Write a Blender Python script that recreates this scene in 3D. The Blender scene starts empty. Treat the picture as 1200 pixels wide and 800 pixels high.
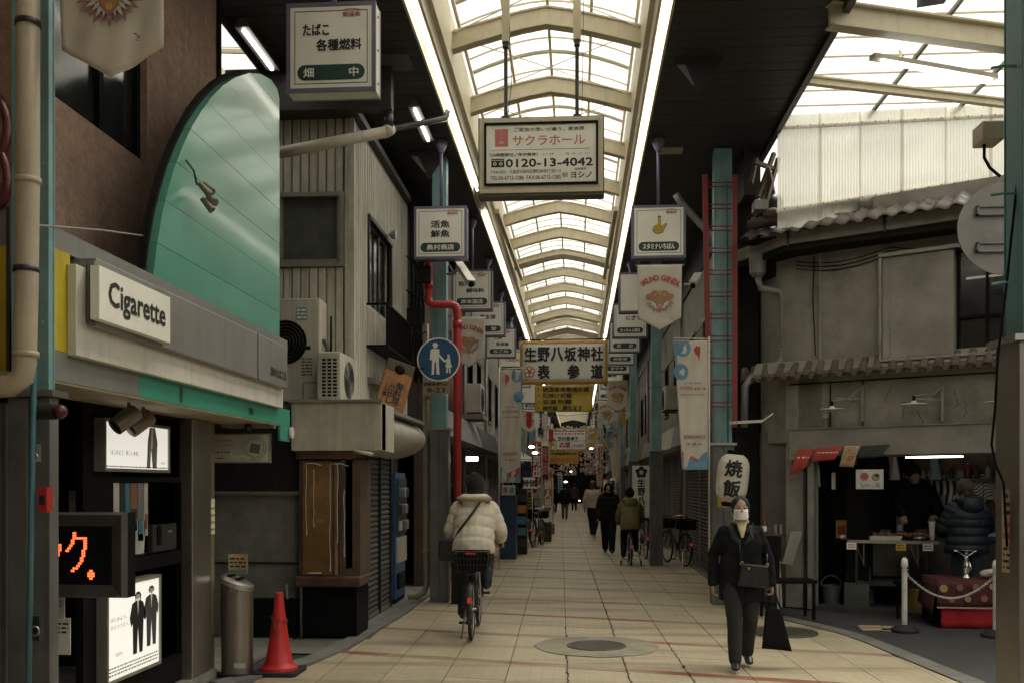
import bpy, bmesh, math, random
from math import sin, cos, pi, radians, atan2, hypot
from mathutils import Vector, Matrix
random.seed(7)
S = bpy.context.scene
C = S.collection
# ---------------------------------------------------------------- camera
F, CH, HY = 1120.0, 1.65, 566.0
TH = math.atan(77 / F)
cam_d = bpy.data.cameras.new('camera')
cam = bpy.data.objects.new('camera', cam_d); C.objects.link(cam)
cam.location = (0, 0, CH); cam.rotation_euler = (pi / 2, 0, TH)
cam_d.sensor_width = 36; cam_d.lens = F / 1200 * 36
cam_d.shift_y = (HY - 400) / 1200
cam_d.clip_start = .05; cam_d.clip_end = 2000
S.camera = cam
# ---------------------------------------------------------------- world + sun
SUN_EL, SUN_AZ = radians(58), radians(60)
w = bpy.data.worlds.new('World'); S.world = w; w.use_nodes = True
nt = w.node_tree; bg = nt.nodes['Background']
sky = nt.nodes.new('ShaderNodeTexSky'); sky.sky_type = 'NISHITA'; sky.sun_disc = False
sky.sun_elevation = SUN_EL; sky.sun_rotation = SUN_AZ; sky.air_density = 1.2; sky.dust_density = 5
hs = nt.nodes.new('ShaderNodeHueSaturation'); hs.inputs['Saturation'].default_value = .12
wm = nt.nodes.new('ShaderNodeMix'); wm.data_type = 'RGBA'; wm.blend_type = 'MULTIPLY'; wm.inputs[0].default_value = 1
wm.inputs[7].default_value = (.985, .98, .865, 1)
nt.links.new(sky.outputs[0], hs.inputs['Color']); nt.links.new(hs.outputs[0], wm.inputs[6]); nt.links.new(wm.outputs[2], bg.inputs[0])
bg.inputs[1].default_value = .15
sd = bpy.data.lights.new('sun', 'SUN'); sd.energy = 1.5; sd.angle = radians(20); sd.color = (1, .95, .86)
sun = bpy.data.objects.new('sun', sd); C.objects.link(sun)
_d = Vector((sin(SUN_AZ) * cos(SUN_EL), cos(SUN_AZ) * cos(SUN_EL), sin(SUN_EL)))
sun.rotation_euler = _d.to_track_quat('Z', 'Y').to_euler()
S.view_settings.view_transform = 'Standard'; S.view_settings.look = 'None'
S.view_settings.gamma = 1; S.view_settings.exposure = 0.85; S.view_settings.use_curve_mapping = False
S.render.engine = 'CYCLES'
cy = S.cycles
cy.use_denoising = True; cy.max_bounces = 8; cy.diffuse_bounces = 5; cy.glossy_bounces = 3; cy.transmission_bounces = 5
cy.transparent_max_bounces = 16; cy.sample_clamp_indirect = 4; cy.caustics_reflective = False; cy.caustics_refractive = False
# ---------------------------------------------------------------- measuring helpers: a ray of the photograph met with a real plane
SN, CS = sin(TH), cos(TH)
def W(px, py, D):
    a = (px - 600) / F * D
    return Vector((a * CS - D * SN, a * SN + D * CS, CH + (HY - py) / F * D))
def G(px, py, Z=0): return W(px, py, (CH - Z) * F / (py - HY))
class Fr:
    """a vertical frame: origin on the ground, local x along rz, local -y towards the viewer side"""
    def __init__(s, x, y, rz):
        s.o = Vector((x, y, 0)); s.rz = rz
        s.u = Vector((cos(rz), sin(rz), 0)); s.v = Vector((-sin(rz), cos(rz), 0))
    def hit(s, px, py, c=0.0):
        d = W(px, py, 1) - Vector((0, 0, CH))
        p0 = Vector((0, 0, CH)) - s.o
        t = (c - p0.dot(s.v)) / d.dot(s.v)
        p = p0 + d * t
        return p.dot(s.u), p.z
    def w(s, x, y, z=0): return s.o + s.u * x + s.v * y + Vector((0, 0, z))
# ---------------------------------------------------------------- materials
MATS = {}
def M(name, col=(.5, .5, .5), rough=.6, metal=0., var=.25, scale=5., bump=.12, dirt=0., streak=0., emit=None, spec=.5, grain=90.,
      rust=None, coat=0., pattern=None, sheen=0.):
    if name in MATS: return MATS[name]
    m = bpy.data.materials.new(name); m.use_nodes = True; MATS[name] = m
    t = m.node_tree; N = t.nodes; L = t.links; b = N['Principled BSDF']
    def nd(k, **kw):
        n = N.new(k)
        for a, v in kw.items():
            if a[0] == '_': n.inputs[a[1:]].default_value = v
            else: setattr(n, a, v)
        return n
    tc = nd('ShaderNodeTexCoord'); oi = nd('ShaderNodeObjectInfo')
    ad = nd('ShaderNodeVectorMath', operation='ADD'); mu = nd('ShaderNodeVectorMath', operation='SCALE')
    cb = nd('ShaderNodeCombineXYZ'); 
    for k in range(3): L.new(oi.outputs['Random'], cb.inputs[k])
    L.new(cb.outputs[0], mu.inputs[0]); mu.inputs['Scale'].default_value = 40
    L.new(tc.outputs['Object'], ad.inputs[0]); L.new(mu.outputs[0], ad.inputs[1])
    v = ad.outputs[0]
    def mix(fac, a, bcol, mode='MIX'):
        x = nd('ShaderNodeMix', data_type='RGBA', blend_type=mode)
        for sock, val in ((x.inputs[0], fac), (x.inputs[6], a), (x.inputs[7], bcol)):
            if hasattr(val, 'links'): L.new(val, sock)
            elif isinstance(val, tuple): sock.default_value = (*val[:3], 1)
            else: sock.default_value = val
        return x.outputs[2]
    def ramp(inp, lo, hi):
        r = nd('ShaderNodeMapRange'); L.new(inp, r.inputs[0]); r.inputs[1].default_value = lo; r.inputs[2].default_value = hi
        return r.outputs[0]
    n1 = nd('ShaderNodeTexNoise', _Scale=scale, _Detail=6., _Roughness=.62); L.new(v, n1.inputs['Vector'])
    lo = tuple(c * (1 - var) for c in col); hi = tuple(min(1, c * (1 + var * .6)) for c in col)
    c = mix(ramp(n1.outputs[0], .3, .7), lo, hi)
    if pattern: c = pattern(nd, L, mix, ramp, tc, v, c)
    if dirt:
        n2 = nd('ShaderNodeTexNoise', _Scale=1.3, _Detail=9., _Roughness=.7); L.new(v, n2.inputs['Vector'])
        mm = nd('ShaderNodeMath', operation='MULTIPLY'); L.new(ramp(n2.outputs[0], .45, .72), mm.inputs[0]); mm.inputs[1].default_value = dirt
        c = mix(mm.outputs[0], c, rust or (.045, .036, .026))
    if streak:
        mp = nd('ShaderNodeMapping'); mp.inputs['Scale'].default_value = (9, 9, .35); L.new(v, mp.inputs[0])
        n3 = nd('ShaderNodeTexNoise', _Scale=1.6, _Detail=7., _Roughness=.6); L.new(mp.outputs[0], n3.inputs['Vector'])
        m3 = nd('ShaderNodeMath', operation='MULTIPLY'); L.new(ramp(n3.outputs[0], .48, .75), m3.inputs[0]); m3.inputs[1].default_value = streak
        c = mix(m3.outputs[0], c, rust or (.05, .04, .03))
    if hasattr(c, 'links'): L.new(c, b.inputs['Base Color'])
    b.inputs['Roughness'].default_value = rough; b.inputs['Metallic'].default_value = metal
    rr = nd('ShaderNodeMath', operation='MULTIPLY_ADD'); L.new(n1.outputs[0], rr.inputs[0]); rr.inputs[1].default_value = .25
    rr.inputs[2].default_value = max(.02, rough - .12); L.new(rr.outputs[0], b.inputs['Roughness'])
    b.inputs['Specular IOR Level'].default_value = spec
    if coat: b.inputs['Coat Weight'].default_value = coat; b.inputs['Coat Roughness'].default_value = .08
    if sheen: b.inputs['Sheen Weight'].default_value = sheen
    if bump:
        n4 = nd('ShaderNodeTexNoise', _Scale=grain, _Detail=4.); L.new(v, n4.inputs['Vector'])
        bp = nd('ShaderNodeBump'); bp.inputs['Strength'].default_value = bump; bp.inputs['Distance'].default_value = .01
        L.new(n4.outputs[0], bp.inputs['Height']); L.new(bp.outputs[0], b.inputs['Normal'])
    if emit:
        b.inputs['Emission Color'].default_value = (*emit[0], 1); b.inputs['Emission Strength'].default_value = emit[1]
    return m
def glazing(name, tcol, trans, gl=.06):
    m = bpy.data.materials.new(name); m.use_nodes = True; MATS[name] = m; t = m.node_tree; N = t.nodes; L = t.links
    N.remove(N['Principled BSDF']); out = N['Material Output']
    a = N.new('ShaderNodeBsdfTranslucent'); b = N.new('ShaderNodeBsdfTransparent'); x = N.new('ShaderNodeMixShader'); d = N.new('ShaderNodeBsdfGlossy'); y = N.new('ShaderNodeMixShader')
    tc = N.new('ShaderNodeTexCoord'); n = N.new('ShaderNodeTexNoise'); n.inputs['Scale'].default_value = 1.2; n.inputs['Detail'].default_value = 6
    mx = N.new('ShaderNodeMix'); mx.data_type = 'RGBA'
    L.new(tc.outputs['Object'], n.inputs['Vector']); L.new(n.outputs[0], mx.inputs[0])
    mx.inputs[6].default_value = (*[c * .68 for c in tcol], 1); mx.inputs[7].default_value = (*tcol, 1)
    L.new(mx.outputs[2], a.inputs[0]); b.inputs[0].default_value = (*tcol, 1); d.inputs['Roughness'].default_value = .2
    x.inputs[0].default_value = trans; L.new(a.outputs[0], x.inputs[1]); L.new(b.outputs[0], x.inputs[2])
    y.inputs[0].default_value = gl; L.new(x.outputs[0], y.inputs[1]); L.new(d.outputs[0], y.inputs[2]); L.new(y.outputs[0], out.inputs[0])
    return m
# ---------------------------------------------------------------- mesh builder
class MB:
    def __init__(s): s.v = []; s.f = []
    def add(s, vs, fs):
        o = len(s.v); s.v += [tuple(p) for p in vs]; s.f += [tuple(i + o for i in f) for f in fs]; return s
    def box(s, x0, x1, y0, y1, z0, z1):
        if x0 > x1: x0, x1 = x1, x0
        if y0 > y1: y0, y1 = y1, y0
        if z0 > z1: z0, z1 = z1, z0
        return s.add([(x, y, z) for z in (z0, z1) for y in (y0, y1) for x in (x0, x1)],
                     [(0, 2, 3, 1), (4, 5, 7, 6), (0, 1, 5, 4), (2, 6, 7, 3), (0, 4, 6, 2), (1, 3, 7, 5)])
    def cbox(s, x, y, z, sx, sy, sz): return s.box(x - sx / 2, x + sx / 2, y - sy / 2, y + sy / 2, z - sz / 2, z + sz / 2)
    def obox(s, M4, sx, sy, sz):
        q = MB().cbox(0, 0, 0, sx, sy, sz); return s.add([M4 @ Vector(p) for p in q.v], q.f)
    def bar(s, a, b, wd, hd=None):
        a = Vector(a); b = Vector(b); hd = hd or wd
        d = (b - a); L = d.length; d.normalize()
        up = Vector((0, 0, 1)) if abs(d.z) < .95 else Vector((0, 1, 0))
        sx = d.cross(up).normalized(); sz = sx.cross(d).normalized()
        vs = [p + sx * (i * wd / 2) + sz * (j * hd / 2) for p in (a, b) for j in (-1, 1) for i in (-1, 1)]
        return s.add(vs, [(0, 1, 3, 2), (4, 6, 7, 5), (0, 4, 5, 1), (2, 3, 7, 6), (0, 2, 6, 4), (1, 5, 7, 3)])
    def tube(s, pts, r, n=8, cap=True):
        pts = [Vector(p) for p in pts]; rs = r if isinstance(r, (list, tuple)) else [r] * len(pts)
        vs = []; fs = []; ref = None
        for i, p in enumerate(pts):
            d = (pts[min(i + 1, len(pts) - 1)] - pts[max(i - 1, 0)])
            d = d.normalized() if d.length > 1e-9 else Vector((0, 0, 1))
            if ref is None: ref = Vector((0, 0, 1)) if abs(d.z) < .9 else Vector((1, 0, 0))
            x = d.cross(ref)
            if x.length < 1e-4: x = d.orthogonal()
            x.normalize(); y = x.cross(d).normalized(); ref = y
            for k in range(n):
                a = 2 * pi * k / n; vs.append(p + x * (cos(a) * rs[i]) + y * (sin(a) * rs[i]))
        for i in range(len(pts) - 1):
            for k in range(n): fs.append((i * n + k, i * n + (k + 1) % n, (i + 1) * n + (k + 1) % n, (i + 1) * n + k))
        if cap: fs.append(tuple(range(n - 1, -1, -1))); fs.append(tuple(range((len(pts) - 1) * n, len(pts) * n)))
        return s.add(vs, fs)
    def lathe(s, prof, n=20, c=(0, 0, 0), axis='z'):
        vs = []; fs = []
        for r, z in prof:
            for k in range(n):
                a = 2 * pi * k / n; p = (r * cos(a), r * sin(a), z)
                if axis == 'y': p = (p[0], p[2], p[1])
                if axis == 'x': p = (p[2], p[0], p[1])
                vs.append((p[0] + c[0], p[1] + c[1], p[2] + c[2]))
        for i in range(len(prof) - 1):
            for k in range(n): fs.append((i * n + k, i * n + (k + 1) % n, (i + 1) * n + (k + 1) % n, (i + 1) * n + k))
        fs.append(tuple(range(n - 1, -1, -1))); fs.append(tuple(range((len(prof) - 1) * n, len(prof) * n)))
        return s.add(vs, fs)
    def prism(s, poly, y0, y1, plane='xz'):
        """poly of 2D points extruded along the third axis"""
        n = len(poly)
        def q(p, y): return (p[0], y, p[1]) if plane == 'xz' else ((p[0], p[1], y) if plane == 'xy' else (y, p[0], p[1]))
        return s.add([q(p, y0) for p in poly] + [q(p, y1) for p in poly],
                     [tuple(range(n)), tuple(range(2 * n - 1, n - 1, -1))] + [(i, i + n, (i + 1) % n + n, (i + 1) % n) for i in range(n)])
    def sheet(s, fn, nu, nv, th=.003, nrm=Vector((0, 1, 0))):
        """fn(u,v) -> point; a cloth or panel of real thickness"""
        P = [[Vector(fn(i / nu, j / nv)) for i in range(nu + 1)] for j in range(nv + 1)]
        a = [p for r in P for p in r]; b = [p + nrm * th for p in a]; k = nu + 1; o = len(a); fs = []
        for j in range(nv):
            for i in range(nu):
                q = (j * k + i, j * k + i + 1, (j + 1) * k + i + 1, (j + 1) * k + i); fs.append(q); fs.append(tuple(x + o for x in reversed(q)))
        ed = [(i, i + 1) for i in range(nu)] + [(nu + j * k, nu + (j + 1) * k) for j in range(nv)] + \
             [(nv * k + i + 1, nv * k + i) for i in range(nu)] + [((j + 1) * k, j * k) for j in range(nv)]
        for p, q in ed: fs.append((q, p, p + o, q + o))
        return s.add(a + b, fs)
    def torus(s, R, r, c=(0, 0, 0), axis='y', n=28, m=8, sx=1, sz=1):
        vs = []; fs = []
        for i in range(n):
            a = 2 * pi * i / n
            for j in range(m):
                b = 2 * pi * j / m; q = R + r * cos(b); p = (q * cos(a) * sx, r * sin(b), q * sin(a) * sz)
                if axis == 'z': p = (p[0], p[2], p[1])
                if axis == 'x': p = (p[1], p[0], p[2])
                vs.append((p[0] + c[0], p[1] + c[1], p[2] + c[2]))
        for i in range(n):
            for j in range(m): fs.append((i * m + j, ((i + 1) % n) * m + j, ((i + 1) % n) * m + (j + 1) % m, i * m + (j + 1) % m))
        return s.add(vs, fs)
    def ball(s, c, rx, ry=None, rz=None, n=12, m=8):
        ry = ry or rx; rz = rz or rx; vs = []; fs = []
        for i in range(1, m):
            t = pi * i / m
            for k in range(n):
                a = 2 * pi * k / n; vs.append((c[0] + rx * sin(t) * cos(a), c[1] + ry * sin(t) * sin(a), c[2] + rz * cos(t)))
        for i in range(m - 2):
            for k in range(n): fs.append((i * n + k, (i + 1) * n + k, (i + 1) * n + (k + 1) % n, i * n + (k + 1) % n))
        vs.append((c[0], c[1], c[2] + rz)); vs.append((c[0], c[1], c[2] - rz)); T = len(vs) - 2
        for k in range(n): fs.append((T, k, (k + 1) % n)); fs.append((T + 1, (m - 2) * n + (k + 1) % n, (m - 2) * n + k))
        return s.add(vs, fs)
    def xf(s, M4): s.v = [tuple(M4 @ Vector(p)) for p in s.v]; return s
    def mesh(s, name, smooth=False):
        me = bpy.data.meshes.new(name); me.from_pydata(s.v, [], s.f)
        b = bmesh.new(); b.from_mesh(me); bmesh.ops.recalc_face_normals(b, faces=b.faces)
        if smooth is True:
            for f in b.faces: f.smooth = True
        elif smooth:
            for f in b.faces: f.smooth = True
            for e in b.edges:
                if len(e.link_faces) == 2 and e.calc_face_angle(0) > radians(smooth): e.smooth = False
        b.to_mesh(me); b.free(); return me
    def build(s, name, mat, parent=None, smooth=False, loc=None, bevel=0, kind=None):
        me = s.mesh(name, smooth); me.materials.append(mat)
        o = bpy.data.objects.new(name, me); C.objects.link(o)
        if parent is not None: o.parent = parent
        if loc is not None: o.location = loc
        if bevel:
            b = o.modifiers.new('bevel', 'BEVEL'); b.width = bevel; b.segments = 2; b.limit_method = 'ANGLE'; b.angle_limit = radians(40)
        if kind: o['kind'] = kind
        return o
def tag(o, label=None, cat=None, group=None, kind=None):
    if label: o['label'] = label
    if cat: o['category'] = cat
    if group: o['group'] = group
    if kind: o['kind'] = kind
    return o
def thing(name, label, cat, loc=(0, 0, 0), rz=0, group=None, kind=None):
    o = bpy.data.objects.new(name, None); C.objects.link(o); o.location = loc; o.rotation_euler = (0, 0, rz); o.empty_display_size = .1
    return tag(o, label, cat, group, kind)
KIDS = None
def dup(o, parent=None, loc=None, rz=None, label=None, group=None):
    c = o.copy(); C.objects.link(c)
    if parent is not None: c.parent = parent
    if loc is not None: c.location = loc
    if rz is not None: c.rotation_euler = (0, 0, rz)
    if label: c['label'] = label
    if group: c['group'] = group
    for ch in [k for k in C.objects if k.parent == o and k is not c]: dup(ch, c)
    return c
# ---------------------------------------------------------------- lettering
_TC = {}
def text_mesh(s, bold=0.0, res=2):
    k = (s, bold, res)
    if k in _TC: return _TC[k]
    cu = bpy.data.curves.new('lettering', 'FONT'); cu.body = s; cu.size = 1; cu.resolution_u = res; cu.offset = bold; cu.fill_mode = 'FRONT'; cu.align_x = 'LEFT'
    o = bpy.data.objects.new('lettering_source', cu); C.objects.link(o)
    bpy.context.view_layer.update(); dg = bpy.context.evaluated_depsgraph_get()
    me = bpy.data.meshes.new_from_object(o.evaluated_get(dg)); vs = [v.co.copy() for v in me.vertices]; fs = [tuple(p.vertices) for p in me.polygons]
    bpy.data.objects.remove(o); bpy.data.curves.remove(cu); bpy.data.meshes.remove(me)
    if not vs: vs = [Vector((0, 0, 0))]; fs = []
    x0 = min(v.x for v in vs); x1 = max(v.x for v in vs); y0 = min(v.y for v in vs); y1 = max(v.y for v in vs)
    _TC[k] = (vs, fs, x0, x1, y0, y1); return _TC[k]
def text(s, mat, parent, cx, y, cz, h=None, w=None, bold=.012, name='lettering', align='c', mirror=False, rot=0, mb=None, spread=None):
    """letters in the local xz plane that face -y; h = glyph height, w = run width"""
    vs, fs, x0, x1, y0, y1 = text_mesh(s, 0.0)
    sz = h / (y1 - y0) if h else w / (x1 - x0)
    sx = w / (x1 - x0) if w else sz
    if mirror: sx = -sx
    ox = (x0 + x1) / 2 if align == 'c' else (x0 if align == 'l' else x1)
    out = []
    for v in vs:
        a = (v.x - ox) * sx; b = (v.y - (y0 + y1) / 2) * sz
        if rot: a, b = a * cos(rot) - b * sin(rot), a * sin(rot) + b * cos(rot)
        out.append((cx + a, y, cz + b))
    if bold > .015:                                      # heavier strokes: the same glyphs laid again a hair aside and a hair proud
        q = bold * sz * .62; n0 = len(out); o2 = []; f2 = []
        for i, (ax, az) in enumerate(((q, q), (-q, q), (q, -q), (-q, -q))):
            o2 += [(p[0] + ax, p[1] - .0003 * i, p[2] + az) for p in out]; f2 += [tuple(v + n0 * i for v in f) for f in fs]
        out, fs = o2, f2
    if mb is not None: mb.add(out, fs); return mb
    me = bpy.data.meshes.new(name); me.from_pydata(out, [], fs); me.materials.append(mat)
    o = bpy.data.objects.new(name, me); C.objects.link(o); o.parent = parent; return o
def vtext(s, mat, parent, cx, y, ztop, h, gap=.15, bold=.02, name='lettering', w=None):
    mb = MB(); z = ztop
    for ch in s:
        if ch != ' ': text(ch, None, None, cx, y, z - h / 2, h=h, w=(w or h) * .95, bold=bold, mb=mb)
        z -= h * (1 + gap)
    return mb.build(name, mat, parent)
def fake_lines(mb, x0, x1, y, ztop, zbot, n):
    """rows of tiny illegible print as short dashes"""
    dz = (ztop - zbot) / n; r = random.Random(int(abs(x0 * 977 + ztop * 331 + n)))
    for i in range(n):
        x = x0; z = ztop - dz * (i + .5)
        while x < x1 - .004:
            l = r.uniform(.3, 1.4) * dz; e = min(x + l, x1)
            mb.add([(x, y, z - dz * .22), (e, y, z - dz * .22), (e, y, z + dz * .22), (x, y, z + dz * .22)], [(0, 1, 2, 3)]); x = e + dz * .35
    return mb
def disc(mb, cx, y, cz, r, n=24, sx=1, a0=0): return mb.add([(cx + r * sx * cos(a0 + 2 * pi * k / n), y, cz + r * sin(a0 + 2 * pi * k / n)) for k in range(n)], [tuple(range(n))])
def ring(mb, cx, y, cz, r0, r1, n=24):
    return mb.add([(cx + r * cos(2 * pi * k / n), y, cz + r * sin(2 * pi * k / n)) for r in (r0, r1) for k in range(n)], [(k, (k + 1) % n, n + (k + 1) % n, n + k) for k in range(n)])
def rrect(cx, cz, w, h, r, n=6):
    p = []
    for sx, sz, a0 in ((1, 1, 0), (-1, 1, 90), (-1, -1, 180), (1, -1, 270)):
        for k in range(n + 1):
            a = radians(a0 + 90 * k / n); p.append((cx + sx * (w / 2 - r) + r * cos(a), cz + sz * (h / 2 - r) + r * sin(a)))
    return p
def flat(mb, poly, y): return mb.add([(p[0], y, p[1]) for p in poly], [tuple(range(len(poly)))])
# ================================================================ materials
teal = M('teal_paint', (.20, .38, .39), .45, var=.18, dirt=.35, streak=.35, bump=.05)
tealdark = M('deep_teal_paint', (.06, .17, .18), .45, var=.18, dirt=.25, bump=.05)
casing = M('grey_steel_casing', (.15, .15, .148), .5, .3, var=.2, dirt=.4, streak=.4)
steel = M('brushed_steel', (.42, .40, .38), .32, .9, var=.12, scale=1.5, bump=.03)
darksteel = M('dark_steel', (.05, .05, .052), .4, .6, dirt=.2)
cream = M('cream_painted_steel', (.62, .555, .40), .5, var=.08, dirt=.18, streak=.15, bump=.03)
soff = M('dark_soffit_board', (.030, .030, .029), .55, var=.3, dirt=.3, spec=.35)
glaz = glazing('milky_roof_panel', (1.0, .975, .93), .35)
corrug = glazing('corrugated_plastic', (1., .98, .92), .45)
psteel = M('post_steel', (.26, .235, .21), .35, .85, var=.15, scale=1.2, bump=.03)
lamp = M('fluorescent_tube', (.9, .9, .9), .4, emit=((1, .97, .9), 7), bump=0)
whitep = M('off_white_paint', (.62, .60, .53), .45, var=.08, dirt=.2, streak=.2)
signface = M('sign_face', (.84, .83, .75), .35, var=.05, dirt=.12, bump=.02)
purple = M('purple_grey_frame', (.16, .14, .22), .45, var=.15, dirt=.2)
black = M('black_paint', (.008, .008, .009), .55, bump=.05, spec=.08)
ink = M('black_ink', (.014, .014, .014), .6, bump=0, var=.05)
inkgrey = M('grey_ink', (.13, .12, .12), .7, bump=0, var=.05)
redink = M('red_ink', (.42, .07, .06), .6, bump=0, var=.08)
pinkink = M('pink_ink', (.55, .18, .17), .6, bump=0, var=.08)
orink = M('orange_ink', (.62, .24, .07), .6, bump=0, var=.1)
pillgreen = M('bottle_green_print', (.016, .055, .045), .45, bump=0)
yellow = M('mustard_print', (.55, .38, .05), .55, var=.12)
cloth = M('white_banner_cloth', (.60, .56, .47), .85, var=.08, dirt=.15, bump=.2, grain=300)
bluecloth = M('blue_print', (.13, .28, .42), .8, bump=0)
navy = M('navy_paint', (.018, .05, .12), .4)
redpaint = M('red_paint', (.42, .028, .03), .38, var=.15, dirt=.3)
redrust = M('dull_red_paint', (.22, .025, .022), .5, var=.2, dirt=.3)
beige = M('beige_pvc_pipe', (.42, .36, .26), .45, var=.12, dirt=.35, streak=.3)
concrete = M('concrete', (.24, .23, .20), .85, var=.25, dirt=.5, bump=.35, streak=.25)
asphalt = M('asphalt', (.052, .053, .056), .82, var=.3, scale=2, bump=.5, grain=220, dirt=.3)
kerbm = M('kerb_stone', (.20, .195, .18), .8, var=.25, dirt=.4, bump=.3)
plaster = M('old_plaster', (.27, .255, .215), .9, var=.22, scale=2.2, dirt=.6, streak=.10, bump=.5, grain=35)
plasterl = M('pale_plaster', (.29, .275, .235), .9, var=.2, scale=2.5, dirt=.4, streak=.08, bump=.4, grain=40)
pinkst = M('pink_stucco', (.34, .225, .17), .92, var=.3, scale=14, dirt=.35, streak=.2, bump=.9, grain=45)
siding = M('ribbed_siding', (.52, .50, .42), .55, var=.12, dirt=.4, streak=.4)
sidingd = M('grey_siding', (.26, .24, .20), .6, var=.15, dirt=.5, streak=.6)
green = M('mint_green_panel', (.10, .33, .25), .22, var=.10, scale=.8, bump=0, coat=.35, spec=.6)
greenm = M('mint_green_band', (.05, .28, .20), .4, var=.1, dirt=.15)
greym = M('grey_metal_fascia', (.25, .248, .235), .42, .25, var=.12, dirt=.25, streak=.2)
shutter = M('grey_roll_shutter', (.14, .145, .145), .5, .3, var=.2, dirt=.5, streak=.4)
shutterb = M('brown_roll_shutter', (.075, .055, .042), .55, .2, var=.2, dirt=.4)
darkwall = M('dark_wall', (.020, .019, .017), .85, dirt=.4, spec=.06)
glassd = M('dark_glass', (.018, .02, .02), .08, spec=.8, bump=0, var=.3)
frosted = M('grey_glass', (.09, .095, .09), .2, bump=0, var=.3)
alum = M('aluminium_frame', (.34, .33, .29), .4, .5, dirt=.3)
acwhite = M('air_unit_casing', (.56, .53, .44), .5, dirt=.35, streak=.3, var=.1)
wood = M('orange_wood', (.36, .15, .045), .5, var=.4, scale=9, streak=.4)
woodd = M('brown_board', (.10, .065, .038), .7, var=.4, streak=.5)
tile_roof = M('roof_tile_clay', (.072, .056, .043), .7, var=.45, scale=9, dirt=.45, bump=.4)
tile_grey = M('roof_tile_grey', (.062, .057, .05), .45, var=.4, scale=7, dirt=.4)
rubber = M('rubber', (.015, .015, .016), .7)
chrome = M('chrome', (.6, .6, .6), .15, 1, var=.05, bump=0)
conered = M('cone_plastic', (.58, .022, .022), .4, var=.2, dirt=.45, streak=.2)
amber = M('amber_glass', (.22, .12, .05), .25, var=.35, scale=2, bump=.05, dirt=.3, spec=.7)
ledm = M('led_dot', (.5, .1, .02), .5, emit=((1, .10, .03), 2.2), bump=0)
boxlit = M('lit_acrylic_panel', (.7, .7, .66), .4, emit=((1, .97, .88), .36), bump=0, var=.05)
fleshm = M('skin', (.40, .25, .18), .6, var=.1, bump=.05)
hairm = M('dark_hair', (.010, .008, .007), .75, var=.4, scale=40, bump=.5)
def struct(name, mb, mat, parent=None, **k): return tag(mb.build(name, mat, parent, **k), kind='structure' if parent is None else None)
# ================================================================ ground
gm = MB().add([(-400, -200, -.03), (400, -200, -.03), (400, 900, -.03), (-400, 900, -.03)], [(0, 1, 2, 3)])
ground = struct('ground', gm, asphalt)
SK = -.27                                         # the paving bands run askew to the street
JR = math.atan(20 / F)                            # and the long joints lean a degree
LB = [(-30, -2.9), (4, -2.9), (7.2, -3.1), (8.0, -2.62), (8.6, -2.4), (9.5, -2.26), (12, -2.16), (90, -2.1)]
RB = [(-30, 3.3), (6, 3.3), (7.9, 3.18), (9.1, 3.06), (10.4, 2.94), (11.0, 2.78), (11.5, 2.56), (12.4, 2.24), (90, 2.2)]
def lin(T, y):
    for (a, p), (b, q) in zip(T, T[1:]):
        if a <= y <= b: return p + (q - p) * (y - a) / (b - a)
    return T[0][1] if y < T[0][0] else T[-1][1]
def clip(poly, T, side):
    if len(poly) < 3: return []
    ym = sum(p[1] for p in poly) / len(poly); e = .2
    xa, xb = lin(T, ym - e), lin(T, ym + e); out = []
    def g(p): return (p[0] - (xa + (xb - xa) * (p[1] - ym + e) / (2 * e))) * side
    for i, p in enumerate(poly):
        q = poly[(i + 1) % len(poly)]; a, b = g(p), g(q)
        if a >= 0: out.append(p)
        if a * b < 0: t = a / (a - b); out.append((p[0] + (q[0] - p[0]) * t, p[1] + (q[1] - p[1]) * t))
    return out
def pave_pat(nd, L, mix, ramp, tc, v, c):
    # fine 10 cm setts, tyre-brown smears drawn out across the street
    mp = nd('ShaderNodeMapping'); L.new(tc.outputs['Object'], mp.inputs[0]); mp.inputs['Rotation'].default_value = (0, 0, 0)
    br = nd('ShaderNodeTexBrick', offset=0., _Scale=1.0); br.inputs['Mortar Size'].default_value = .006
    br.inputs['Brick Width'].default_value = .103; br.inputs['Row Height'].default_value = .103
    L.new(mp.outputs[0], br.inputs['Vector'])
    br.inputs['Color1'].default_value = (1, 1, 1, 1); br.inputs['Color2'].default_value = (.94, .94, .94, 1); br.inputs['Mortar'].default_value = (.86, .86, .86, 1)
    c = mix(1.0, c, br.outputs[0], 'MULTIPLY')
    m2 = nd('ShaderNodeMapping'); m2.inputs['Rotation'].default_value = (0, 0, radians(15)); m2.inputs['Scale'].default_value = (.42, 2.6, 1)
    L.new(tc.outputs['Object'], m2.inputs[0])
    n = nd('ShaderNodeTexNoise', _Scale=.8, _Detail=7., _Roughness=.6); L.new(m2.outputs[0], n.inputs['Vector'])
    mm = nd('ShaderNodeMath', operation='MULTIPLY'); L.new(ramp(n.outputs[0], .5, .68), mm.inputs[0]); mm.inputs[1].default_value = .62
    c = mix(mm.outputs[0], c, (.15, .10, .068))
    n5 = nd('ShaderNodeTexNoise', _Scale=7., _Detail=3.); L.new(tc.outputs['Object'], n5.inputs['Vector'])
    m5 = nd('ShaderNodeMath', operation='MULTIPLY'); L.new(ramp(n5.outputs[0], .68, .74), m5.inputs[0]); m5.inputs[1].default_value = .35
    return mix(m5.outputs[0], c, (.10, .08, .06))
pavem = M('buff_paving', (.52, .445, .305), .55, var=.14, scale=1.1, bump=.2, grain=160, pattern=pave_pat, dirt=.12)
def strip_pat(nd, L, mix, ramp, tc, v, c):
    n = nd('ShaderNodeTexNoise', _Scale=.45, _Detail=5.); L.new(tc.outputs['Object'], n.inputs['Vector'])
    return mix(ramp(n.outputs[0], .42, .58), c, (.36, .27, .185))
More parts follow.
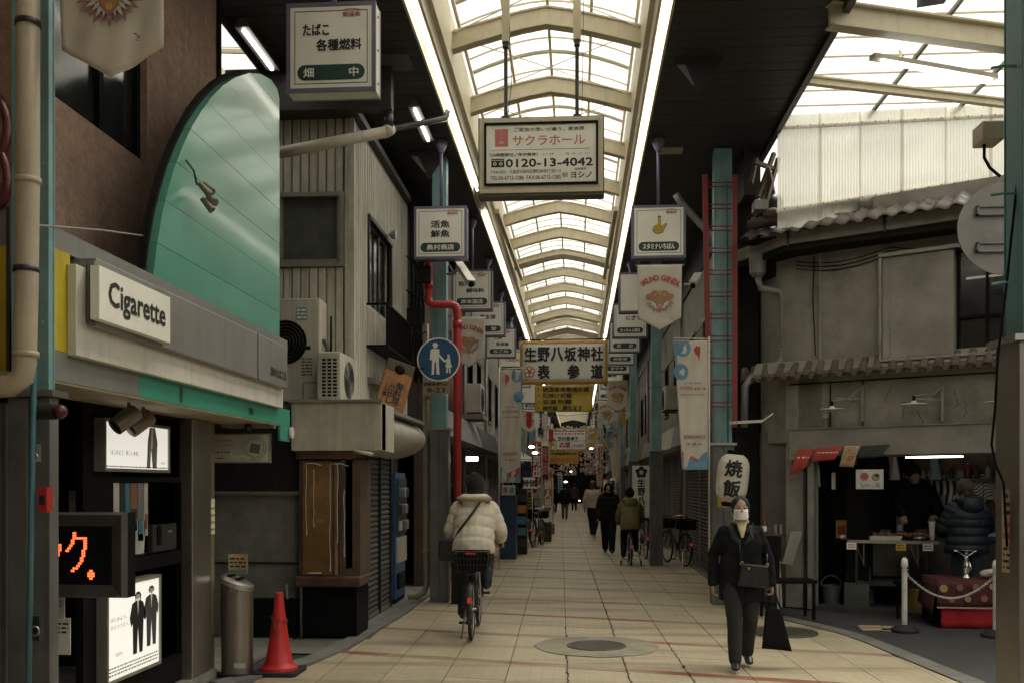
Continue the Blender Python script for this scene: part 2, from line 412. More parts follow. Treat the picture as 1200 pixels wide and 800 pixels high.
paver = M('red_paving_strip', (.29, .11, .075), .6, var=.3, scale=3, bump=.2, grain=160, pattern=strip_pat)
joint = M('paving_joint', (.13, .105, .075), .9)
crackm = M('crack_dark', (.05, .042, .032), .9)
pb = MB(); ys = [-30, 4, 7.2, 8, 8.6, 9.1, 9.5, 10.4, 11, 11.5, 12, 12.4, 90]
for a, b in zip(ys, ys[1:]):
    pb.box(0, .01, 0, .01, -.02, -.019) if False else pb.add([(lin(LB, a), a, -.018), (lin(RB, a), a, -.018), (lin(RB, b), b, -.018), (lin(LB, b), b, -.018)], [(0, 1, 2, 3)])
paving = struct('pavement', pb, joint)
def pxy(u, vv): return (u - vv * math.tan(JR) + vv * 0, vv + SK * u)
tiles = []; PER = 1.6; CW = .525
for r in range(-12, 52):
    y0 = 8.55 + .27 * .12 + r * PER
    for kind, a, b in (('s', 0, .15), ('t', .15, .875), ('t', .875, 1.6)):
        for c in range(-9, 9):
            u0 = .06 + c * CW; g = .004; vv0 = y0 + a; vv1 = y0 + b
            e_ = .0015; q = [pxy(u0 + g, vv0 + e_), pxy(u0 + CW - g, vv0 + e_), pxy(u0 + CW - g, vv1 - e_), pxy(u0 + g, vv1 - e_)]
            q = clip(clip(q, LB, 1), RB, -1)
            if len(q) < 3: continue
            cyy = sum(p[1] for p in q) / len(q)
            ar = abs(sum(q[i][0] * q[(i + 1) % len(q)][1] - q[(i + 1) % len(q)][0] * q[i][1] for i in range(len(q)))) / 2
            if ar < .01: continue
            tiles.append((cyy, kind, q))
tiles.sort(key=lambda t: t[0] if t[0] > 7.0 else 1000 - t[0])
rest = {'s': MB(), 't': MB()}
rt = random.Random(3)
for i, (cyy, kind, q) in enumerate(tiles):
    m = MB(); dz = rt.uniform(-.0015, .0015); m.prism(q, -.017, dz, 'xy')
    if i < 280: m.build('paving_slab' if kind == 't' else 'red_strip_tile', pavem if kind == 't' else paver, paving)
    else: rest[kind].add(m.v, m.f)
rest['t'].build('paving_slabs', pavem, paving, kind='stuff'); rest['s'].build('strip_tiles', paver, paving, kind='stuff')
def kerb(T, sgn, y0, y1, nm):
    n = 0; y = y0; kk = thing(nm, None, None, kind='structure')
    while y < y1:
        e = y + .6 if y < 22 else y + 6
        a0, a1 = lin(T, y + .004), lin(T, e - .004); wv = .2 * sgn
        # width measured square to the line
        d = Vector((a1 - a0, e - y)).normalized(); nn = Vector((d.y, -d.x)) * wv
        q = [(a0 + .006 * sgn, y + .004), (a1 + .006 * sgn, e - .004), (a1 + nn.x, e - .004 + nn.y), (a0 + nn.x, y + .004 + nn.y)]
        MB().prism(q, -.03, .012 if sgn > 0 else .02, 'xy').build('kerb_stone', kerbm, kk); y = e
kerb(LB, -1, 7.6, 88, 'kerb_left'); kerb(RB, 1, 4, 88, 'kerb_right')
# ground strips beside the kerbs
struct('side_pavement', MB().add([(-4.6, 9.2, -.012), (-2.4, 9.2, -.012), (-2.3, 90, -.012), (-4.6, 90, -.012)], [(0, 1, 2, 3)]), concrete)
struct('side_road', MB().add([(3.2, 2, -.022), (14, 2, -.022), (14, 16, -.022), (2.3, 16, -.022), (2.7, 11.5, -.022)], [(0, 1, 2, 3, 4)]), asphalt)
# manholes
iron = M('cast_iron', (.13, .125, .10), .5, .4, var=.3, dirt=.3)
mortar = M('grey_mortar_patch', (.33, .30, .225), .85, var=.3, dirt=.4)
def manhole(p, r, r2, lab):
    t = thing('manhole_cover', lab, 'manhole cover', p)
    if r2:
        mb = MB(); n = 40; rr = random.Random(5)
        pts = [((r2 * (1 + rr.uniform(-.03, .03))) * cos(2 * pi * k / n), r2 * (1 + rr.uniform(-.03, .03)) * sin(2 * pi * k / n)) for k in range(n)]
        mb.prism(pts, .001, .006, 'xy').build('mortar_ring', mortar, t)
    MB().torus(r, .012, (0, 0, .006), 'z', 32, 6).build('rim', iron, t, True)
    mb = MB().lathe([(r - .015, .002), (r - .015, .010)], 32); mb.build('lid', iron, t)
    g = MB()
    k = int(r / .04)
    for i in range(-k, k + 1):
        for j in range(-k, k + 1):
            x, y = i * .045 + (j % 2) * .022, j * .045
            if hypot(x, y) < r - .035: g.cbox(x, y, .012, .026, .026, .006)
    g.build('tread', iron, t)
ck = MB(); rr = random.Random(19)
for (u0, y0, y1) in ((CW * 0 + .06, 7.6, 11), (CW * 1 + .06, 7.4, 18.5), (CW * 2 + .06, 8, 10)):
    y = y0; x = u0 - y * math.tan(JR)
    while y < y1:
        l = rr.uniform(.03, .12); nx = u0 - (y + l) * math.tan(JR) + rr.uniform(-.012, .012); w2 = rr.uniform(.003, .009) * (2.2 if rr.random() < .12 else 1)
        ck.add([(x - w2, y, .0022), (x + w2, y, .0022), (nx + w2 * .6, y + l, .0022), (nx - w2 * .6, y + l, .0022)], [(0, 1, 2, 3)]); x, y = nx, y + l
ck.build('cracked_joint', crackm, paving, kind='stuff')
manhole(G(699, 757) + Vector((0, 0, .002)), .29, .62, 'iron manhole cover ringed by a round grey mortar patch')
manhole(G(917, 741) + Vector((0, 0, .002)), .37, 0, 'dark iron manhole cover behind the masked woman near the kerb')
# ================================================================ arcade roof
XL, XR, ZC = -1.49, .78, 6.23
XM = (XL + XR) / 2
roofm = thing('arcade_roof', None, None, kind='structure')
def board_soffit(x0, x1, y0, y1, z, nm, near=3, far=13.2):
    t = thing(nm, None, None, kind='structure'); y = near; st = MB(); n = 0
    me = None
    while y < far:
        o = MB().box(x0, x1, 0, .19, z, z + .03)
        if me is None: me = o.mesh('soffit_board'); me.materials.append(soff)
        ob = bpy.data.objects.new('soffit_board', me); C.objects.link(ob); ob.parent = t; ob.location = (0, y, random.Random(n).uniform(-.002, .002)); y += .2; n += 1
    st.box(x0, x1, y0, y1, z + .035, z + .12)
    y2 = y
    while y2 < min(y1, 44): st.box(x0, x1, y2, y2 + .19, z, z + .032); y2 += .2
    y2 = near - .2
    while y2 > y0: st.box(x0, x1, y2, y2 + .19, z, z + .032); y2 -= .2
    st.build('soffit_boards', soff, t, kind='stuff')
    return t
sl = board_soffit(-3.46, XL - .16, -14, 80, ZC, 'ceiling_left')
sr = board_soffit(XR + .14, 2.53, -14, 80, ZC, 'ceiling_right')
# outer edge trims, dark girders
tr = MB(); tr.box(2.53, 2.6, -14, 80, ZC - .08, ZC + .25); tr.box(-3.50, -3.463, -14, 80, ZC - .06, ZC + .25); tr.build('edge_trim', darksteel, roofm)
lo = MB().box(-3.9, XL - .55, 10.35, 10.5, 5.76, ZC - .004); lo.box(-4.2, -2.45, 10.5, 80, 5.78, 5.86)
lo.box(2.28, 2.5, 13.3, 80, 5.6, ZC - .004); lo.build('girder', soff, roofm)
# light troughs on both sides, tube after tube
trough = MB()
trough.box(XL - .155, XL + .02, -14, 60, ZC + .002, ZC + .10); trough.box(XL - .155, XL - .13, -14, 60, ZC - .06, ZC); trough.box(XL - .01, XL + .02, -14, 60, ZC - .05, ZC)
trough.box(XR - .02, XR + .135, -14, 60, ZC + .002, ZC + .10); trough.box(XR + .11, XR + .135, -14, 60, ZC - .06, ZC); trough.box(XR - .02, XR + .01, -14, 60, ZC - .05, ZC)
trough.build('light_trough', cream, roofm)
tm = MB().tube([(0, 0, 0), (0, 1.15, 0)], .014, 8).mesh('ceiling_light', True); tm.materials.append(lamp)
k = 0
for x, sk in ((XL - .065, (9,)), (XR + .06, ())):
    side = 'left' if x < 0 else 'right'
    y = 4.0; i = 0
    while y < 58:
        if i not in sk:
            o = bpy.data.objects.new('ceiling_light', tm); C.objects.link(o); o.location = (x, y, ZC - .045)
            tag(o, 'lit fluorescent tube in the long light strip along the %s edge of the arcade roof' % side, 'ceiling light', 'fluorescent tubes in the %s roof strip' % side)
        y += 1.2; i += 1
# upstands and purlins
up = MB(); up.box(XL + .021, XL + .08, -14, 80, ZC + .1, 6.9); up.box(XR - .08, XR - .021, -14, 80, ZC + .1, 6.9)
up.build('upstand', cream, roofm)
ZS, ZA = 6.54, 6.79                                   # rib soffit at the springing and at the apex
def rib_poly(h):
    P = []
    n = 8
    for i in range(n + 1):
        t = i / n; x = XL + .08 + (XR - XL - .16) * t; q = abs(2 * t - 1); P.append((x, ZS + (ZA - ZS) * (1 - q ** 1.25)))
    return P + [(x, z + h) for x, z in reversed(P)]
ribme = MB().prism(rib_poly(.19), -.035, .035)
# flanges
lower = rib_poly(.02)
fl = MB().prism([(x, z - .012) for x, z in rib_poly(.024)], -.07, .07); ribme.add(fl.v, fl.f)
fl = MB().prism([(x, z + .185) for x, z in rib_poly(.02)], -.06, .06); ribme.add(fl.v, fl.f)
ribme = ribme.mesh('roof_rib'); ribme.materials.append(cream)
ribs = [8.9 + 1.85 * k for k in range(-12, 38)]
for y in ribs:
    o = bpy.data.objects.new('roof_rib', ribme); C.objects.link(o); o.location = (0, y, 0); o.parent = roofm
def arch(x, dz=0): t = (x - XL) / (XR - XL); return 7.02 + dz + .30 * (1 - abs(2 * t - 1) ** 1.7)
pur = MB()
for x in (XL + .1, XL + .62, XM, XR - .62, XR - .1): pur.bar((x, -14, arch(x) - .04), (x, 60, arch(x) - .04), .035, .04)
pur.build('purlin', cream, roofm)
gl = MB(); brc = MB(); raf = MB()
xs = [XL + .1 + (XR - XL - .2) * i / 10 for i in range(11)]
for bi, y in enumerate(ribs[:-1]):
    if y > 64: break
    solid = y > 31 and bi % 3 == 0
    q = MB()
    for i in range(10):
        q.add([(xs[i], y + .1, arch(xs[i])), (xs[i + 1], y + .1, arch(xs[i + 1])), (xs[i + 1], y + 1.75, arch(xs[i + 1])), (xs[i], y + 1.75, arch(xs[i]))], [(0, 1, 2, 3)])
        q.add([(xs[i], y + .1, arch(xs[i]) + .008), (xs[i + 1], y + .1, arch(xs[i + 1]) + .008), (xs[i + 1], y + 1.75, arch(xs[i + 1]) + .008), (xs[i], y + 1.75, arch(xs[i]) + .008)], [(3, 2, 1, 0)]) if solid else None
    q.build('roof_pane' if not solid else 'roof_sheet', cream if solid else glaz, roofm)
    # end closures between the arch sheet and the rib
    for yy in (y, ):
        poly = [(x, arch(x)) for x in xs] + [(x, arch(x) + .03) for x in reversed(xs)]
        raf.prism(poly, yy - .025, yy + .025)
    for j in (1, 2, 3):
        yy = y + 1.85 * j / 4
        raf.prism([(x, arch(x) - .025) for x in xs] + [(x, arch(x) - .005) for x in reversed(xs)], yy - .006, yy + .006)
    if bi % 2 == 0 or y < 22:
        zz = 6.72
        brc.tube([(XL + .1, y + .05, zz), (XR - .1, y + 1.8, zz)], .006, 5); brc.tube([(XR - .1, y + .05, zz), (XL + .1, y + 1.8, zz)], .006, 5)
raf.build('glazing_bar', cream, roofm); brc.build('brace_wire', cream, roofm)
struct('roof_far_end', MB().box(-8, 8, 80, 80.3, 0, 9), darkwall)
# transverse tubes deeper in, a darker truss and long poles that hang below the ribs
for y in (33, 36.7, 44, 52):
    for x in (-.7, .05):
        o = MB().tube([(-.28, 0, 0), (.28, 0, 0)], .02, 8).build('cross_light', lamp, None, True, (x, y, 6.42))
        tag(o, 'lit fluorescent tube set crosswise below the far arcade roof', 'ceiling light', 'crosswise tubes deep in the arcade')
tr = MB()
for i in range(8):
    a = rib_poly(.1)[i]; b = rib_poly(.1)[i + 1]; tr.bar((a[0], 21.3, a[1] - .1), (b[0], 21.3, b[1] - .1), .07, .09); tr.bar((a[0], 21.6, a[1] - .02), (b[0], 21.6, b[1] - .02), .03, .04)
tr.build('roof_truss', M('dull_brown_steel', (.18, .15, .10), .6, dirt=.4), roofm)
for x, lab in ((-1.32, 'left'), (.62, 'right')):
    o = MB().bar((x, 15.6, 6.1), (x, 22.5, 6.45), .07, .07).build('hanging_rail', cream); tag(o, 'long cream rail slung under the roof ribs beside the %s light strip' % lab, 'rail')
# outer light: roof beyond, so that daylight only comes through the panes
struct('roof_cover_left', MB().box(-20, -3.62, -14, 80, 8.4, 8.5), darkwall) if False else None
# ---- crossing canopy on the right: flat glazed roof, skewed beams
can = thing('crossing_canopy', None, None, kind='structure')
def cskew(x): return .33 * (x - 2.5)
for i in range(8):
    for j in range(-3, 7):
        x0 = 2.62 + i * 1.06; y0 = -1.2 + j * 2.0
        MB().add([(x0 + .02, y0 + .02, 6.5), (x0 + 1.04, y0 + .02, 6.5), (x0 + 1.04, y0 + 1.98, 6.5), (x0 + .02, y0 + 1.98, 6.5)], [(0, 1, 2, 3)]).build('canopy_pane', glaz, can)
rf = MB()
for i in range(7): rf.box(2.60 + i * 1.06 + .1, 2.60 + i * 1.06 + .14, -1.2, 12.75, 6.4, 6.44)
rf.build('rafter', M('weathered_alloy', (.18, .17, .14), .45, .5), can)
cr = MB()
for j in range(30): cr.box(2.62, 9, -1.2 + j * .47, -1.2 + j * .47 + .014, 6.455, 6.475)
cr.build('glazing_bar', cream, can)
for y0, hh, ww, z in ((9.35, .22, .09, 6.12), (11.15, .08, .05, 6.28), (5.6, .22, .09, 6.12), (1.8, .22, .09, 6.12)):
    b = MB(); p, q = (2.4, y0 + cskew(2.4), z), (9, y0 + cskew(9), z)
    b.bar(p, q, ww * .4, hh); b.bar((p[0], p[1], z - hh / 2), (q[0], q[1], z - hh / 2), ww * 1.6, .02); b.bar((p[0], p[1], z + hh / 2), (q[0], q[1], z + hh / 2), ww * 1.6, .02)
    b.build('canopy_beam', cream, can)
ft = thing('batten_light', 'long fluorescent batten hung under the cream beam of the bright crossing canopy', 'light', (0, 0, 0))
p, q = W(1022, 60, 9.6), W(1166, 91, 10.1); p.z = q.z = 5.93
MB().bar(p, q, .09, .05).build('batten', whitep, ft); MB().tube([p + Vector((.1, 0, -.05)), q + Vector((-.05, 0, -.05))], .02, 8).build('tube', lamp, ft, True)
MB().bar(p + Vector((.3, 0, 0)), p + Vector((.3, .1, .1)), .02).build('bracket', cream, ft)
# left small skylight beyond the soffit
skl = thing('side_skylight', None, None, kind='structure')
m_ = MB()
for j in range(7):
    MB().add([(-6.5, 7.0 + j * .8, 6.9), (-3.64, 7.0 + j * .8, 6.75), (-3.64, 7.78 + j * .8, 6.75), (-6.5, 7.78 + j * .8, 6.9)], [(0, 1, 2, 3)]).build('roof_pane', glaz, skl)
    m_.bar((-6.5, 6.98 + j * .8, 6.84), (-3.64, 6.98 + j * .8, 6.7), .03, .05)
m_.bar((-4.3, 6.9, 6.6), (-4.3, 12.6, 6.6), .06, .1); m_.bar((-5.6, 9.6, 6.6), (-3.6, 9.6, 6.6), .06, .1)
m_.build('glazing_bar', cream, skl)
# soffit fittings: batten lights, triangular loudspeakers, hatch panels
def batten(x, y, z, L, lab, ang=0):
    t = thing('batten_light', lab, 'light', (x, y, z), ang)
    MB().prism([(-.03, 0), (.03, 0), (.07, -.09), (-.07, -.09)], 0, L).build('housing', greym, t)
    MB().tube([(0, .06, -.10), (0, L - .06, -.10)], .018, 8).build('tube', lamp, t, True)
p = W(308, 32, 9.9); batten(-3.3, 9.2, ZC - .005, 1.0, 'short lit batten light under the dark ceiling above the green curved panel')
batten(-1.95, 11.3, ZC - .005, 1.15, 'slim lit batten light under the dark ceiling beside the left light strip')
batten(-3.1, 12.6 - 2.0, ZC - .12, .28, 'stubby lit lamp under the ceiling just below the tobacco shop sign')
def pyramid(px, py, lab, D, s=.27):
    X = W(px, py, D); t = thing('ceiling_speaker', lab, 'loudspeaker', (X.x, X.y, ZC))
    MB().add([(-s, -s * .3, 0), (s, -s * .3, 0), (0, s * 1.2, 0), (0, 0, -s * 1.35)], [(0, 2, 1), (0, 1, 3), (1, 2, 3), (2, 0, 3)]).build('housing', darksteel, t)
    MB().add([(-s * .9, -s * .31, -.06), (-s * .55, -s * .31, -.06), (-s * .15, -s * .13, -s * 1.0), (-s * .22, -s * .14, -s * 1.0)], [(0, 1, 2, 3)]).build('slot_panel', greym, t)
pyramid(818, 66, 'dark triangular loudspeaker on the ceiling right of the roof opening', 10.4)
pyramid(503, 178, 'dark triangular loudspeaker on the ceiling left of the roof opening', 13.3)
for px, py, ww, lab in ((455, 75, .5, 'pale access panel in the dark ceiling right of the tobacco shop sign'), (787, 178, .3, 'small tan access panel in the dark ceiling above the pointing hand sign')):
    D = 4.56 * F / (HY - py); p = W(px, py, D); tag(MB().cbox(p.x, p.y, ZC - .008, ww, ww * .8, .012).build('access_panel', M('hatch_grey', (.09, .088, .08), .6) if ww > .4 else beige), lab, 'ceiling panel')
# ================================================================ posts of the arcade
def post(x, y, wd, dp, zs, lab, col=teal, ztop=6.2, xi=0):
    t = thing('arcade_post', lab, 'post', (x, y, 0), 0, 'teal posts carrying the arcade roof')
    m = MB(); m.box(-wd / 2, wd / 2, -dp / 2, -dp / 2 + .012, zs, ztop); m.box(-wd / 2, wd / 2, dp / 2 - .012, dp / 2, zs, ztop)
    m.box(-wd / 2 + .004, wd / 2 - .004, -dp / 2 + .012, dp / 2 - .012, zs, ztop); m.build('post', col, t, bevel=.004)
    g = .012 if x < -2.5 else .028
    m = MB(); m.box(-wd / 2 - g, -.004, -dp / 2 - g, dp / 2 + g, 0, zs); m.box(.004, wd / 2 + g, -dp / 2 - g, dp / 2 + g, 0, zs); m.box(-.005, .005, -dp / 2 - g + .008, dp / 2 + g - .008, 0, zs)
    m.build('casing', casing if y > 8 else psteel if x > 0 else casing, t, bevel=.006)
    MB().box(-wd / 2 - g - .03, wd / 2 + g + .03, -dp / 2 - g - .03, dp / 2 + g + .03, zs, zs + .03).build('collar', steel, t)
    b = MB()
    for sx in (-1, 1):
        for z in (zs + .35, zs + 1.1, zs + 1.9): b.lathe([(.011, 0), (.011, .012)], 6, (sx * wd * .32, z, -dp / 2 - .012), 'y') if False else b.cbox(sx * wd * .32, -dp / 2 - .005, z, .018, .01, .018)
    b.build('bolts', col, t, kind='stuff')
    return t
P1L = W(516, 704, 13.4); P1R = W(846, 707, 13.1)
post(-2.59, 4.39, .186, .056, 2.06, 'teal post nearest the camera on the left, grey steel casing below, beside the tobacco shop')
post(P1L.x, P1L.y, .20, .2, 2.39, 'teal post behind the blue pedestrian sign, grey casing down to the paving')
post(P1R.x, P1R.y, .24, .2, 2.17, 'teal post inside the red ladder, dark grey casing behind the masked woman')
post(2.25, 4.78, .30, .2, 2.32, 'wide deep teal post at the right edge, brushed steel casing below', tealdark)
for px, D, zs, lab in ((769, 19.3, 2.3, 'slim teal post behind the pointing hand sign, bicycle leaning by it'),
                       (742, 28, 2.3, 'third teal post along the right side, beyond the white shrine board'), (727, 38, 2.3, 'fourth teal post on the right, behind the lower maple banners'), (716, 50, 2.3, 'farthest teal post seen on the right side'),
                       (597, 27, 2.3, 'teal post on the left behind the white expo banner'), (611, 38, 2.3, 'far teal post on the left just right of the expo banner')):
    p = W(px, 566, D); post(p.x, p.y, .2, .2, zs, lab)
# ================================================================ hanging shop signs
LOGO = '銀座街'
def shop_sign(D, side, lines, pill, lab, px=None, bot=None, s=.70, pole=True, blank=False, hgt=None, red=None):
    xw = -1.82 if side < 0 else 1.07
    if px: p = W(px, 566, D); xw = p.x; yw = p.y
    else: yw = D
    zb = bot if bot else 4.63
    h = hgt or s * .985
    t = thing('shop_sign', lab, 'shop sign', (xw, yw, zb), random.uniform(-.012, .012), 'square illuminated style shop signs hung along the arcade')
    dp = .17
    fr = MB(); e = .028
    fr.box(-s / 2, s / 2, 0, dp, 0, h); fr.build('casing', whitep if D < 10 else purple, t, bevel=.006)
    for yy, nm in ((-.008, 'rim'), (dp - .01, 'rim')):
        r = MB(); r.box(-s / 2 - .004, s / 2 + .004, yy, yy + .02, h - e, h + .004); r.box(-s / 2 - .004, s / 2 + .004, yy, yy + .02, -.004, e)
        r.box(-s / 2 - .004, -s / 2 + e, yy, yy + .02, e, h - e); r.box(s / 2 - e, s / 2 + .004, yy, yy + .02, e, h - e); r.build(nm, purple, t)
    MB().box(-s / 2 + e, s / 2 - e, -.003, .001, e, h - e).build('face_panel', signface, t)
    if not blank:
        k = MB(); a = s / 2 - .06; b0 = .06; b1 = h - .06; q = .006
        k.box(-a, a, -.0055, -.003, b0, b0 + q); k.box(-a, a, -.0055, -.003, b1 - q, b1); k.box(-a, -a + q, -.0055, -.003, b0 + q, b1 - q); k.box(a - q, a, -.0055, -.003, b0 + q, b1 - q)
        k.build('border_line', inkgrey, t)
        text(LOGO, redink, t, s * .235, -.006, h * .865, w=s * .20, h=s * .055, bold=.03, name='logo_lettering')
        ar = MB(); ar.add([(s * (.235 + .12 * cos(pi * i / 8)), -.006, h * .865 + s * (.02 + (.038 + d) * sin(pi * i / 8))) for d in (0, .008) for i in range(9)], [(i, i + 1, i + 10, i + 9) for i in range(8)])
        ar.build('logo_arc', redink, t)
        for (tx, x, z, hh, ww) in lines: text(tx, redink if red == tx else ink, t, x * s, -.006, z * h, h=hh * s * 1.08, w=ww * s * 1.08 if ww else None, bold=.04)
        pm = MB(); flat(pm, rrect(0, h * .215, s * .76, h * .175, h * .085), -.0055); pm.build('name_plate', pillgreen, t)
        text(pill[0], signface, t, 0, -.0075, h * .215, h=h * .105, w=pill[1] * s, bold=.035, name='name_lettering')
    if pole:
        zt = ZC - zb - .01
        MB().tube([(0, dp / 2, h), (0, dp / 2, zt)], .022, 10).build('pole', purple, t, True)
        MB().lathe([(.03, zt - .16), (.085, zt - .04), (.085, zt)], 14, (0, dp / 2, 0)).build('pole_cup', purple, t, 30)
    # under-rail and small bolts
    b = MB()
    for sx in (-1, 1):
        for sz in (.12, .5, .88): b.cbox(sx * (s / 2 + .003), dp * .5, h * sz, .008, .015, .015)
    b.build('screws', inkgrey, t, kind='stuff')
    return t
shop_sign(7.45, -1, [('たばこ', -.17, .70, .115, .27), ('各種燃料', .09, .525, .115, .47)], ('畑　　　中', .62), 'large white shop sign of the tobacco and fuel shop, nearest the camera at the top', px=388, bot=4.70, s=.70)
shop_sign(12.6, -1, [('活魚', 0, .66, .125, .33), ('鮮魚', 0, .475, .125, .33)], ('奥村商店', .52), 'white fishmonger sign with two rows of fish characters above the blue pedestrian sign')
shop_sign(16.4, -1, [('銘洋酒', -.12, .66, .10, .38), ('調味料', .08, .49, .10, .40)], ('岸本酒店', .54), 'white liquor and seasoning shop sign, directly behind the fishmonger sign and the security camera')
shop_sign(19.3, -1, [('厚生服', .0, .56, .11, .42)], ('松　堂', .5), 'white uniform shop sign of the left row, half hidden behind the liquor sign')
shop_sign(22.6, -1, [('大衆', -.1, .68, .10, .26), ('居酒屋', .05, .46, .10, .40)], ('なごみ', .5), 'white izakaya sign with Nagomi on green, fourth of the left row')
shop_sign(26.0, -1, [('CASUAL', .1, .55, .09, .5)], ('Junne', .5), 'white shop sign with red CASUAL above Junne on green', red='CASUAL')
shop_sign(29.6, -1, [('紳士服', 0, .6, .1, .4)], ('ムービー', .5), 'white shop sign at the left edge of the yellow shrine board, below CASUAL')
shop_sign(34.0, -1, [], ('', .5), 'blank grey shop sign on the left beyond the teal post', blank=True, bot=4.5)
for N_, D, s_ in (('first', 38, '喫茶'), ('second', 42, '靴店'), ('third', 47, '呉服'), ('fourth', 52, '時計'), ('fifth', 58, '菓子'), ('sixth', 64, '布団')):
    shop_sign(D, -1, [(s_, 0, .6, .12, .35)], (s_ + '店', .5), '%s tiny shop sign beyond the blank one in the left row' % N_, bot=4.6)
RS = shop_sign(12.75, 1, [], ('スタミナいちばん', .60), 'white shop sign with a yellow pointing hand above a dark green name bar')
# pointing hand emblem
hx, hz = .0, .39
hp = [(-.075, -.03), (-.06, .02), (-.035, .035), (-.012, .04), (-.012, .135), (.006, .15), (.024, .135), (.026, .03), (.05, .035), (.075, .055), (.095, .05), (.09, .03), (.065, -.015), (.045, -.055), (.0, -.072), (-.045, -.06)]
hm = MB(); flat(hm, [(hx + x * 1.12, hz + z * 1.12) for x, z in hp], -.0062); hm.build('hand_outline', ink, RS)
hm = MB(); flat(hm, [(hx + x, hz + z) for x, z in hp], -.0068); hm.build('hand_emblem', yellow, RS)
hm = MB()
for x0, z0, x1, z1 in ((-.05, .02, -.055, -.015), (-.025, .03, -.03, -.01), (.0, .03, -.002, -.005), (-.05, -.02, .02, -.03), (.02, .02, .045, 0)): hm.bar((hx + x0, -.0072, hz + z0), (hx + x1, -.0072, hz + z1), .0005, .006)
hm.build('hand_lines', ink, RS)
shop_sign(16.8, 1, [], ('', .5), 'blank pale sign board with no lettering half behind the maple banner on the right', blank=True, bot=4.63)
shop_sign(19.7, 1, [('にぎり', .1, .58, .12, .38)], ('たっちゃん寿司', .56), 'white sushi shop sign reading nigiri, just below the blank board on the right')
shop_sign(21.9, 1, [], ('沢　　田', .5), 'white Sawada shop sign with only a green name bar, directly below the sushi sign')
shop_sign(24.2, 1, [], ('天初寺', .5), 'white shop sign with a three character green bar, between the Sawada and Tatsuna signs')
shop_sign(26.2, 1, [], ('タツナ', .5), 'white Tatsuna shop sign, lowest of the near cluster right of the shrine board')
for N_, D, s_ in (('first', 30, '薬局'), ('second', 34, '花店'), ('third', 38, '米店'), ('fourth', 43, '鞄店'), ('fifth', 48, '玩具'), ('sixth', 54, '茶舗'), ('seventh', 60, '書店')):
    shop_sign(D, 1, [(s_, 0, .6, .12, .35)], (s_, .3), '%s tiny shop sign beyond the Tatsuna sign in the right row' % N_, bot=4.6)
# ================================================================ maple-shield banners: IKUNO GINZA
def arc_text(s, R, ang, h, cx, y, cz, mat, parent):
    mb = MB(); n = len(s)
    for i, ch in enumerate(s):
        if ch == ' ': continue
        a = ang * (.5 - i / (n - 1))
        text(ch, None, None, cx - R * sin(a), y, cz + R * cos(a), h=h, bold=.045, rot=a, mb=mb)
    return mb.build('arched_lettering', mat, parent)
mauve = M('mauve_print', (.30, .15, .16), .8, bump=0, var=.1); olivep = M('sage_print', (.22, .26, .12), .8, bump=0, var=.2); brownp = M('terracotta_print', (.46, .20, .10), .8, bump=0, var=.25)
ochre = M('ochre_print', (.50, .31, .10), .8, bump=0, var=.2)
def emblem(t, y, cz, k):
    r = random.Random(2)
    m = MB(); m2 = MB(); m3 = MB(); m4 = MB(); m5 = MB()
    # radiating petals below and at the sides
    for i in range(11):
        a = radians(-165 + i * 15); L = (.135 if i % 2 else .115) * (1.25 if i in (0, 10) else 1)
        for mm, sc, yy in ((m, 1, 0), (m2, .72, -.0008)):
            c0 = Vector((cos(a) * .05, sin(a) * .05)); d = Vector((cos(a), sin(a))); nn = Vector((-d.y, d.x)) * .022 * sc
            flat(mm, [(q.x * k, cz + q.y * k) for q in (c0 + nn * .5, c0 + d * L * .45 * sc + nn, c0 + d * L * sc, c0 + d * L * .45 * sc - nn, c0 - nn * .5)], y + yy)
    for sx in (-1, 1):
        disc(m, sx * .062 * k, y - .001, cz + .062 * k, .062 * k, 20); disc(m3, sx * .062 * k, y - .0016, cz + .062 * k, .054 * k, 20)
        disc(m, sx * .062 * k, y - .0022, cz + .062 * k, .032 * k, 16); disc(m4, sx * .062 * k, y - .0028, cz + .062 * k, .022 * k, 12)
        disc(m, sx * .145 * k, y - .001, cz + .045 * k, .036 * k, 14); disc(m3, sx * .145 * k, y - .0016, cz + .045 * k, .027 * k, 14)
        flat(m3, [(sx * x * k, cz + z * k) for x, z in ((.02, .0), (.11, .015), (.10, -.02), (.04, -.05))], y - .0012)
    # face: tapering body with a chin
    flat(m, [(x * k, cz + z * k) for x, z in ((-.075, .02), (.075, .02), (.05, -.07), (0, -.13), (-.05, -.07))], y - .0018)
    flat(m3, [(x * k, cz + z * k) for x, z in ((-.064, .012), (.064, .012), (.04, -.065), (0, -.115), (-.04, -.065))], y - .0024)
    flat(m5, [(x * k, cz + z * k) for x, z in ((0, .05), (.035, .02), (.05, -.02), (.02, -.03), (0, -.055), (-.02, -.03), (-.05, -.02), (-.035, .02))], y - .003)
    disc(m4, 0, y - .0034, cz - .075 * k, .02 * k, 12); disc(m4, 0, y - .0034, cz + .0 * k, .012 * k, 10)
    flat(m4, [(x * k, cz + z * k) for x, z in ((-.03, .08), (0, .14), (.03, .08), (0, .06))], y - .0026)
    m.build('emblem_outline', mauve, t); m2.build('emblem_petals', cloth, t); m3.build('emblem_fill', brownp, t); m4.build('emblem_dots', ochre, t); m5.build('emblem_centre', olivep, t)
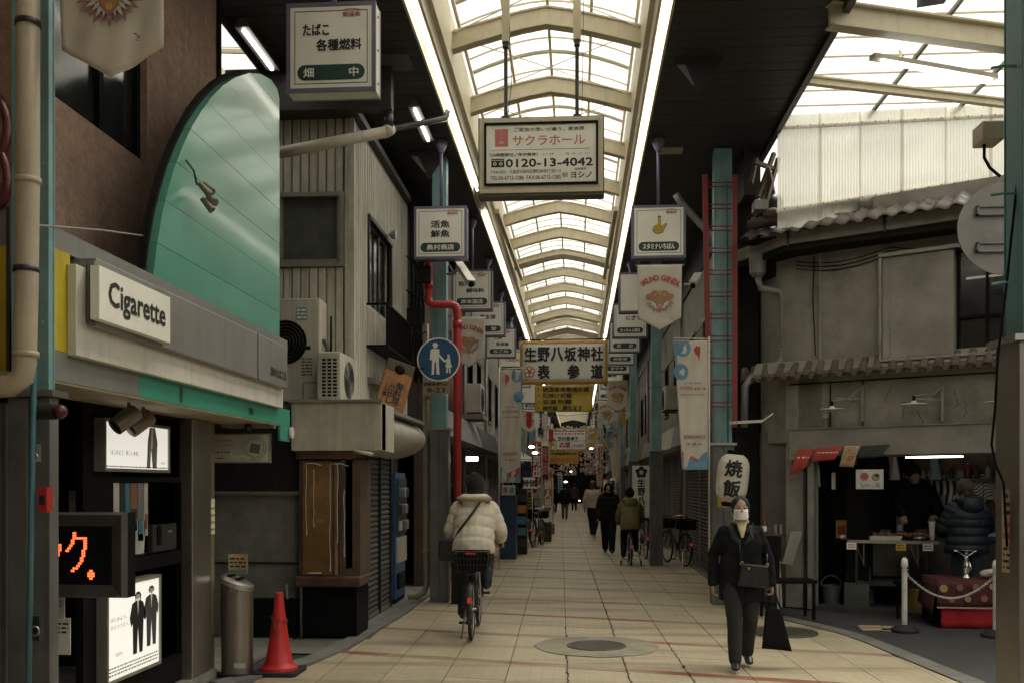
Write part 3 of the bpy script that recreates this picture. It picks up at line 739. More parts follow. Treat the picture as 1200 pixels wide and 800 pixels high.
def shield_banner(D, px, lab, ztop=4.5, sc=1.0, tip=3.65, src=None):
    p = W(px, 566, D)
    if src: return dup(src, None, (p.x, p.y, ztop), random.uniform(-.2, .2), lab)
    t = thing('banner', lab, 'banner', (p.x, p.y, ztop), 0, 'pointed cream banners printed with an emblem')
    H = ztop - tip; wd = .58 * sc
    def fn(u, v):
        x = (u - .5) * wd * (1 - .04 * v); zb = -(H - .16 * sc) - .16 * sc * (1 - abs(2 * u - 1))
        return (x, .010 * sin(u * 9 + 1) * v + .006 * sin(u * 21 + v * 6) * v + .01 * v * v, zb * v)
    MB().sheet(fn, 22, 20, .003).build('cloth', cloth, t, True)
    e = MB(); 
    MB().tube([(-wd / 2 - .03, .012, -.003), (wd / 2 + .03, .012, -.003)], .011, 8).build('rod', greym, t, True)
    arc_text('IKUNO GINZA', .36 * sc, radians(78), .068 * sc, 0, -.014, -.17 * sc - .36 * sc, redink, t)
    emblem(t, -.015, -.46 * sc, 1.0 * sc)
    s = MB(); s.tube([(.14 * sc + .014 * cos(a * 1.7) * sc + .004 * a * sc, -.016, -.70 * sc + .022 * sin(a) * sc) for a in [i * .6 for i in range(12)]], .0016, 4); s.build('signature', inkgrey, t)
    for sx in (-1, 1): MB().torus(.022, .004, (sx * (wd / 2 + .03), .012, .012), 'y', 12, 5).build('ring', darksteel, t)
    return t
B0 = shield_banner(12.5, 773, 'cream pointed banner reading IKUNO GINZA hung under the pointing hand sign')
BB = []
for D, px, z, lab in ((16.3, 549, 4.48, 'cream pointed IKUNO GINZA banner half hidden by the red pipe on the left'), (26.5, 723.5, 4.5, 'small cream pointed banner right of the yellow shrine board'),
                   (32, 711, 4.42, 'small cream pointed banner below and left of a bigger one on the right'), (36, 621, 4.42, 'small cream pointed banner right of the left expo banner'),
                   (46, 634, 4.4, 'tiny cream pointed banner left of the orange cheering board'), (46, 694, 4.4, 'tiny cream pointed banner right of the orange cheering board'), (58, 689, 4.2, 'farthest tiny cream banner on the right')):
    o = shield_banner(D, px, lab, z, src=B0); BB.append(o)
nb = shield_banner(4.28, 130, 'large cream pointed banner cropped by the top left corner, signed in black', ztop=4.23, sc=.85, tip=3.466)
# ================================================================ hanging boards over the street
def hung_board(px0, px1, py0, py1, D, name, lab, cat, th=.1, frame=None):
    a = W(px0, py1, D); b = W(px1, py0, D); cx = (a.x + b.x) / 2; y = (a.y + b.y) / 2; w_ = b.x - a.x; h = b.z - a.z
    return thing(name, lab, cat, (cx, y, a.z)), w_, h
t, w_, h = hung_board(560, 708, 137, 230, 9.8, 'hanging_sign', 'big framed hanging sign reading 0120-13-4042 in the middle of the arcade', 'sign')
MB().box(-w_ / 2, w_ / 2, 0, .16, 0, h).build('casing', M('dark_brown_casing', (.06, .055, .045), .5), t, bevel=.004)
MB().box(-w_ / 2 + .012, w_ / 2 - .012, -.012, -.001, .035, h - .012).build('border_panel', cream, t, bevel=.003)
k = MB(); x0, x1, z0, z1 = -w_ / 2 + .085, w_ / 2 - .085, .13, h - .085
for a in ((x0, x1, z0 - .022, z0), (x0, x1, z1, z1 + .022), (x0 - .022, x0, z0 - .022, z1 + .022), (x1, x1 + .022, z0 - .022, z1 + .022)): k.box(a[0], a[1], -.035, -.012, a[2], a[3])
k.build('frame', black, t)
MB().box(x0, x1, -.018, -.013, z0, z1).build('face_panel', signface, t)
fw, fh = x1 - x0, z1 - z0; Y = -.0195
def sx_(u): return x0 + fw * u
def sz_(v): return z1 - fh * v
text('ご家族の想いが集う、家族葬', inkgrey, t, sx_(.575), Y, sz_(.085), w=fw * .64, h=fh * .065, bold=.03)
text('サクラホール', pinkink, t, sx_(.57), Y, sz_(.27), w=fw * .66, h=fh * .17, bold=.02)
MB().box(sx_(.08), sx_(.20), Y, Y + .001, sz_(.37), sz_(.07)).build('red_square', pinkink, t)
q = MB()
for i in range(5): a = radians(90 + 72 * i); flat(q, [(sx_(.14) + .018 * cos(a + d) * r_, sz_(.30) + .013 * sin(a + d) * r_) for d, r_ in ((0, .35), (-.35, 1), (0, 1.25), (.35, 1))], Y - .001)
for i in range(3): disc(q, sx_(.14), Y - .001, sz_(.11 + .05 * i), .004, 8)
q.build('blossom_mark', signface, t)
MB().box(sx_(.04), sx_(.95), Y, Y + .001, sz_(.43), sz_(.423)).build('rule_line', inkgrey, t)
text('（24時間受付／年中無休）', ink, t, sx_(.25), Y, sz_(.51), w=fw * .44, h=fh * .06, bold=.035)
text('い ざ　　ヨ シ ノ に', inkgrey, t, sx_(.73), Y, sz_(.51), w=fw * .42, h=fh * .04, bold=.02)
q = MB(); q.box(sx_(.045), sx_(.165), Y, Y + .001, sz_(.72), sz_(.575)); q.build('dial_mark', ink, t)
q = MB(); [ring(q, sx_(.078 + .055 * i), Y - .001, sz_(.66), .010, .017, 16) for i in range(2)]; q.box(sx_(.05), sx_(.16), Y - .001, Y - .0005, sz_(.605), sz_(.598)); q.build('dial_mark_rings', signface, t)
text('0120-13-4042', ink, t, sx_(.575), Y, sz_(.655), w=fw * .79, h=fh * .135, bold=.04)
text('〒544-0023　大阪府大阪市生野区林寺5丁目7-14', inkgrey, t, sx_(.36), Y, sz_(.80), w=fw * .64, h=fh * .065, bold=.02)
text('TEL:06-6712-1286  FAX:06-6712-1285', inkgrey, t, sx_(.36), Y, sz_(.905), w=fw * .64, h=fh * .065, bold=.025)
text('ヨシノ', ink, t, sx_(.865), Y, sz_(.875), w=fw * .19, h=fh * .10, bold=.035)
text('総合葬祭', inkgrey, t, sx_(.86), Y, sz_(.775), w=fw * .10, h=fh * .04, bold=.02); text('株式会社', inkgrey, t, sx_(.72), Y, sz_(.87), w=fw * .05, h=fh * .08, bold=.02)
for x in (-w_ * .285, w_ * .285):
    s_ = MB(); s_.tube([(x, .08, h), (x, .08, h + .78)], .02, 8)
    s_.cbox(x, .08, h + .015, .08, .1, .03); s_.cbox(x, .08, h + .78, .06, .06, .06)
    s_.build('suspension_rod', darksteel, t, 35)
for x in (-w_ * .285, w_ * .285): MB().bar((x, .08, h + .8), (x, .08, 6.75 - t.location.z), .08, .06).build('cream_strut', cream, t)
s_ = MB(); s_.tube([(-w_ * .285 + .02, .06, h + .02), (-w_ * .285 + .06, .06, h + .35), (-w_ * .285 + .03, .06, h + 1.3)], .004, 5); s_.tube([(w_ * .285 + .05, .06, h + .02), (w_ * .285 + .07, .06, h + 1.3)], .004, 5); s_.build('wires', darksteel, t)
b = MB(); [b.cbox(x, -.014, z, .01, .006, .01) for x in (-w_ * .46, 0, w_ * .46) for z in (.09, h - .045)]; b.build('screws', inkgrey, t, kind='stuff')
# shrine approach board
t, w_, h = hung_board(609, 712, 399, 450, 24, 'shrine_banner', 'yellow bordered white shrine banner with large black brush characters across the arcade', 'banner')
def wavy(x0, x1, z0, z1, amp, yo=0): return lambda u, v: (x0 + (x1 - x0) * u, yo + amp * sin(u * 11) * v, z1 + (z0 - z1) * v)
MB().sheet(wavy(-w_ / 2, w_ / 2, 0, h, .006), 12, 8, .006).build('border_cloth', yellow, t, True)
MB().sheet(wavy(-w_ / 2 + .07, w_ / 2 - .07, .06, h - .05, .006, -.006), 12, 8, .003).build('white_cloth', M('white_print_cloth', (.70, .68, .62), .8, var=.06), t, True)
for z in (h - .075, .062): MB().box(-w_ / 2 + .07, w_ / 2 - .07, -.018, -.014, z, z + .035).build('red_line', orink, t)
cw = (w_ - .2) / 6
for i, ch in enumerate('生野八坂神社'): text(ch, ink, t, -w_ / 2 + .10 + cw * (i + .5), -.02, h * .69, h=h * .31, w=cw * .86, bold=.05)
for i, ch in ((1, '表'), (3, '参'), (5, '道')): text(ch, ink, t, -w_ / 2 + .10 + cw * (i + .5) + (.08 if i == 3 else 0), -.02, h * .29, h=h * .31, w=cw * .86, bold=.05)
q = MB(); cx = -w_ / 2 + .10 + cw * .42
for i in range(5): a = radians(90 + 72 * i); disc(q, cx + .085 * cos(a), -.02, h * .29 + .085 * sin(a), .075, 14)
q.build('crest', orink, t); q = MB()
ring(q, cx, -.022, h * .29, .055, .068, 20); [disc(q, cx + .09 * cos(radians(90 + 72 * i)), -.022, h * .29 + .09 * sin(radians(90 + 72 * i)), .03, 10) for i in range(5)]; q.build('crest_lines', signface, t)
MB().tube([(-w_ / 2 - .25, .01, h + .03), (w_ / 2 + .2, .01, h + .03)], .018, 8).build('rod', darksteel, t, True)
MB().tube([(-w_ / 2 - .1, .01, h + .03), (-w_ / 2 - .1, .01, 6.4 - t.location.z)], .006, 5).build('wire', darksteel, t); MB().tube([(w_ / 2 + .1, .01, h + .03), (w_ / 2 + .1, .01, 6.4 - t.location.z)], .006, 5).build('wire', darksteel, t)
t, w_, h = hung_board(626.5, 694.5, 451, 482, 24, 'prayer_banner', 'yellow cloth with four bulleted lines hung under the shrine banner, lower right crumpled', 'banner')
MB().sheet(lambda u, v: (-w_ / 2 + w_ * u, .02 + .012 * sin(u * 7 + v * 3) + .03 * math.exp(-((u - .75) ** 2 + (v - .45) ** 2) * 30), h * (1 - v)), 18, 10, .004).build('cloth', yellow, t, True)
for i, (s1, wf) in enumerate((('諸国客業繁盛祈願', .80), ('厄除け祈願', .50), ('安産祈願', .50), ('諸祈願　承ります', .68))):
    z = h * (.85 - .235 * i); text(s1, ink, t, -w_ / 2 + w_ * .14, -.006, z, h=h * .17, w=w_ * wf, bold=.035, align='l')
    q = MB(); disc(q, -w_ / 2 + w_ * .07, -.006, z, .02, 10); q.build('bullet', ink, t)
t, w_, h = hung_board(639, 687.5, 501, 527, 50, 'cheering_banner', 'yellow bordered cheering board with a round portrait deep in the arcade', 'banner')
MB().box(-w_ / 2, w_ / 2, 0, .04, 0, h).build('board', yellow, t)
MB().box(-w_ / 2 + .07, w_ / 2 - .07, -.006, -.001, .06, h - .06).build('white_field', signface, t)
q = MB(); fake_lines(q, -w_ * .38, w_ * .44, -.01, h * .92, h * .68, 2); q.build('red_print', redink, t)
q = MB(); disc(q, -w_ * .34, -.01, h * .38, .22, 20); q.build('portrait_disc', mauve, t)
q = MB(); disc(q, -w_ * .34, -.014, h * .36, .10, 14, .8); q.build('portrait_face', M('pale_print', (.6, .42, .33), .8, bump=0), t)
text('芝村惠津子', ink, t, w_ * .05, -.01, h * .52, h=h * .17, w=w_ * .5, bold=.05); text('応援', redink, t, -w_ * .03, -.01, h * .24, h=h * .24, w=w_ * .26, bold=.06); text('しています！', ink, t, w_ * .28, -.01, h * .2, h=h * .14, w=w_ * .3, bold=.04)
t, w_, h = hung_board(644, 678, 528, 543, 50, 'thanks_banner', 'small yellow and orange banner hung under the cheering board', 'banner')
MB().box(-w_ / 2, w_ / 2, 0, .03, 0, h).build('cloth', yellow, t)
text('生野銀座商店街', ink, t, 0, -.008, h * .80, h=h * .2, w=w_ * .9, bold=.05); text('優勝おめでとう！', M('vivid_orange_ink', (.75, .16, .03), .7, bump=0), t, 0, -.008, h * .3, h=h * .36, w=w_ * .93, bold=.05)
t, w_, h = hung_board(642, 648, 548, 568, 52, 'yellow_pennant', 'narrow upright yellow pennant with black writing left of the far walkers', 'banner')
MB().box(-w_ / 2, w_ / 2, 0, .02, 0, h).build('cloth', yellow, t); vtext('大売出し', ink, t, 0, -.006, h * .95, .2, .1)
# ================================================================ expo banners on poles
EX = MB()
def expo(px0, px1, py0, py1, D, mir, lab, taper=.25, print_=True):
    a = W(px0, py1, D); b = W(px1, py0, D); w_ = b.x - a.x; h = b.z - a.z
    t = thing('expo_banner', lab, 'banner', ((a.x + b.x) / 2, a.y, a.z), 0, 'tall white event banners on poles')
    sg = 1 if mir else -1                                        # pole side
    def P(u, v, yo=0):
        xx = (u - .5) * w_
        xe = sg * w_ / 2; xx = xe + (xx - xe) * (1 - taper * v ** .8)
        return Vector((xx, yo + .03 * sin(v * 5 + u * 2) * (1 - u if mir else u) + .008 * sin(u * 14 + v * 9), h * (1 - v)))
    MB().sheet(lambda u, v: P(u, v), 14, 34, .003).build('cloth', cloth, t, True)
    def blob(poly, mat, nm):
        m = MB(); n = len(poly); pts = [P((1 - x) if mir else x, z, -.006) for x, z in poly]
        c = sum(pts, Vector()) / n; m.add([tuple(p) for p in pts] + [tuple(c)], [(i, (i + 1) % n, n) for i in range(n)]); m.build(nm, mat, t)
    def circ(cx, cz, r, a0=0, a1=360, asp=w_ / h): return [(cx + r * cos(radians(a0 + (a1 - a0) * i / 14)), cz + r * asp * sin(radians(a0 + (a1 - a0) * i / 14))) for i in range(15)]
    blob([(.55, .005), (.99, .005), (.99, .12)] + circ(.74, .06, .24, 20, 190), bluecloth, 'blue_cloud')
    blob(circ(.84, .24, .24, 0, 350), bluecloth, 'blue_cloud'); blob([(.93, .06), (.995, .06), (.995, .32), (.93, .28)], bluecloth, 'blue_cloud')
    blob([(.22, .05), (.34, .04), (.42, .07), (.38, .10), (.30, .12), (.27, .16), (.23, .10)], redink, 'red_drop')
    blob([(.01, .86), (.14, .87), (.22, .91), (.5, .93), (.99, .90), (.99, .995), (.01, .995)], bluecloth, 'blue_wave')
    blob([(.32, .925), (.55, .90), (.97, .86), (.99, .93), (.7, .955), (.5, .96)], redink, 'red_wave')
    if print_:
        def tx(s, v, ww, hh, mat):
            c = P(.5, v); text(s, mat, t, c.x, -.03, c.z, h=hh * h, w=ww * w_, bold=.03, mirror=mir)
        tx('See you', .33, .5, .022, bluecloth); tx('at the EXPO', .37, .75, .025, redink); tx('OSAKA KANSAI', .42, .7, .014, inkgrey)
        tx('EXPO2025', .745, .62, .024, redink); tx('大 阪 市', .80, .45, .02, inkgrey)
    px = sg * w_ / 2 + sg * .02
    MB().tube([(px, .01, -1.9 + 0 if not mir else -1.2), (px, .01, h + .05)], .013, 8).build('pole', whitep, t, True)
    MB().tube([(px, .01, h + .02), (-sg * w_ / 2, .01, h + .035)], .009, 6).build('rod', whitep, t, True)
    for i in range(5): MB().torus(.016, .003, (-sg * w_ / 2 + sg * w_ * (i + .3) / 5, .01, h + .025), 'x', 8, 4).build('clip', whitep, t)
    return t
expo(789, 829, 399, 550, 12.6, True, 'tall white banner seen from behind with mirrored EXPO lettering, left of the red ladder')
expo(586, 613, 433, 565, 18.2, False, 'tall white expo banner with blue waves on the left before the blue cabinet', .12)
expo(712, 726, 505, 571, 33, True, 'small far expo banner, tapering, between posts on the right', .45, False)
expo(696, 703, 527, 570, 46, True, 'tiny farthest expo banner on the right', .5, False)
# ================================================================ tobacco shop, left foreground
LW = Fr(-3.15, 0, pi / 2)                                      # shop wall, local x = world Y, local -y = towards the street
LF = Fr(-2.55, 0, pi / 2)                                      # fascia plane
shop = thing('tobacco_shop', 'tobacco shop front with a green curved panel and a white and grey fascia', 'shop', (-3.15, 0, 0), pi / 2)
def wall_open(x0, x1, z0, z1, ops, y0=0, y1=.2):
    """wall rectangle with rectangular openings (x0,x1,z0,z1)"""
    m = MB(); xs = sorted({x0, x1} | {o[0] for o in ops} | {o[1] for o in ops}); 
    for a, b in zip(xs, xs[1:]):
        cuts = sorted((o[2], o[3]) for o in ops if o[0] <= a + 1e-6 and o[1] >= b - 1e-6); z = z0
        for c, d in cuts:
            if c > z: m.box(a, b, y0, y1, z, c)
            z = d
        if z < z1: m.box(a, b, y0, y1, z, z1)
    return m
# inner room: back and side walls, ceiling
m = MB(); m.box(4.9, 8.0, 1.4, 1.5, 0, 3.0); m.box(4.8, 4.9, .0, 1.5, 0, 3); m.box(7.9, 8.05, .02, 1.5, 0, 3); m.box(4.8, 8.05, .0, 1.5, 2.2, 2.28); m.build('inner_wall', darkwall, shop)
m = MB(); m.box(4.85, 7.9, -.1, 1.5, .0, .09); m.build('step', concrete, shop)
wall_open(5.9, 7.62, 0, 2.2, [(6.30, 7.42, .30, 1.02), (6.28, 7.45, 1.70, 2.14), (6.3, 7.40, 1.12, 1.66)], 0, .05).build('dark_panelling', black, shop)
# stainless corner pillar
x0, _ = LW.hit(196, 600); x1, _ = LW.hit(223, 600)
m = MB().box(7.42, 7.78, -.09, .02, 0, 2.16); m.box(7.80, 7.86, -.07, .04, 0, 2.16); m.build('corner_pillar', steel, shop, bevel=.006)
MB().box(7.88, 7.98, -.05, .05, 0, 2.16).build('yellowed_jamb', M('yellowed_strip', (.26, .20, .10), .5, dirt=.5), shop)
st = MB().box(7.885, 7.975, -.056, -.051, 1.22, 1.52); st.build('strip_sticker', signface, shop)
st = MB(); [st.box(7.89, 7.97, -.058, -.0565, 1.25 + .06 * i, 1.27 + .06 * i) for i in range(4)]; st.build('sticker_print', yellow, shop)
# lit posters
def lightbox(px0, py0a, px1, nm, zt, zb, lab):
    lw = Fr(-3.086, 0, pi / 2); xa, _ = lw.hit(px0, 500); xb, _ = lw.hit(px1, 500)
    t = thing(nm, lab, 'poster box', (-3.15 + .06, 0, 0), pi / 2)
    m = MB(); e = .022
    m.box(xa, xb, 0, .08, zb, zt); m.build('casing', greym, t)
    f = MB(); f.box(xa, xb, -.015, 0, zb, zb + e); f.box(xa, xb, -.015, 0, zt - e, zt); f.box(xa, xa + e, -.015, 0, zb + e, zt - e); f.box(xb - e, xb, -.015, 0, zb + e, zt - e); f.build('frame', alum, t)
    MB().box(xa + e, xb - e, -.004, -.001, zb + e, zt - e).build('lit_panel', boxlit, t)
    return t, xa, xb
t, a, b = lightbox(121, 490, 198, 'poster_lightbox', 2.08, 1.73, 'wide lit white poster box with a standing figure, upper one in the tobacco shop')
def person_print(t, cx, zb, h, coat, hair, arm=1, wx=1.7, long=0):
    def fx_(m, P, y): return flat(m, [(cx + (p[0] - cx) * wx, p[1]) for p in P], y)
    m = MB(); k = h
    fx_(m, [(cx + x * k, zb + z * k) for x, z in ((-.10, .0), (-.02, .0), (0, .42), (.03, 0), (.10, 0), (.12, .55), (.15, .50), (.16, .66), (.11, .82), (.04, .86), (-.04, .86), (-.12, .82), (-.17, .6), (-.14, .45), (-.11, .5))], -.0055); m.build('printed_suit', coat, t)
    m = MB(); disc(m, cx, -.006, zb + .93 * k, .06 * k, 14, 1.15); m.build('printed_face', M('pale_print2', (.5, .46, .42), .8, bump=0), t)
    m = MB(); fx_(m, [(cx + x * k, zb + z * k) for x, z in ((-.055, .88), (-.065, .95), (-.03, 1.0), (.03, 1.0), (.065, .95), (.055, .88 - long), (.035, .96), (-.035, .96), (-.05, .88 - long))], -.0065); m.build('printed_hair', hair, t)
    m = MB(); fx_(m, [(cx + x * k, zb + z * k) for x, z in ((-.02, .86), (.02, .86), (0, .62))], -.0062); m.build('printed_shirt', signface, t)
sm = .0
m = MB(); cx = a + (b - a) * .70; flat(m, [(cx + x, z) for x, z in ((-.075, 1.76), (-.02, 1.76), (-.005, 1.90), (.02, 1.76), (.085, 1.76), (.10, 1.95), (.06, 2.055), (-.03, 2.055), (-.06, 1.95))], -.0055); m.build('printed_coat', M('print_grey', (.24, .23, .21), .8, bump=0), t)
m = MB(); flat(m, [(cx + x, z) for x, z in ((-.015, 1.9), (.02, 1.9), (.03, 2.055), (.0, 2.055))], -.0062); m.build('printed_shirt', signface, t)
text('はじめよう。新しい未来。', inkgrey, t, a + (b - a) * .30, -.006, 1.86, h=.035, w=(b - a) * .4, bold=0)
text('IQOS', inkgrey, t, a + (b - a) * .9, -.006, 1.80, h=.02, w=.07, bold=0)
q = MB(); fake_lines(q, a + .04, b - .04, -.0055, 1.775, 1.755, 1); q.build('fine_print', inkgrey, t)
t, a, b = lightbox(124, 690, 187.5, 'poster_lightbox', .98, .32, 'lit white poster box with two people in black suits, lower one in the tobacco shop')
person_print(t, a + (b - a) * .56, .46, .43, ink, ink, long=.14); person_print(t, a + (b - a) * .82, .48, .43, M('print_dark', (.06, .06, .06), .8, bump=0), ink)
text('はじめよう、', inkgrey, t, a + (b - a) * .22, -.006, .74, h=.028, w=(b - a) * .28, bold=0); text('ひとつうえへ。', inkgrey, t, a + (b - a) * .24, -.006, .69, h=.028, w=(b - a) * .32, bold=0)
text('IQOS', inkgrey, t, a + (b - a) * .22, -.006, .50, h=.025, w=.09, bold=0)
q = MB(); fake_lines(q, a + .04, b - .04, -.0055, .43, .36, 3); q.build('fine_print', inkgrey, t)
# shelves and display behind
disp = thing('display_rack', 'dim rack of cartons and leaflets between the two lit posters in the tobacco shop', 'display rack', (-3.15, 0, 0), pi / 2)
MB().box(6.3, 7.4, .05, .5, 1.12, 1.14).build('shelf', darksteel, disp); MB().box(6.3, 7.4, .5, .52, 1.12, 1.66).build('back_panel', black, disp)
rc = random.Random(9)
cc = [M('carton_%s' % n, c, .5, bump=0) for n, c in (('white', (.5, .5, .47)), ('black', (.03, .03, .035)), ('blue', (.06, .2, .3)), ('copper', (.25, .12, .07)), ('grey', (.2, .2, .2)))]
x = 6.34
for i in range(6):
    ww = rc.uniform(.06, .11); hh = rc.uniform(.34, .48); MB().box(x, x + ww, .02, .05, 1.66 - hh, 1.655).build('leaflet', cc[i % 5], disp)
    MB().box(x + .012, x + ww - .012, .017, .019, 1.66 - hh + .05, 1.66 - hh + .16).build('leaflet_print', cc[(i + 3) % 5], disp); x += ww + .012
MB().prism([(6.55, 1.14), (6.8, 1.14), (6.83, 1.38), (6.60, 1.40)], .02, .035).build('open_booklet', cc[0], disp)
MB().box(6.9, 7.32, .0, .04, 1.14, 1.34).build('device_box', cc[1], disp); MB().prism(rrect(7.0, 1.26, .06, .15, .025), -.012, -.001).build('device', black, disp)
text('IQOS', signface, disp, 7.2, -.003, 1.28, h=.018, w=.07, bold=0)
# fascia: deck, white panel, gray band, green band, yellow return
def fx(px): return LF.hit(px, 500)[0]
fa = thing('shop_fascia', 'grey and white fascia with green lower band over the tobacco shop', 'fascia', (-2.55, 0, 0), pi / 2)
X0, X1 = fx(64), 8.38
MB().box(X0, X1 - .02, .02, .6, 2.17, 2.20).build('canopy_underside', M('pale_canopy_board', (.42, .36, .27), .6, dirt=.5, streak=.2), fa)
MB().box(X0, X1 - .35, .03, .16, 2.205, 2.89).build('core', darksteel, fa)
xg = fx(163)
MB().box(X0, xg, -.0, .02, 2.155, 2.30).build('grey_band', greym, fa); MB().box(xg + .002, X1 - .05, -.0, .02, 2.155, 2.30).build('green_band', greenm, fa)
MB().box(X0, fx(82), .0, .025, 2.302, 2.80).build('yellow_panel', M('yellow_panel', (.55, .42, .02), .45, dirt=.2, streak=.2), fa)
MB().box(X0, X1 - .1, .005, .03, 2.80, 2.905).build('grey_top_panel', greym, fa)
xw0 = fx(78) ; m = MB().box(xw0, fx(325), -.05, -.002, 2.29, 2.745); m.build('white_panel', whitep, fa, bevel=.004)
q = MB()
flat(q, rrect(fx(212), 2.225, .05, .11, .02), -.0015); q.build('oval_mark', pillgreen, fa)
text('日専連', pillgreen, fa, fx(294), -.002, 2.215, h=.05, w=.10, bold=.04)
MB().box(X1 - .32, X1 - .05, -.001, .02, 2.02, 2.153).build('green_corner', greenm, fa)
MB().lathe([(.05, 0), (.05, .02), (.03, .03)], 16, (X1 - .06, -.03, 2.10), 'y').build('round_lamp', whitep, fa, 30)
MB().bar((X0, .02, 2.152), (X1 - .3, .02, 2.152), .02, .012).build('drip_edge', cream, fa)
# grey sign box with plate
gs = thing('fascia_sign', 'long grey metal sign box along the fascia with a white Cigarette plate', 'sign', (-2.60, 0, 0), pi / 2)
GF = Fr(-2.45, 0, pi / 2)
xa = GF.hit(113, 350)[0]; xb = GF.hit(337, 420)[0]
m = MB().box(xa, xb, -.15, -.01, 2.45, 2.80); m.build('casing', greym, gs, bevel=.008)
MB().box(xb - .76, xb - .752, -.154, -.151, 2.45, 2.80).build('seam', darksteel, gs)
q = MB()
for i in range(9): q.box(xa - .012, xa, -.145 + i * .015, -.14 + i * .015, 2.47, 2.78)
q.build('louvre_fins', greym, gs)
GP = Fr(-2.398, 0, pi / 2); pa, pb_ = GP.hit(117, 350)[0], GP.hit(200, 350)[0]
MB().box(pa, pb_, -.20, -.151, 2.475, 2.745).build('name_plate', signface, gs, bevel=.003)
text('Cigarette', ink, gs, (pa + pb_) / 2 + .01, -.2025, 2.605, h=.165, w=(pb_ - pa) * .80, bold=.03)
text('畑中たばこ店', ink, gs, xb - .25, -.153, 2.55, h=.075, w=.40, bold=.03)
# green curved fin
fin = thing('curved_panel', 'tall glossy mint green panel with a quarter round top above the tobacco shop', 'panel', (-2.62, 0, 0), pi / 2)
FF = Fr(-2.62, 0, pi / 2)
out = [(180, 318), (184, 285), (190, 250), (197, 222), (205, 195), (214, 171), (225, 148), (236, 130), (248, 114), (262, 100), (276, 91), (292, 86), (306, 87), (318, 94), (325, 104), (327.5, 116)]
pts = [FF.hit(x, y) for x, y in out]
xr = pts[-1][0]; pts = [(pts[0][0] - .03, 2.85)] + pts + [(xr, 2.85)]
# sheet panels between horizontal seams: clip the outline by z
def clipz(poly, z0, z1):
    for lvl, sg in ((z0, 1), (z1, -1)):
        out = []
        for i, p in enumerate(poly):
            q = poly[(i + 1) % len(poly)]; a, b = (p[1] - lvl) * sg, (q[1] - lvl) * sg
            if a >= 0: out.append(p)
            if a * b < 0: t_ = a / (a - b); out.append((p[0] + (q[0] - p[0]) * t_, p[1] + (q[1] - p[1]) * t_))
        poly = out
        if len(poly) < 3: return poly
    return poly
z = 2.85; i = 0
rg = random.Random(4)
while z < 5.0:
    q = clipz(pts, z + .0015, z + .298)
    if len(q) >= 3:
        # each panel bowed a little so that reflections wander
        m = MB(); xs_ = [p[0] for p in q]; xa_, xb_ = min(xs_), max(xs_)
        m.prism(q, rg.uniform(-.002, .002), .05); m.build('green_sheet', green, fin)
    z += .30; i += 1
m = MB()
xc = xr - .6; m.prism([(p[0] - (.022 if p[0] < xc else 0), p[1] + (.016 if p[1] > 4.2 else 0)) for p in pts], .051, .10)
m.build('edge_band', darkwall, fin)
sp = thing('spotlight_cluster', 'cluster of small aged spotlights on the green curved panel', 'spotlight', FF.w(*[FF.hit(222, 222)[0], -.06], FF.hit(222, 222)[1]), pi / 2)
m = MB(); m.tube([(-.08, .05, .17), (-.07, 0, .1), (-.02, 0, .02)], .008, 6); m.build('arm', darksteel, sp)
for dx, dz, a in ((-.03, .0, .3), (.05, .02, -.7), (.12, -.05, -1.1), (.02, -.09, 0)):
    MB().tube([(dx, -.02, dz + .03), (dx + .05 * sin(a), -.09, dz - .05 * cos(a))], [.017, .027], 10).build('spot_head', M('aged_spot', (.20, .16, .11), .45, .3), sp, 30)
# canopy downlights
for px, d in ((160, 0), (171, .12)):
    p = W(151 if d == 0 else 168, 500, 6.0 if d == 0 else 6.35)
    t = thing('can_spotlight', ('brown can spotlight under the canopy, nearer of the pair' if d == 0 else 'brown can spotlight under the canopy, farther of the pair'), 'spotlight', (p.x, p.y, 2.16), 0, 'pair of can spotlights under the tobacco shop canopy')
    MB().tube([(0, 0, 0), (0, 0, -.08)], .012, 8).build('stem', alum, t, True)
    MB().tube([(.03, .03, -.06), (-.05, -.08, -.16)], [.055, .055], 18).build('can', M('taupe_can', (.20, .165, .12), .35, .4), t, 30)
    MB().tube([(-.0505, -.0808, -.1605), (-.051, -.0812, -.161)], .044, 16).build('lens', black, t)
# menthol sign
a_, b_ = W(240, 542, 8.3), W(318, 507.5, 8.3)
t = thing('menthol_sign', 'pale menthol advertising sign with a cigarette pack inside a ring picture', 'sign', ((a_.x + b_.x) / 2, a_.y, a_.z))
ww, hh = b_.x - a_.x, b_.z - a_.z
MB().box(-ww / 2, ww / 2, 0, .05, 0, hh).build('casing', alum, t, bevel=.003); MB().box(-ww / 2 + .012, ww / 2 - .012, -.003, -.001, .012, hh - .012).build('face_panel', M('pale_green_face', (.50, .50, .40), .4, bump=0), t)
text('シトラスが香る', inkgrey, t, -ww * .26, -.005, hh * .78, h=.028, w=.22, bold=.01); text('無敵メンソール。', inkgrey, t, -ww * .245, -.005, hh * .60, h=.028, w=.23, bold=.01)
q = MB(); fake_lines(q, -ww * .45, -ww * .1, -.005, hh * .42, hh * .32, 1); fake_lines(q, -ww * .45, -ww * .2, -.005, hh * .2, hh * .12, 1); q.build('fine_print', ink, t)
q = MB(); [ring(q, ww * .27, -.005 - .0004 * i, hh * .5, r0, r0 + .008, 26) for i, r0 in enumerate((.075, .095))]; q.build('ring_print', M('sage_grey', (.25, .28, .22), .6, bump=0), t)
q = MB(); flat(q, [(ww * .27 + x, hh * .5 + z) for x, z in ((-.05, -.035), (.04, -.05), (.055, .03), (-.03, .045))], -.007); q.build('pack_print', M('pack_green', (.10, .14, .09), .6, bump=0), t)
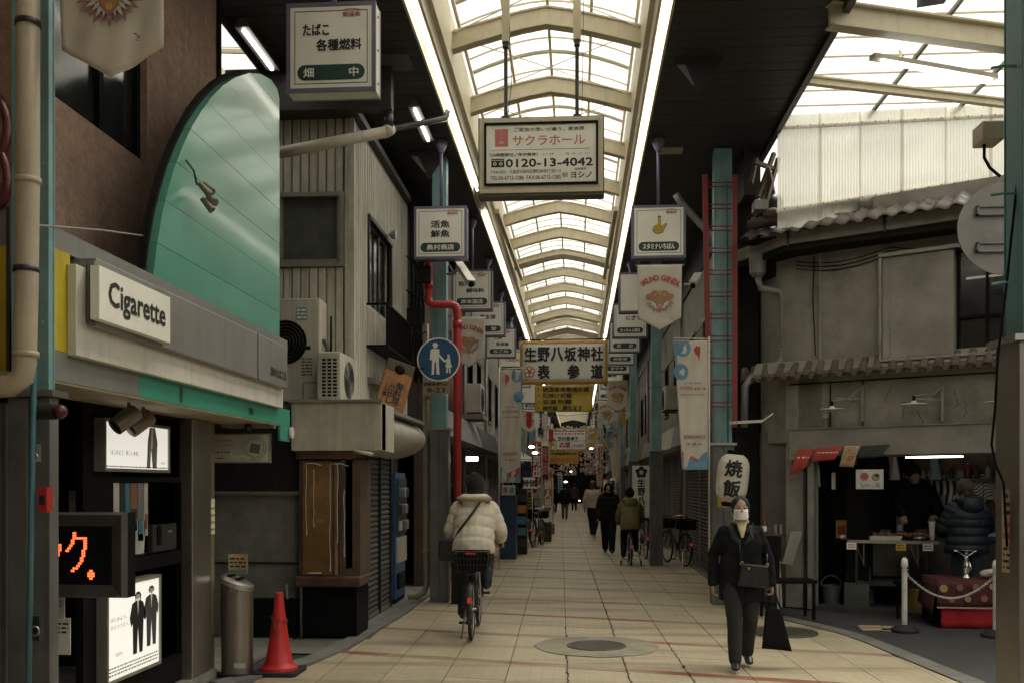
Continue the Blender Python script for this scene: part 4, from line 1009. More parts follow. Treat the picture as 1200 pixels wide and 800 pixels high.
q = MB(); q.tube([(-ww * .1, -.007, hh * .3), (0, -.007, hh * .2), (ww * .1, -.007, hh * .25), (ww * .2, -.007, hh * .15)], .003, 4); q.build('swirl_print', signface, t)
m = MB().box(-ww * .3, ww * .42, .06, .3, hh + .06, hh + .2); m.build('bracket_box', beige, t); MB().ball((ww * .18, -.02, hh + .05), .035).build('dome_camera', darksteel, t, True)
# ================================================================ led sign, near post fittings
a_, b_ = W(40, 700, 4.95), W(150, 600, 4.95)
t = thing('led_sign', 'black framed LED message sign with glowing orange letters', 'LED sign', ((a_.x + b_.x) / 2, a_.y, a_.z)); ww, hh = b_.x - a_.x, b_.z - a_.z
MB().box(-ww / 2, ww / 2, .03, .12, 0, hh).build('casing', black, t, bevel=.004)
e = .07; m = MB()
m.add([(-ww / 2, .03, 0), (ww / 2, .03, 0), (ww / 2, .03, hh), (-ww / 2, .03, hh), (-ww / 2 + .01, -.02, .01), (ww / 2 - .01, -.02, .01), (ww / 2 - .01, -.02, hh - .01), (-ww / 2 + .01, -.02, hh - .01),
       (-ww / 2 + e, .0, e), (ww / 2 - e, .0, e), (ww / 2 - e, .0, hh - e), (-ww / 2 + e, .0, hh - e)],
      [(0, 1, 5, 4), (1, 2, 6, 5), (2, 3, 7, 6), (3, 0, 4, 7), (4, 5, 9, 8), (5, 6, 10, 9), (6, 7, 11, 10), (7, 4, 8, 11)]); m.build('bezel', M('charcoal_bezel', (.06, .055, .05), .45), t)
MB().box(-ww / 2 + e - .005, ww / 2 - e + .005, .002, .02, e - .005, hh - e + .005).build('display', black, t)
KU = ["....##......", "....##......", "....########", "...##.....##", "...##.....##", "..##......##", ".##.......##", "##.......##.", ".........##.", ".........##.", "........##..", "........##..", ".......##...", "......##....", "....###.....", "...##......."]
q = MB(); s_ = .0096
def dots(rows, x, z):
    for r, row in enumerate(rows):
        for c, ch in enumerate(row):
            if ch == '#': q.add([(x + c * s_ - .0038, -.0005, z - r * s_ * 1.35 - .0052), (x + c * s_ + .0038, -.0005, z - r * s_ * 1.35 - .0052), (x + c * s_ + .0038, -.0005, z - r * s_ * 1.35 + .0052), (x + c * s_ - .0038, -.0005, z - r * s_ * 1.35 + .0052)], [(0, 1, 2, 3)])
dots(KU, ww / 2 - .312, hh * .76); dots([".##.", "####", "####", ".##."], ww / 2 - .195, hh * .32)
dots(["##.....##", ".##....##", ".......##", "......##.", "......##.", ".....##..", "....##...", "..##....."], ww / 2 - .42, hh * .62)
q.build('led_dots', ledm, t, kind='stuff')
q = MB(); disc(q, ww / 2 - .025, -.021, .02, .005); disc(q, ww / 2 - .025, -.021, hh - .025, .005); q.build('screws', chrome, t)
# pipe on the near post
t = thing('drain_pipe', 'thick beige drain pipe running down beside the near teal post, elbow at the foot', 'pipe')
def Wp(l, D): return [W(x, y, D) for x, y in l]
pp = [W(33, -30, 4.18), W(33, 200, 4.18), W(31, 350, 4.18), W(29, 425, 4.18), W(27, 441, 4.18), W(12, 452, 4.18), W(-30, 455, 4.18)]
MB().tube(pp, .048, 16).build('pipe', beige, t, True)
for y in (28, 212, 316, 415): p = W(33 if y < 300 else 30.5, y, 4.18); MB().tube([p - Vector((0, 0, .012)), p + Vector((0, 0, .012))], .054, 16).build('clamp', darksteel if y in (28, 316) else beige, t, True)
o = MB().tube([W(40, 262, 4.25), W(40, 420, 4.25), W(36, 640, 4.25), W(33, 830, 4.25)], .013, 8).build('conduit', M('blue_green_conduit', (.06, .17, .2), .4), None, True); tag(o, 'thin blue green conduit running down the near left post', 'conduit')
o = MB().tube([W(42, 264, 4.25), W(120, 270, 5.2), W(214, 283, 7.0)], .006, 6).build('guy_wire', alum); tag(o, 'thin stay wire from the near post across to the green panel', 'wire')
# casing fittings on the near left post
p = W(65, 482, 4.30)
t = thing('warning_lamp', 'dark red round warning lamp on the near left post casing', 'lamp', (p.x, p.y, p.z)); MB().tube([(-.1, 0, 0), (.0, 0, 0)], .036, 14).build('base', darksteel, t, 30); MB().ball((.02, 0, 0), .034).build('lens', M('dark_red_glass', (.06, .012, .01), .2), t, True)
p = W(54, 585, 4.28); t = thing('fire_button', 'small red wall box on the grey casing above the LED sign', 'call box', (p.x, p.y, p.z)); MB().box(-.02, .02, -.03, .02, -.055, .055).build('box', redpaint, t); MB().box(-.012, .012, -.034, -.03, -.02, .02).build('cover', darksteel, t)
p = W(45, 735, 4.28); t = thing('latch', 'small steel latch on the near left post casing', 'latch', (p.x, p.y, p.z)); MB().cbox(0, 0, 0, .03, .04, .11).build('plate', darksteel, t); MB().torus(.02, .004, (0, -.03, -.01)).build('ring', steel, t)
p = W(43, 530, 4.28); t = thing('latch', 'upper small steel hasp on the near left post casing', 'latch', (p.x, p.y, p.z)); MB().cbox(0, 0, 0, .025, .03, .08).build('plate', steel, t); MB().torus(.018, .004, (0, -.025, -.02)).build('ring', steel, t)
# wide steel locker left of the post
a_ = W(-30, 800, 4.7); b_ = W(36, 462, 4.7)
t = thing('steel_cabinet', 'grey steel cabinet at the left edge beside the near post', 'cabinet', (b_.x - .45, a_.y + .25, 0)); MB().box(-.5, .25, -.1, .0, 0, 2.06).build('body', casing, t, bevel=.01)
for x in (-.2, .05, .2): MB().box(x, x + .012, -.11, -.1, 0, 2.06).build('seam', steel, t)
# ================================================================ pink stucco building
t = thing('pink_building', 'pinkish brown stucco building behind the tobacco shop with a dark window', 'building', (-3.2, 0, 0), pi / 2)
PW = Fr(-3.2, 0, pi / 2)
wa = PW.hit(74, 150)[0]; wb = PW.hit(172, 150)[0]
wall_open(-2, 8.28, 2.3, 9.0, [(wa - .3, wb, 4.02, 5.35)], 0, .25).build('wall', pinkst, t)
wn = MB().box(wa - .3, wb, .09, .11, 4.02, 5.35).build('window', glassd, t)
q = MB(); q.box(wa - .3, wb, .05, .12, 4.02, 4.06); q.box(wb - .05, wb, .05, .12, 4.06, 5.35); q.box((wa + wb) / 2 - .03, (wa + wb) / 2 + .03, .05, .12, 4.06, 5.35); q.build('window_frame', black, wn)
MB().box(8.28, 8.33, -.03, .4, 2.9, 9).build('corner_flashing', darkwall, t)
MB().box(-2, 8.28, .26, 3, 2.3, 9).build('body', darkwall, t)
MB().box(-8, 4.6, -.0, .2, 0, 2.3).build('lower_wall', darkwall, t)
# red round letter sign and yellow panel at the far left edge
t = thing('round_letter_sign', 'partly cropped dark red round letters on pink wall at the left edge', 'sign', W(2, 150, 4.9), 0)
m = MB(); m.torus(.10, .028, (-.04, 0, 0), 'y', 24, 6, .7, 1.4); m.torus(.10, .028, (-.04, 0, -.26), 'y', 24, 6, .7, 1.4); m.build('letters', M('dark_red_gloss', (.12, .02, .018), .3), t, True)
MB().box(-.6, .06, .02, .08, -.6, 1).build('board', pinkst, t)
t = thing('yellow_board', 'narrow mustard board behind the pipe at the left edge', 'board', W(-4, 430, 4.9)); MB().box(-.5, .055, .0, .06, -.02, .62).build('panel', M('yellow_panel', (.5, .4, .02)), t); MB().box(-.5, .055, .0, .062, .62, .8).build('green_panel', greym, t); MB().box(.057, .075, -.01, .07, -.1, .82).build('rail', darksteel, t)
# leaning notice in the shop, small papers
for (px, py, D, w1, h1, mt, lab) in ((90, 588, 6.6, .11, .16, signface, 'small cat notice on the dark wall above the LED sign'), (70, 745, 5.2, .12, .2, signface, 'white paper notice under the LED sign'), (66, 712, 5.1, .09, .11, whitep, 'smaller white paper just below the LED sign')):
    p = W(px, py, D); o = thing('paper_notice', lab, 'notice', (p.x, p.y, p.z)); MB().box(-w1 / 2, w1 / 2, 0, .004, -h1 / 2, h1 / 2).build('sheet', mt, o)
    q = MB(); fake_lines(q, -w1 * .4, w1 * .4, -.001, h1 * .4, h1 * .05, 3); q.build('print', ink, o)
# ================================================================ concrete alley wall, ashtray, cone
t = thing('alley_wall', 'stained concrete wall with a black board above, behind the ashtray', 'wall', (-3.5, 9.95, 0))
MB().box(-1.2, .62, .2, .35, 0, 1.56).build('concrete_slab', concrete, t); MB().box(-1.2, .62, .18, .2, .78, .80).build('ledge', darksteel, t)
MB().box(-1.2, .62, .15, .2, 1.56, 2.35).build('black_board', M('black_board', (.014, .014, .014), .5, bump=.1), t); MB().box(-1.2, .62, .12, .19, 1.53, 1.565).build('rail', alum, t)
for i in range(9): MB().box(-1.15 + i * .2, -1.145 + i * .2, .146, .15, 1.58, 2.3).build('board_rib', darksteel, t)
MB().tube([(.55, .08, 0), (.55, .08, 2.4)], .02, 8).build('grey_post', steel, t, True); MB().box(-1.2, .6, .1, .17, 2.35, 2.42).build('rail', darksteel, t)
MB().box(-.12, .5, .02, .14, 0, .42).build('dark_crate', black, t); MB().box(.28, .30, .01, .02, 0, .42).build('strip', whitep, t)
MB().tube([(.42, .05, .35), (.40, .05, .58)], .012, 8).build('grey_stick', alum, t)
st = struct('alley_step', MB().box(-4.4, -3.0, 8.1, 9.9, -.02, .02), concrete)
p = G(278, 791)
t = thing('ashtray_stand', 'brushed steel cylinder ashtray with a slanted top and a small notice', 'ashtray', p)
n = 28; m = MB(); vs = []
for k in range(n): a = 2 * pi * k / n; vs.append((.135 * cos(a), .135 * sin(a), .0))
for k in range(n): a = 2 * pi * k / n; vs.append((.135 * cos(a), .135 * sin(a), .80 + .05 * -cos(a) * .9 - .0))
m.add(vs, [(k, (k + 1) % n, n + (k + 1) % n, n + k) for k in range(n)] + [tuple(range(n - 1, -1, -1)), tuple(range(n, 2 * n))]); m.build('body', M('bronze_steel', (.27, .245, .225), .28, .9, var=.15, scale=1.5, bump=.03), t, 30)
m = MB(); vs = [(r * cos(2 * pi * k / n), r * sin(2 * pi * k / n), (.80 + zz) - .05 * cos(2 * pi * k / n) * .9) for r, zz in ((.142, -.03), (.142, .012), (.105, .035)) for k in range(n)]
m.add(vs, [(i * n + k, i * n + (k + 1) % n, (i + 1) * n + (k + 1) % n, (i + 1) * n + k) for i in range(2) for k in range(n)] + [tuple(range(2 * n, 3 * n))]); m.build('lid', steel, t, 30)
q = MB(); [q.cbox(x, y, .845 - x * .33, .045, .05, .012) for x in (-.05, .03) for y in (-.05, .03)]; q.build('grate', black, t)
MB().lathe([(.15, 0), (.15, .03), (.14, .035)], 28).build('base', darksteel, t, 30)
MB().box(.02, .12, -.136, -.128, .09, .13).build('sticker', whitep, t)
m = MB().sheet(lambda u, v: (-.085 + .17 * u, .02 + .02 * sin(u * 3), .87 + .17 * v), 4, 3, .003); m.build('notice', M('tan_notice', (.50, .36, .20), .6), t); q = MB(); fake_lines(q, -.07, .07, .015, 1.02, .92, 3); q.build('notice_print', ink, t)
q = MB(); q.box(-.08, .08, .014, .016, .885, .905); q.build('notice_band', greenm, t)
p = G(327, 788)
t = thing('traffic_cone', 'red traffic cone with a chain round its neck on a black base', 'traffic cone', p)
m = MB().prism(rrect(0, 0, .40, .40, .05), 0, .035, 'xy'); m.build('base', rubber, t, bevel=.006)
MB().lathe([(.165, .035), (.160, .06), (.135, .075), (.115, .10), (.075, .36), (.042, .62), (.034, .70), (.026, .705)], 28).build('cone', conered, t, 35)
ch = MB()
for k in range(18): a = 2 * pi * k / 18; ch.torus(.011, .003, (.068 * cos(a), .068 * sin(a), .47 - .02 * cos(a)), 'x' if k % 2 else 'y', 8, 4)
for k in range(9): ch.torus(.011, .003, (-.02 + .004 * k * (k % 2), -.078 - .003 * k, .455 - .018 * k), 'x' if k % 2 else 'y', 8, 4)
ch.build('chain', M('rusty_chain', (.16, .07, .04), .6, .4), t)
# ================================================================ house with cream siding on the left, kiosk and shutters below
XS = -2.55; SY = 10.7
hs_ = thing('siding_house', 'house with cream ribbed siding and two dark windows above the shutters on the left', 'house', (0, 0, 0))
FrF = Fr(0, SY, 0); FrS = Fr(XS, 0, pi / 2)
# front wall: vertical ribs as boards around the window
wx0, wz0 = FrF.hit(322, 309); wx1, wz1 = FrF.hit(399, 231)
pitch = .1; x = -4.3; i = 0; rs = random.Random(8)
rib_src = {}
def panelboard(z0, z1, x, y, rz, par, w_=.085, mat=siding, nm='siding_board'):
    k = (round(z0, 2), round(z1, 2), w_, mat.name)
    if k not in rib_src:
        me = MB().prism([(-w_ / 2, 0), (-w_ / 2 + .008, -.018), (w_ / 2 - .012, -.018), (w_ / 2, 0)], z0, z1, 'xy').mesh(nm); me.materials.append(mat); rib_src[k] = me
    o = bpy.data.objects.new(nm, rib_src[k]); C.objects.link(o); o.parent = par; o.location = (x, y, rs.uniform(-.003, .003)); o.rotation_euler = (0, 0, rz); return o
while x < XS:
    inside = wx0 - .1 < x < wx1 + .06
    if inside: panelboard(2.5, wz0 - .06, x, SY, 0, hs_); panelboard(wz1 + .05, 6.1, x, SY, 0, hs_)
    else: panelboard(2.5, 6.1, x, SY, 0, hs_)
    x += pitch
wall_open(-4.4, XS - .002, 2.45, 6.1, [(wx0 - .04, wx1, wz0, wz1)], SY + .001, SY + .12).build('front_wall', sidingd, hs_)
wn = MB().box(wx0 - .04, wx1, SY + .05, SY + .07, wz0, wz1).build('window', frosted, hs_)
q = MB(); e = .045
q.box(wx0 - .1, wx1 + .05, SY - .05, SY + .03, wz0 - .05, wz0); q.box(wx0 - .1, wx1 + .05, SY - .05, SY + .03, wz1, wz1 + .05); q.box(wx1, wx1 + .05, SY - .05, SY + .03, wz0, wz1)
q.box(wx1 - .04, wx1 - .0, SY - .01, SY + .05, wz0, wz1); q.box(wx0 + .02, wx0 + .09, SY - .01, SY + .05, wz0, wz1); q.box(wx0, wx1, SY - .01, SY + .05, wz0, wz0 + .04); q.build('window_frame', alum, wn)
# side wall to the street
x = SY + .06
sy0 = FrS.hit(430, 300)[0]; sy1 = FrS.hit(456, 300)[0]
while x < 14.1:
    ins = sy0 - .05 < x < sy1 + .05
    if ins: panelboard(2.4, 3.78, XS, x, pi / 2, hs_); panelboard(4.9, 5.9, XS, x, pi / 2, hs_)
    else: panelboard(2.4, 5.9, XS, x, pi / 2, hs_)
    x += .1
m = wall_open(SY + .001, 14.2, 2.4, 5.95, [(sy0, sy1, 3.83, 4.85)], .001, .12)
m.xf(Matrix.Translation((XS, 0, 0)) @ Matrix.Rotation(pi / 2, 4, 'Z')); m.build('side_wall', siding, hs_)
MB().box(XS - .03, XS + .025, SY - .03, SY + .03, 2.4, 6.1).build('corner_trim', siding, hs_)
wn = MB().box(XS - .06, XS - .05, sy0, sy1, 3.83, 4.85).build('window', glassd, hs_)
q = MB(); q.box(XS - .03, XS + .05, sy0 - .04, sy1 + .04, 4.85, 4.90); q.box(XS - .03, XS + .04, sy0 - .04, sy0, 3.8, 4.85); q.box(XS - .03, XS + .04, sy1, sy1 + .04, 3.8, 4.85); q.box(XS - .03, XS + .0, (sy0 + sy1) / 2, (sy0 + sy1) / 2 + .05, 3.8, 4.85); q.build('window_frame', darksteel, wn)
bal = MB(); bx = XS + .26
for z in (3.30, 3.80): bal.bar((XS, sy0 - .1, z), (bx, sy0 - .1, z), .025); bal.bar((bx, sy0 - .1, z), (bx, sy1 + .25, z), .03); bal.bar((XS, sy1 + .25, z), (bx, sy1 + .25, z), .025)
y = sy0 - .1
while y < sy1 + .25: bal.bar((bx, y, 3.30), (bx, y, 3.80), .012); y += .07
for k in range(6): bal.bar((XS + .04 * k + .02, sy0 - .1, 3.3), (XS + .04 * k + .02, sy1 + .25, 3.3), .02)
bal.build('balcony_rail', black, hs_)
MB().box(-4.4, XS - .13, SY + .14, 15.3, 2.4, 6.1).build('body', darkwall, hs_)
MB().box(XS - .13, XS - .02, 14.22, 15.3, 2.4, 6.0).build('dark_end_wall', darkwall, hs_)
MB().prism([(-.02, 0), (.12, 0), (.12, .05), (-.02, .09)], 11.4, 13.2).xf(Matrix.Translation((XS, 0, 2.86))).build('small_awning', concrete, hs_)
o = MB().lathe([(.01, 0), (.06, .05), (.06, .10)], 14).xf(Matrix.Translation(FrS.w(FrS.hit(452, 245)[0], -.04, 4.95)) @ Matrix.Rotation(pi / 2, 4, 'Y')).build('vent_cap', steel, hs_, 30)
# box awning over the kiosk, then rounded shutter drum towards the street
bf = thing('kiosk', 'closed corner kiosk under a cream box awning with an amber glass case', 'kiosk', (0, 0, 0))
a0 = W(336, 470, 9.9); a1 = W(445, 527, 9.9)
MB().box(a0.x, a1.x, 9.87, 10.1, a1.z, a0.z).build('front_fascia', acwhite, bf, bevel=.006)
MB().box(a0.x - .02, a1.x + .02, 9.84, 9.88, a0.z, a0.z + .03).build('fascia_cap', concrete, bf)
MB().box(a0.x, a1.x - .02, 10.1, 12.8, a0.z - .06, a0.z - .02).build('awning_deck', concrete, bf)
sidex = a1.x; m = MB().prism([(9.9, a1.z), (10.55, a1.z + .0), (10.55, a0.z), (9.9, a0.z)], 0, .03, 'yz'); m.xf(Matrix.Translation((sidex - .03, 0, 0))); m.build('side_fascia', acwhite, bf)
prof = [(a1.x - .52 + .5 * cos(radians(a)), 2.25 + .27 * sin(radians(a))) for a in range(-90, 91, 15)] + [(a1.x - .56, 2.5), (a1.x - .56, 2.0)]
m = MB().prism(prof, 10.56, 12.9, 'xz'); m.build('shutter_drum', acwhite, bf, 40)
MB().bar((a1.x - .1, 10.5, 2.50), (a1.x - .28, 12.95, 2.52), .1, .025).build('drum_cap', concrete, bf)
# kiosk body
MB().box(-2.98, -2.42, 10.12, 10.9, .25, .62).build('lower_body', black, bf); MB().box(-3.0, -2.6, 10.2, 10.65, 1.9, 2.0).build('head_board', woodd, bf)
b0 = W(349, 682, 9.95); b1 = W(386, 540, 9.95)
cs = thing('showcase', 'amber glass showcase with white drips on the closed kiosk', 'showcase', (0, 0, 0))
MB().box(b0.x - .03, b1.x + .28, 9.98, 10.5, b1.z - 1.25, b1.z + .02).build('case_body', woodd, cs)
MB().box(b0.x, b1.x, 9.95, 9.975, b0.z + .06, b1.z).build('glass_panel', amber, cs)
MB().add([(b1.x + .01, 9.955, b0.z + .06), (b1.x + .22, 10.10, b0.z + .06), (b1.x + .22, 10.10, b1.z), (b1.x + .01, 9.955, b1.z)], [(0, 1, 2, 3)]).build('side_glass', amber, cs)
MB().box(b0.x - .08, b1.x + .3, 9.90, 10.4, b0.z - .06, b0.z + .05).build('ledge', M('rusty_ledge', (.09, .045, .025), .7, var=.5), cs, bevel=.02)
MB().box(b0.x - .06, b1.x + .26, 9.92, 10.4, b1.z + .03, b1.z + .22).build('head_board', M('rusty_ledge'), cs)
MB().box(b1.x + .01, b1.x + .02, 9.93, 9.96, b0.z + .06, b1.z).build('mullion', woodd, cs)
dr = MB(); rr = random.Random(12)
def drip(x0, z0, z1): 
    pts = [(x0 + rr.uniform(-.006, .006), 9.943, z0 + (z1 - z0) * i / 8) for i in range(9)]; dr.tube(pts, [.004] * 8 + [.009], 6)
H_ = b1.z - b0.z
drip(b0.x + .04, b1.z - .04, b1.z - H_ * .62); drip(b0.x + .12, b1.z - .08, b1.z - H_ * .55); drip(b1.x - .03, b1.z - .02, b0.z + .1); drip(b1.x + .05, b1.z - .02, b0.z + .4); drip(b1.x + .12, b1.z - .3, b0.z + .25)
dr.tube([(b0.x + .03, 9.943, b1.z - .05), (b0.x + .05, 9.943, b1.z - .015), (b0.x + .14, 9.943, b1.z - .02), (b0.x + .2, 9.943, b1.z - .04)], .006, 6)
dr.tube([(b0.x + .05, 9.943, b0.z + .08), (b0.x + .2, 9.943, b0.z + .085)], .009, 6); dr.tube([(b1.x - .02, 9.943, b1.z - .03), (b1.x + .08, 9.96, b1.z - .02), (b1.x + .16, 9.98, b1.z - .05)], .007, 6)
dr.build('white_drips', whitep, cs, True)
m = MB(); m.box(-2.98, -2.35, 10.05, 10.6, .02, .62); m.build('plinth', black, bf)
MB().box(-2.60, -2.52, 9.98, 10.25, .72, 1.98).build('side_post', M('bluegrey_metal', (.15, .16, .18), .5, .3, dirt=.3), bf)
MB().prism([(9.98, .75), (10.5, .72), (10.5, 1.98), (9.98, 1.98)], -2.45, -2.38, 'yz').build('open_shutter_leaf', M('bluegrey_metal'), bf)
o = MB().tube([W(415, 528, 9.9), W(437, 532, 9.9)], .02, 8).build('awning_tube', acwhite, None, True); tag(o, 'short unlit tube lamp under the corner of the kiosk awning', 'lamp')
# roller shutters along the street: slats
sh = thing('roller_shutter', 'grey roller shutters, closed, along the street beside the kiosk', 'shutter', (XS, 0, 0), pi / 2)
ya, yb = 10.55, 12.75; npan = 3; pw = (yb - ya) / npan
slat = None
for j in range(npan):
    x0 = ya + j * pw + .03; x1 = ya + (j + 1) * pw - .03
    z = .05
    while z < 2.2:
        if slat is None: slat = MB().prism([(0, 0), (-.022, .012), (-.026, .035), (-.012, .058), (0, .06)], 0, x1 - x0, 'yz').mesh('shutter_slat'); slat.materials.append(shutter)
        o = bpy.data.objects.new('shutter_slat', slat); C.objects.link(o); o.parent = sh; o.location = (x0, 0, z); z += .066
    MB().box(x0 - .03, x0, -.05, .03, 0, 2.3).build('guide_rail', darksteel, sh)
MB().box(yb - .02, yb + .03, -.05, .03, 0, 2.3).build('guide_rail', darksteel, sh); MB().box(ya, yb, .0, .05, 0, 2.35).build('backing', darkwall, sh); MB().box(ya, yb, -.03, .0, 0, .05).build('bottom_bar', alum, sh)
MB().box(ya + .72, ya + .76, -.04, -.028, .20, .24).build('sticker', whitep, sh)
# air conditioners
def ac(p, wd, hh, dp, rz, lab, fan_side=True, fanr=None):
    t = thing('air_conditioner', lab, 'air conditioner', p, rz)
    MB().box(-wd / 2, wd / 2, 0, dp, .04, hh).build('casing', acwhite, t, bevel=.012)
    fr = fanr or min(wd, hh) * .40; m = MB(); cx, cz = -wd * .14, hh / 2
    for r in [fr * (.25 + .15 * i) for i in range(6)]: m.torus(r, .003, (cx, -.012, cz), 'y', 24, 4)
    for k in range(14): a = pi * k / 7; m.tube([(cx + fr * .2 * cos(a), -.012, cz + fr * .2 * sin(a)), (cx + fr * cos(a + .25), -.012, cz + fr * sin(a + .25))], .003, 4)
    m.build('fan_grille', darksteel, t)
    m = MB().lathe([(fr, -.001), (fr, -.004)], 28, (cx, 0, cz), 'y'); m.build('fan_opening', black, t)
    m = MB()
    for k in range(3):
        a = 2 * pi * k / 3; m.add([(cx, -.006, cz), (cx + fr * .9 * cos(a), -.005, cz + fr * .9 * sin(a)), (cx + fr * .95 * cos(a + .7), -.009, cz + fr * .95 * sin(a + .7))], [(0, 1, 2)])
    m.build('fan_blades', frosted, t)
    MB().box(-wd * .4, -wd * .3, 0, dp, 0, .04).build('foot', darksteel, t); MB().box(wd * .3, wd * .4, 0, dp, 0, .04).build('foot', darksteel, t)
    return t
a_ = W(347, 470, 10.35); b_ = W(371, 347, 10.35)
t = thing('air_conditioner', 'tall cream outdoor air unit with its fan partly hidden by the green panel', 'air conditioner', (0, 0, 0))
x0 = W(318, 400, 10.35).x; MB().box(x0, b_.x, 10.3, 10.62, 2.55, b_.z).build('casing', acwhite, t, bevel=.012)
cx, cz, fr = W(328, 398, 10.3).x, W(328, 398, 10.3).z, .24
m = MB(); [m.torus(fr * (.25 + .15 * i), .004, (cx, 10.285, cz), 'y', 24, 4) for i in range(6)]; m.build('fan_grille', darksteel, t); MB().lathe([(fr, 10.295), (fr, 10.299)], 28, (cx, 0, cz), 'y').build('fan_opening', black, t)
m = MB(); m.box(b_.x - .26, b_.x - .14, 10.294, 10.298, b_.z - .24, b_.z - .10); m.build('blue_label', M('label_blue', (.2, .33, .38), .5, bump=0), t)
q = MB(); fake_lines(q, b_.x - .25, b_.x - .15, 10.2925, b_.z - .11, b_.z - .23, 3); q.build('label_print', signface, t); MB().box(b_.x - .17, b_.x - .1, 10.294, 10.298, b_.z - .56, b_.z - .52).build('handle', black, t)
q = MB(); fake_lines(q, b_.x - .2, b_.x - .08, 10.295, b_.z - .64, b_.z - .85, 6); q.build('spec_print', frosted, t); q = MB(); q.tube([(b_.x - .03, 10.29, b_.z - .92), (b_.x - .18, 10.29, b_.z - .92), (b_.x - .18, 10.29, b_.z - 1.1)], .004, 4); q.build('panel_groove', darksteel, t)
a_ = W(368, 470, 10.1); b_ = W(396, 409, 10.1); c_ = W(415, 420, 10.1)
t = thing('air_conditioner', 'small cream outdoor air unit with a slotted end on the kiosk awning', 'air conditioner', (0, 0, 0))
z0 = 2.52; z1 = 1.65 + (HY - 410) / F * 10.1
MB().box(a_.x, b_.x, 10.05, 10.85, z0, z1).build('casing', acwhite, t, bevel=.015)
q = MB()
for i in range(3):
    for j in range(11): q.box(a_.x + .055 + i * .06, a_.x + .095 + i * .06, 10.044, 10.051, z0 + .06 + j * .038, z0 + .082 + j * .038)
q.build('end_slots', black, t)
fy, fz, fr = 10.42, (z0 + z1) / 2, .20
m = MB(); [m.torus(fr * (.3 + .14 * i), .004, (b_.x + .012, fy, fz), 'x', 22, 4) for i in range(6)]; m.build('fan_grille', frosted, t)
m = MB().lathe([(fr, b_.x + .001), (fr, b_.x + .004)], 26, (0, fy, fz), 'x'); m.build('fan_opening', M('fan_grey', (.10, .095, .085), .6), t)
MB().box(a_.x + .1, b_.x - .05, 10.1, 10.8, 2.47, z0).build('foot', darksteel, t)
# thick duct pipes under the soffit
t = thing('duct_pipe', 'thick pale pipe running from the siding house to the ceiling light strip', 'pipe')
pp = [W(320, 181, 10.2), W(452, 155, 10.3)]; MB().tube(pp, .06, 14).build('pipe', acwhite, t, True)
MB().tube([W(452, 155, 10.3), W(457, 152, 10.5)], .066, 14).build('joint_cap', acwhite, t, True); MB().tube([W(458, 152, 10.6), W(522, 139, 11.4), W(525, 130, 11.4)], .035, 12).build('thin_pipe', frosted, t, True); MB().tube([W(455, 150, 10.4), W(455, 132, 10.4)], .055, 12).build('hanger_cup', darksteel, t, True)
# white bent pipe near AC, antenna
o = MB().tube([W(375, 400, 10.6), W(381, 400, 10.6), W(384, 408, 10.6), W(384, 425, 10.6)], .03, 10).build('bent_pipe', frosted, None, True); tag(o, 'short grey bent pipe behind the small air unit', 'pipe')
o = MB().tube([W(388, 371, 10.6), W(388, 412, 10.6)], .012, 6).build('short_rod', black, None, True); tag(o, 'thin black upright rod behind the small air unit', 'rod')
# leaning wooden sign on the drum
p = W(452, 492, 11.6)
t = thing('wooden_signboard', 'orange wooden signboard with black brush writing leaning on the shutter drum', 'signboard', (p.x, p.y, 2.48)); t.rotation_euler = (radians(-6), radians(17), radians(25))
MB().box(-.16, .20, 0, .045, 0, .62).build('board', wood, t, bevel=.006); MB().box(-.16, .20, -.004, .05, .56, .70).build('top_cap', woodd, t, bevel=.01)
vtext('御料理', ink, t, .07, -.003, .44, .09, .05, .04); vtext('仕出し', ink, t, -.01, -.003, .40, .08, .05, .04); vtext('山本', ink, t, -.09, -.003, .38, .08, .05, .04)
for x in (-.13, .17): MB().box(x - .012, x + .012, -.01, 0, .0, .56).build('side_batten', wood, t)
m = MB().ball((.02, .0, .60), .07, .03, .06); m.build('dark_hanger', black, t)
# clutter of dark conduits on the house corner
cb_ = MB(); rr = random.Random(21)
for k in range(9):
    px = 482 + k * 1.8; cb_.tube([W(px + rr.uniform(-2, 2), 235 + i * 30 + rr.uniform(-4, 4), 13.9 + k * .08) for i in range(8)], .016, 5)
for k in range(4): cb_.tube([W(478 + rr.uniform(-3, 12), 300 + 40 * k, 12.9), W(490, 312 + 40 * k, 12.8), W(500, 305 + 42 * k, 12.9)], .01, 5)
o = cb_.build('cable_bundle', black, None, True); tag(o, 'tangle of black cables hanging beside the siding house corner', 'cables')
for (x, y, D, s1, lab) in ((497, 322, 12.9, .18, 'small dark lamp bracket by the red pipe'), (486, 372, 13, .2, 'grey meter box behind the cables')):
    p = W(x, y, D); tag(MB().cbox(p.x, p.y, p.z, s1, .12, s1 * 1.2).build('junction_box', darkwall), lab, 'box')
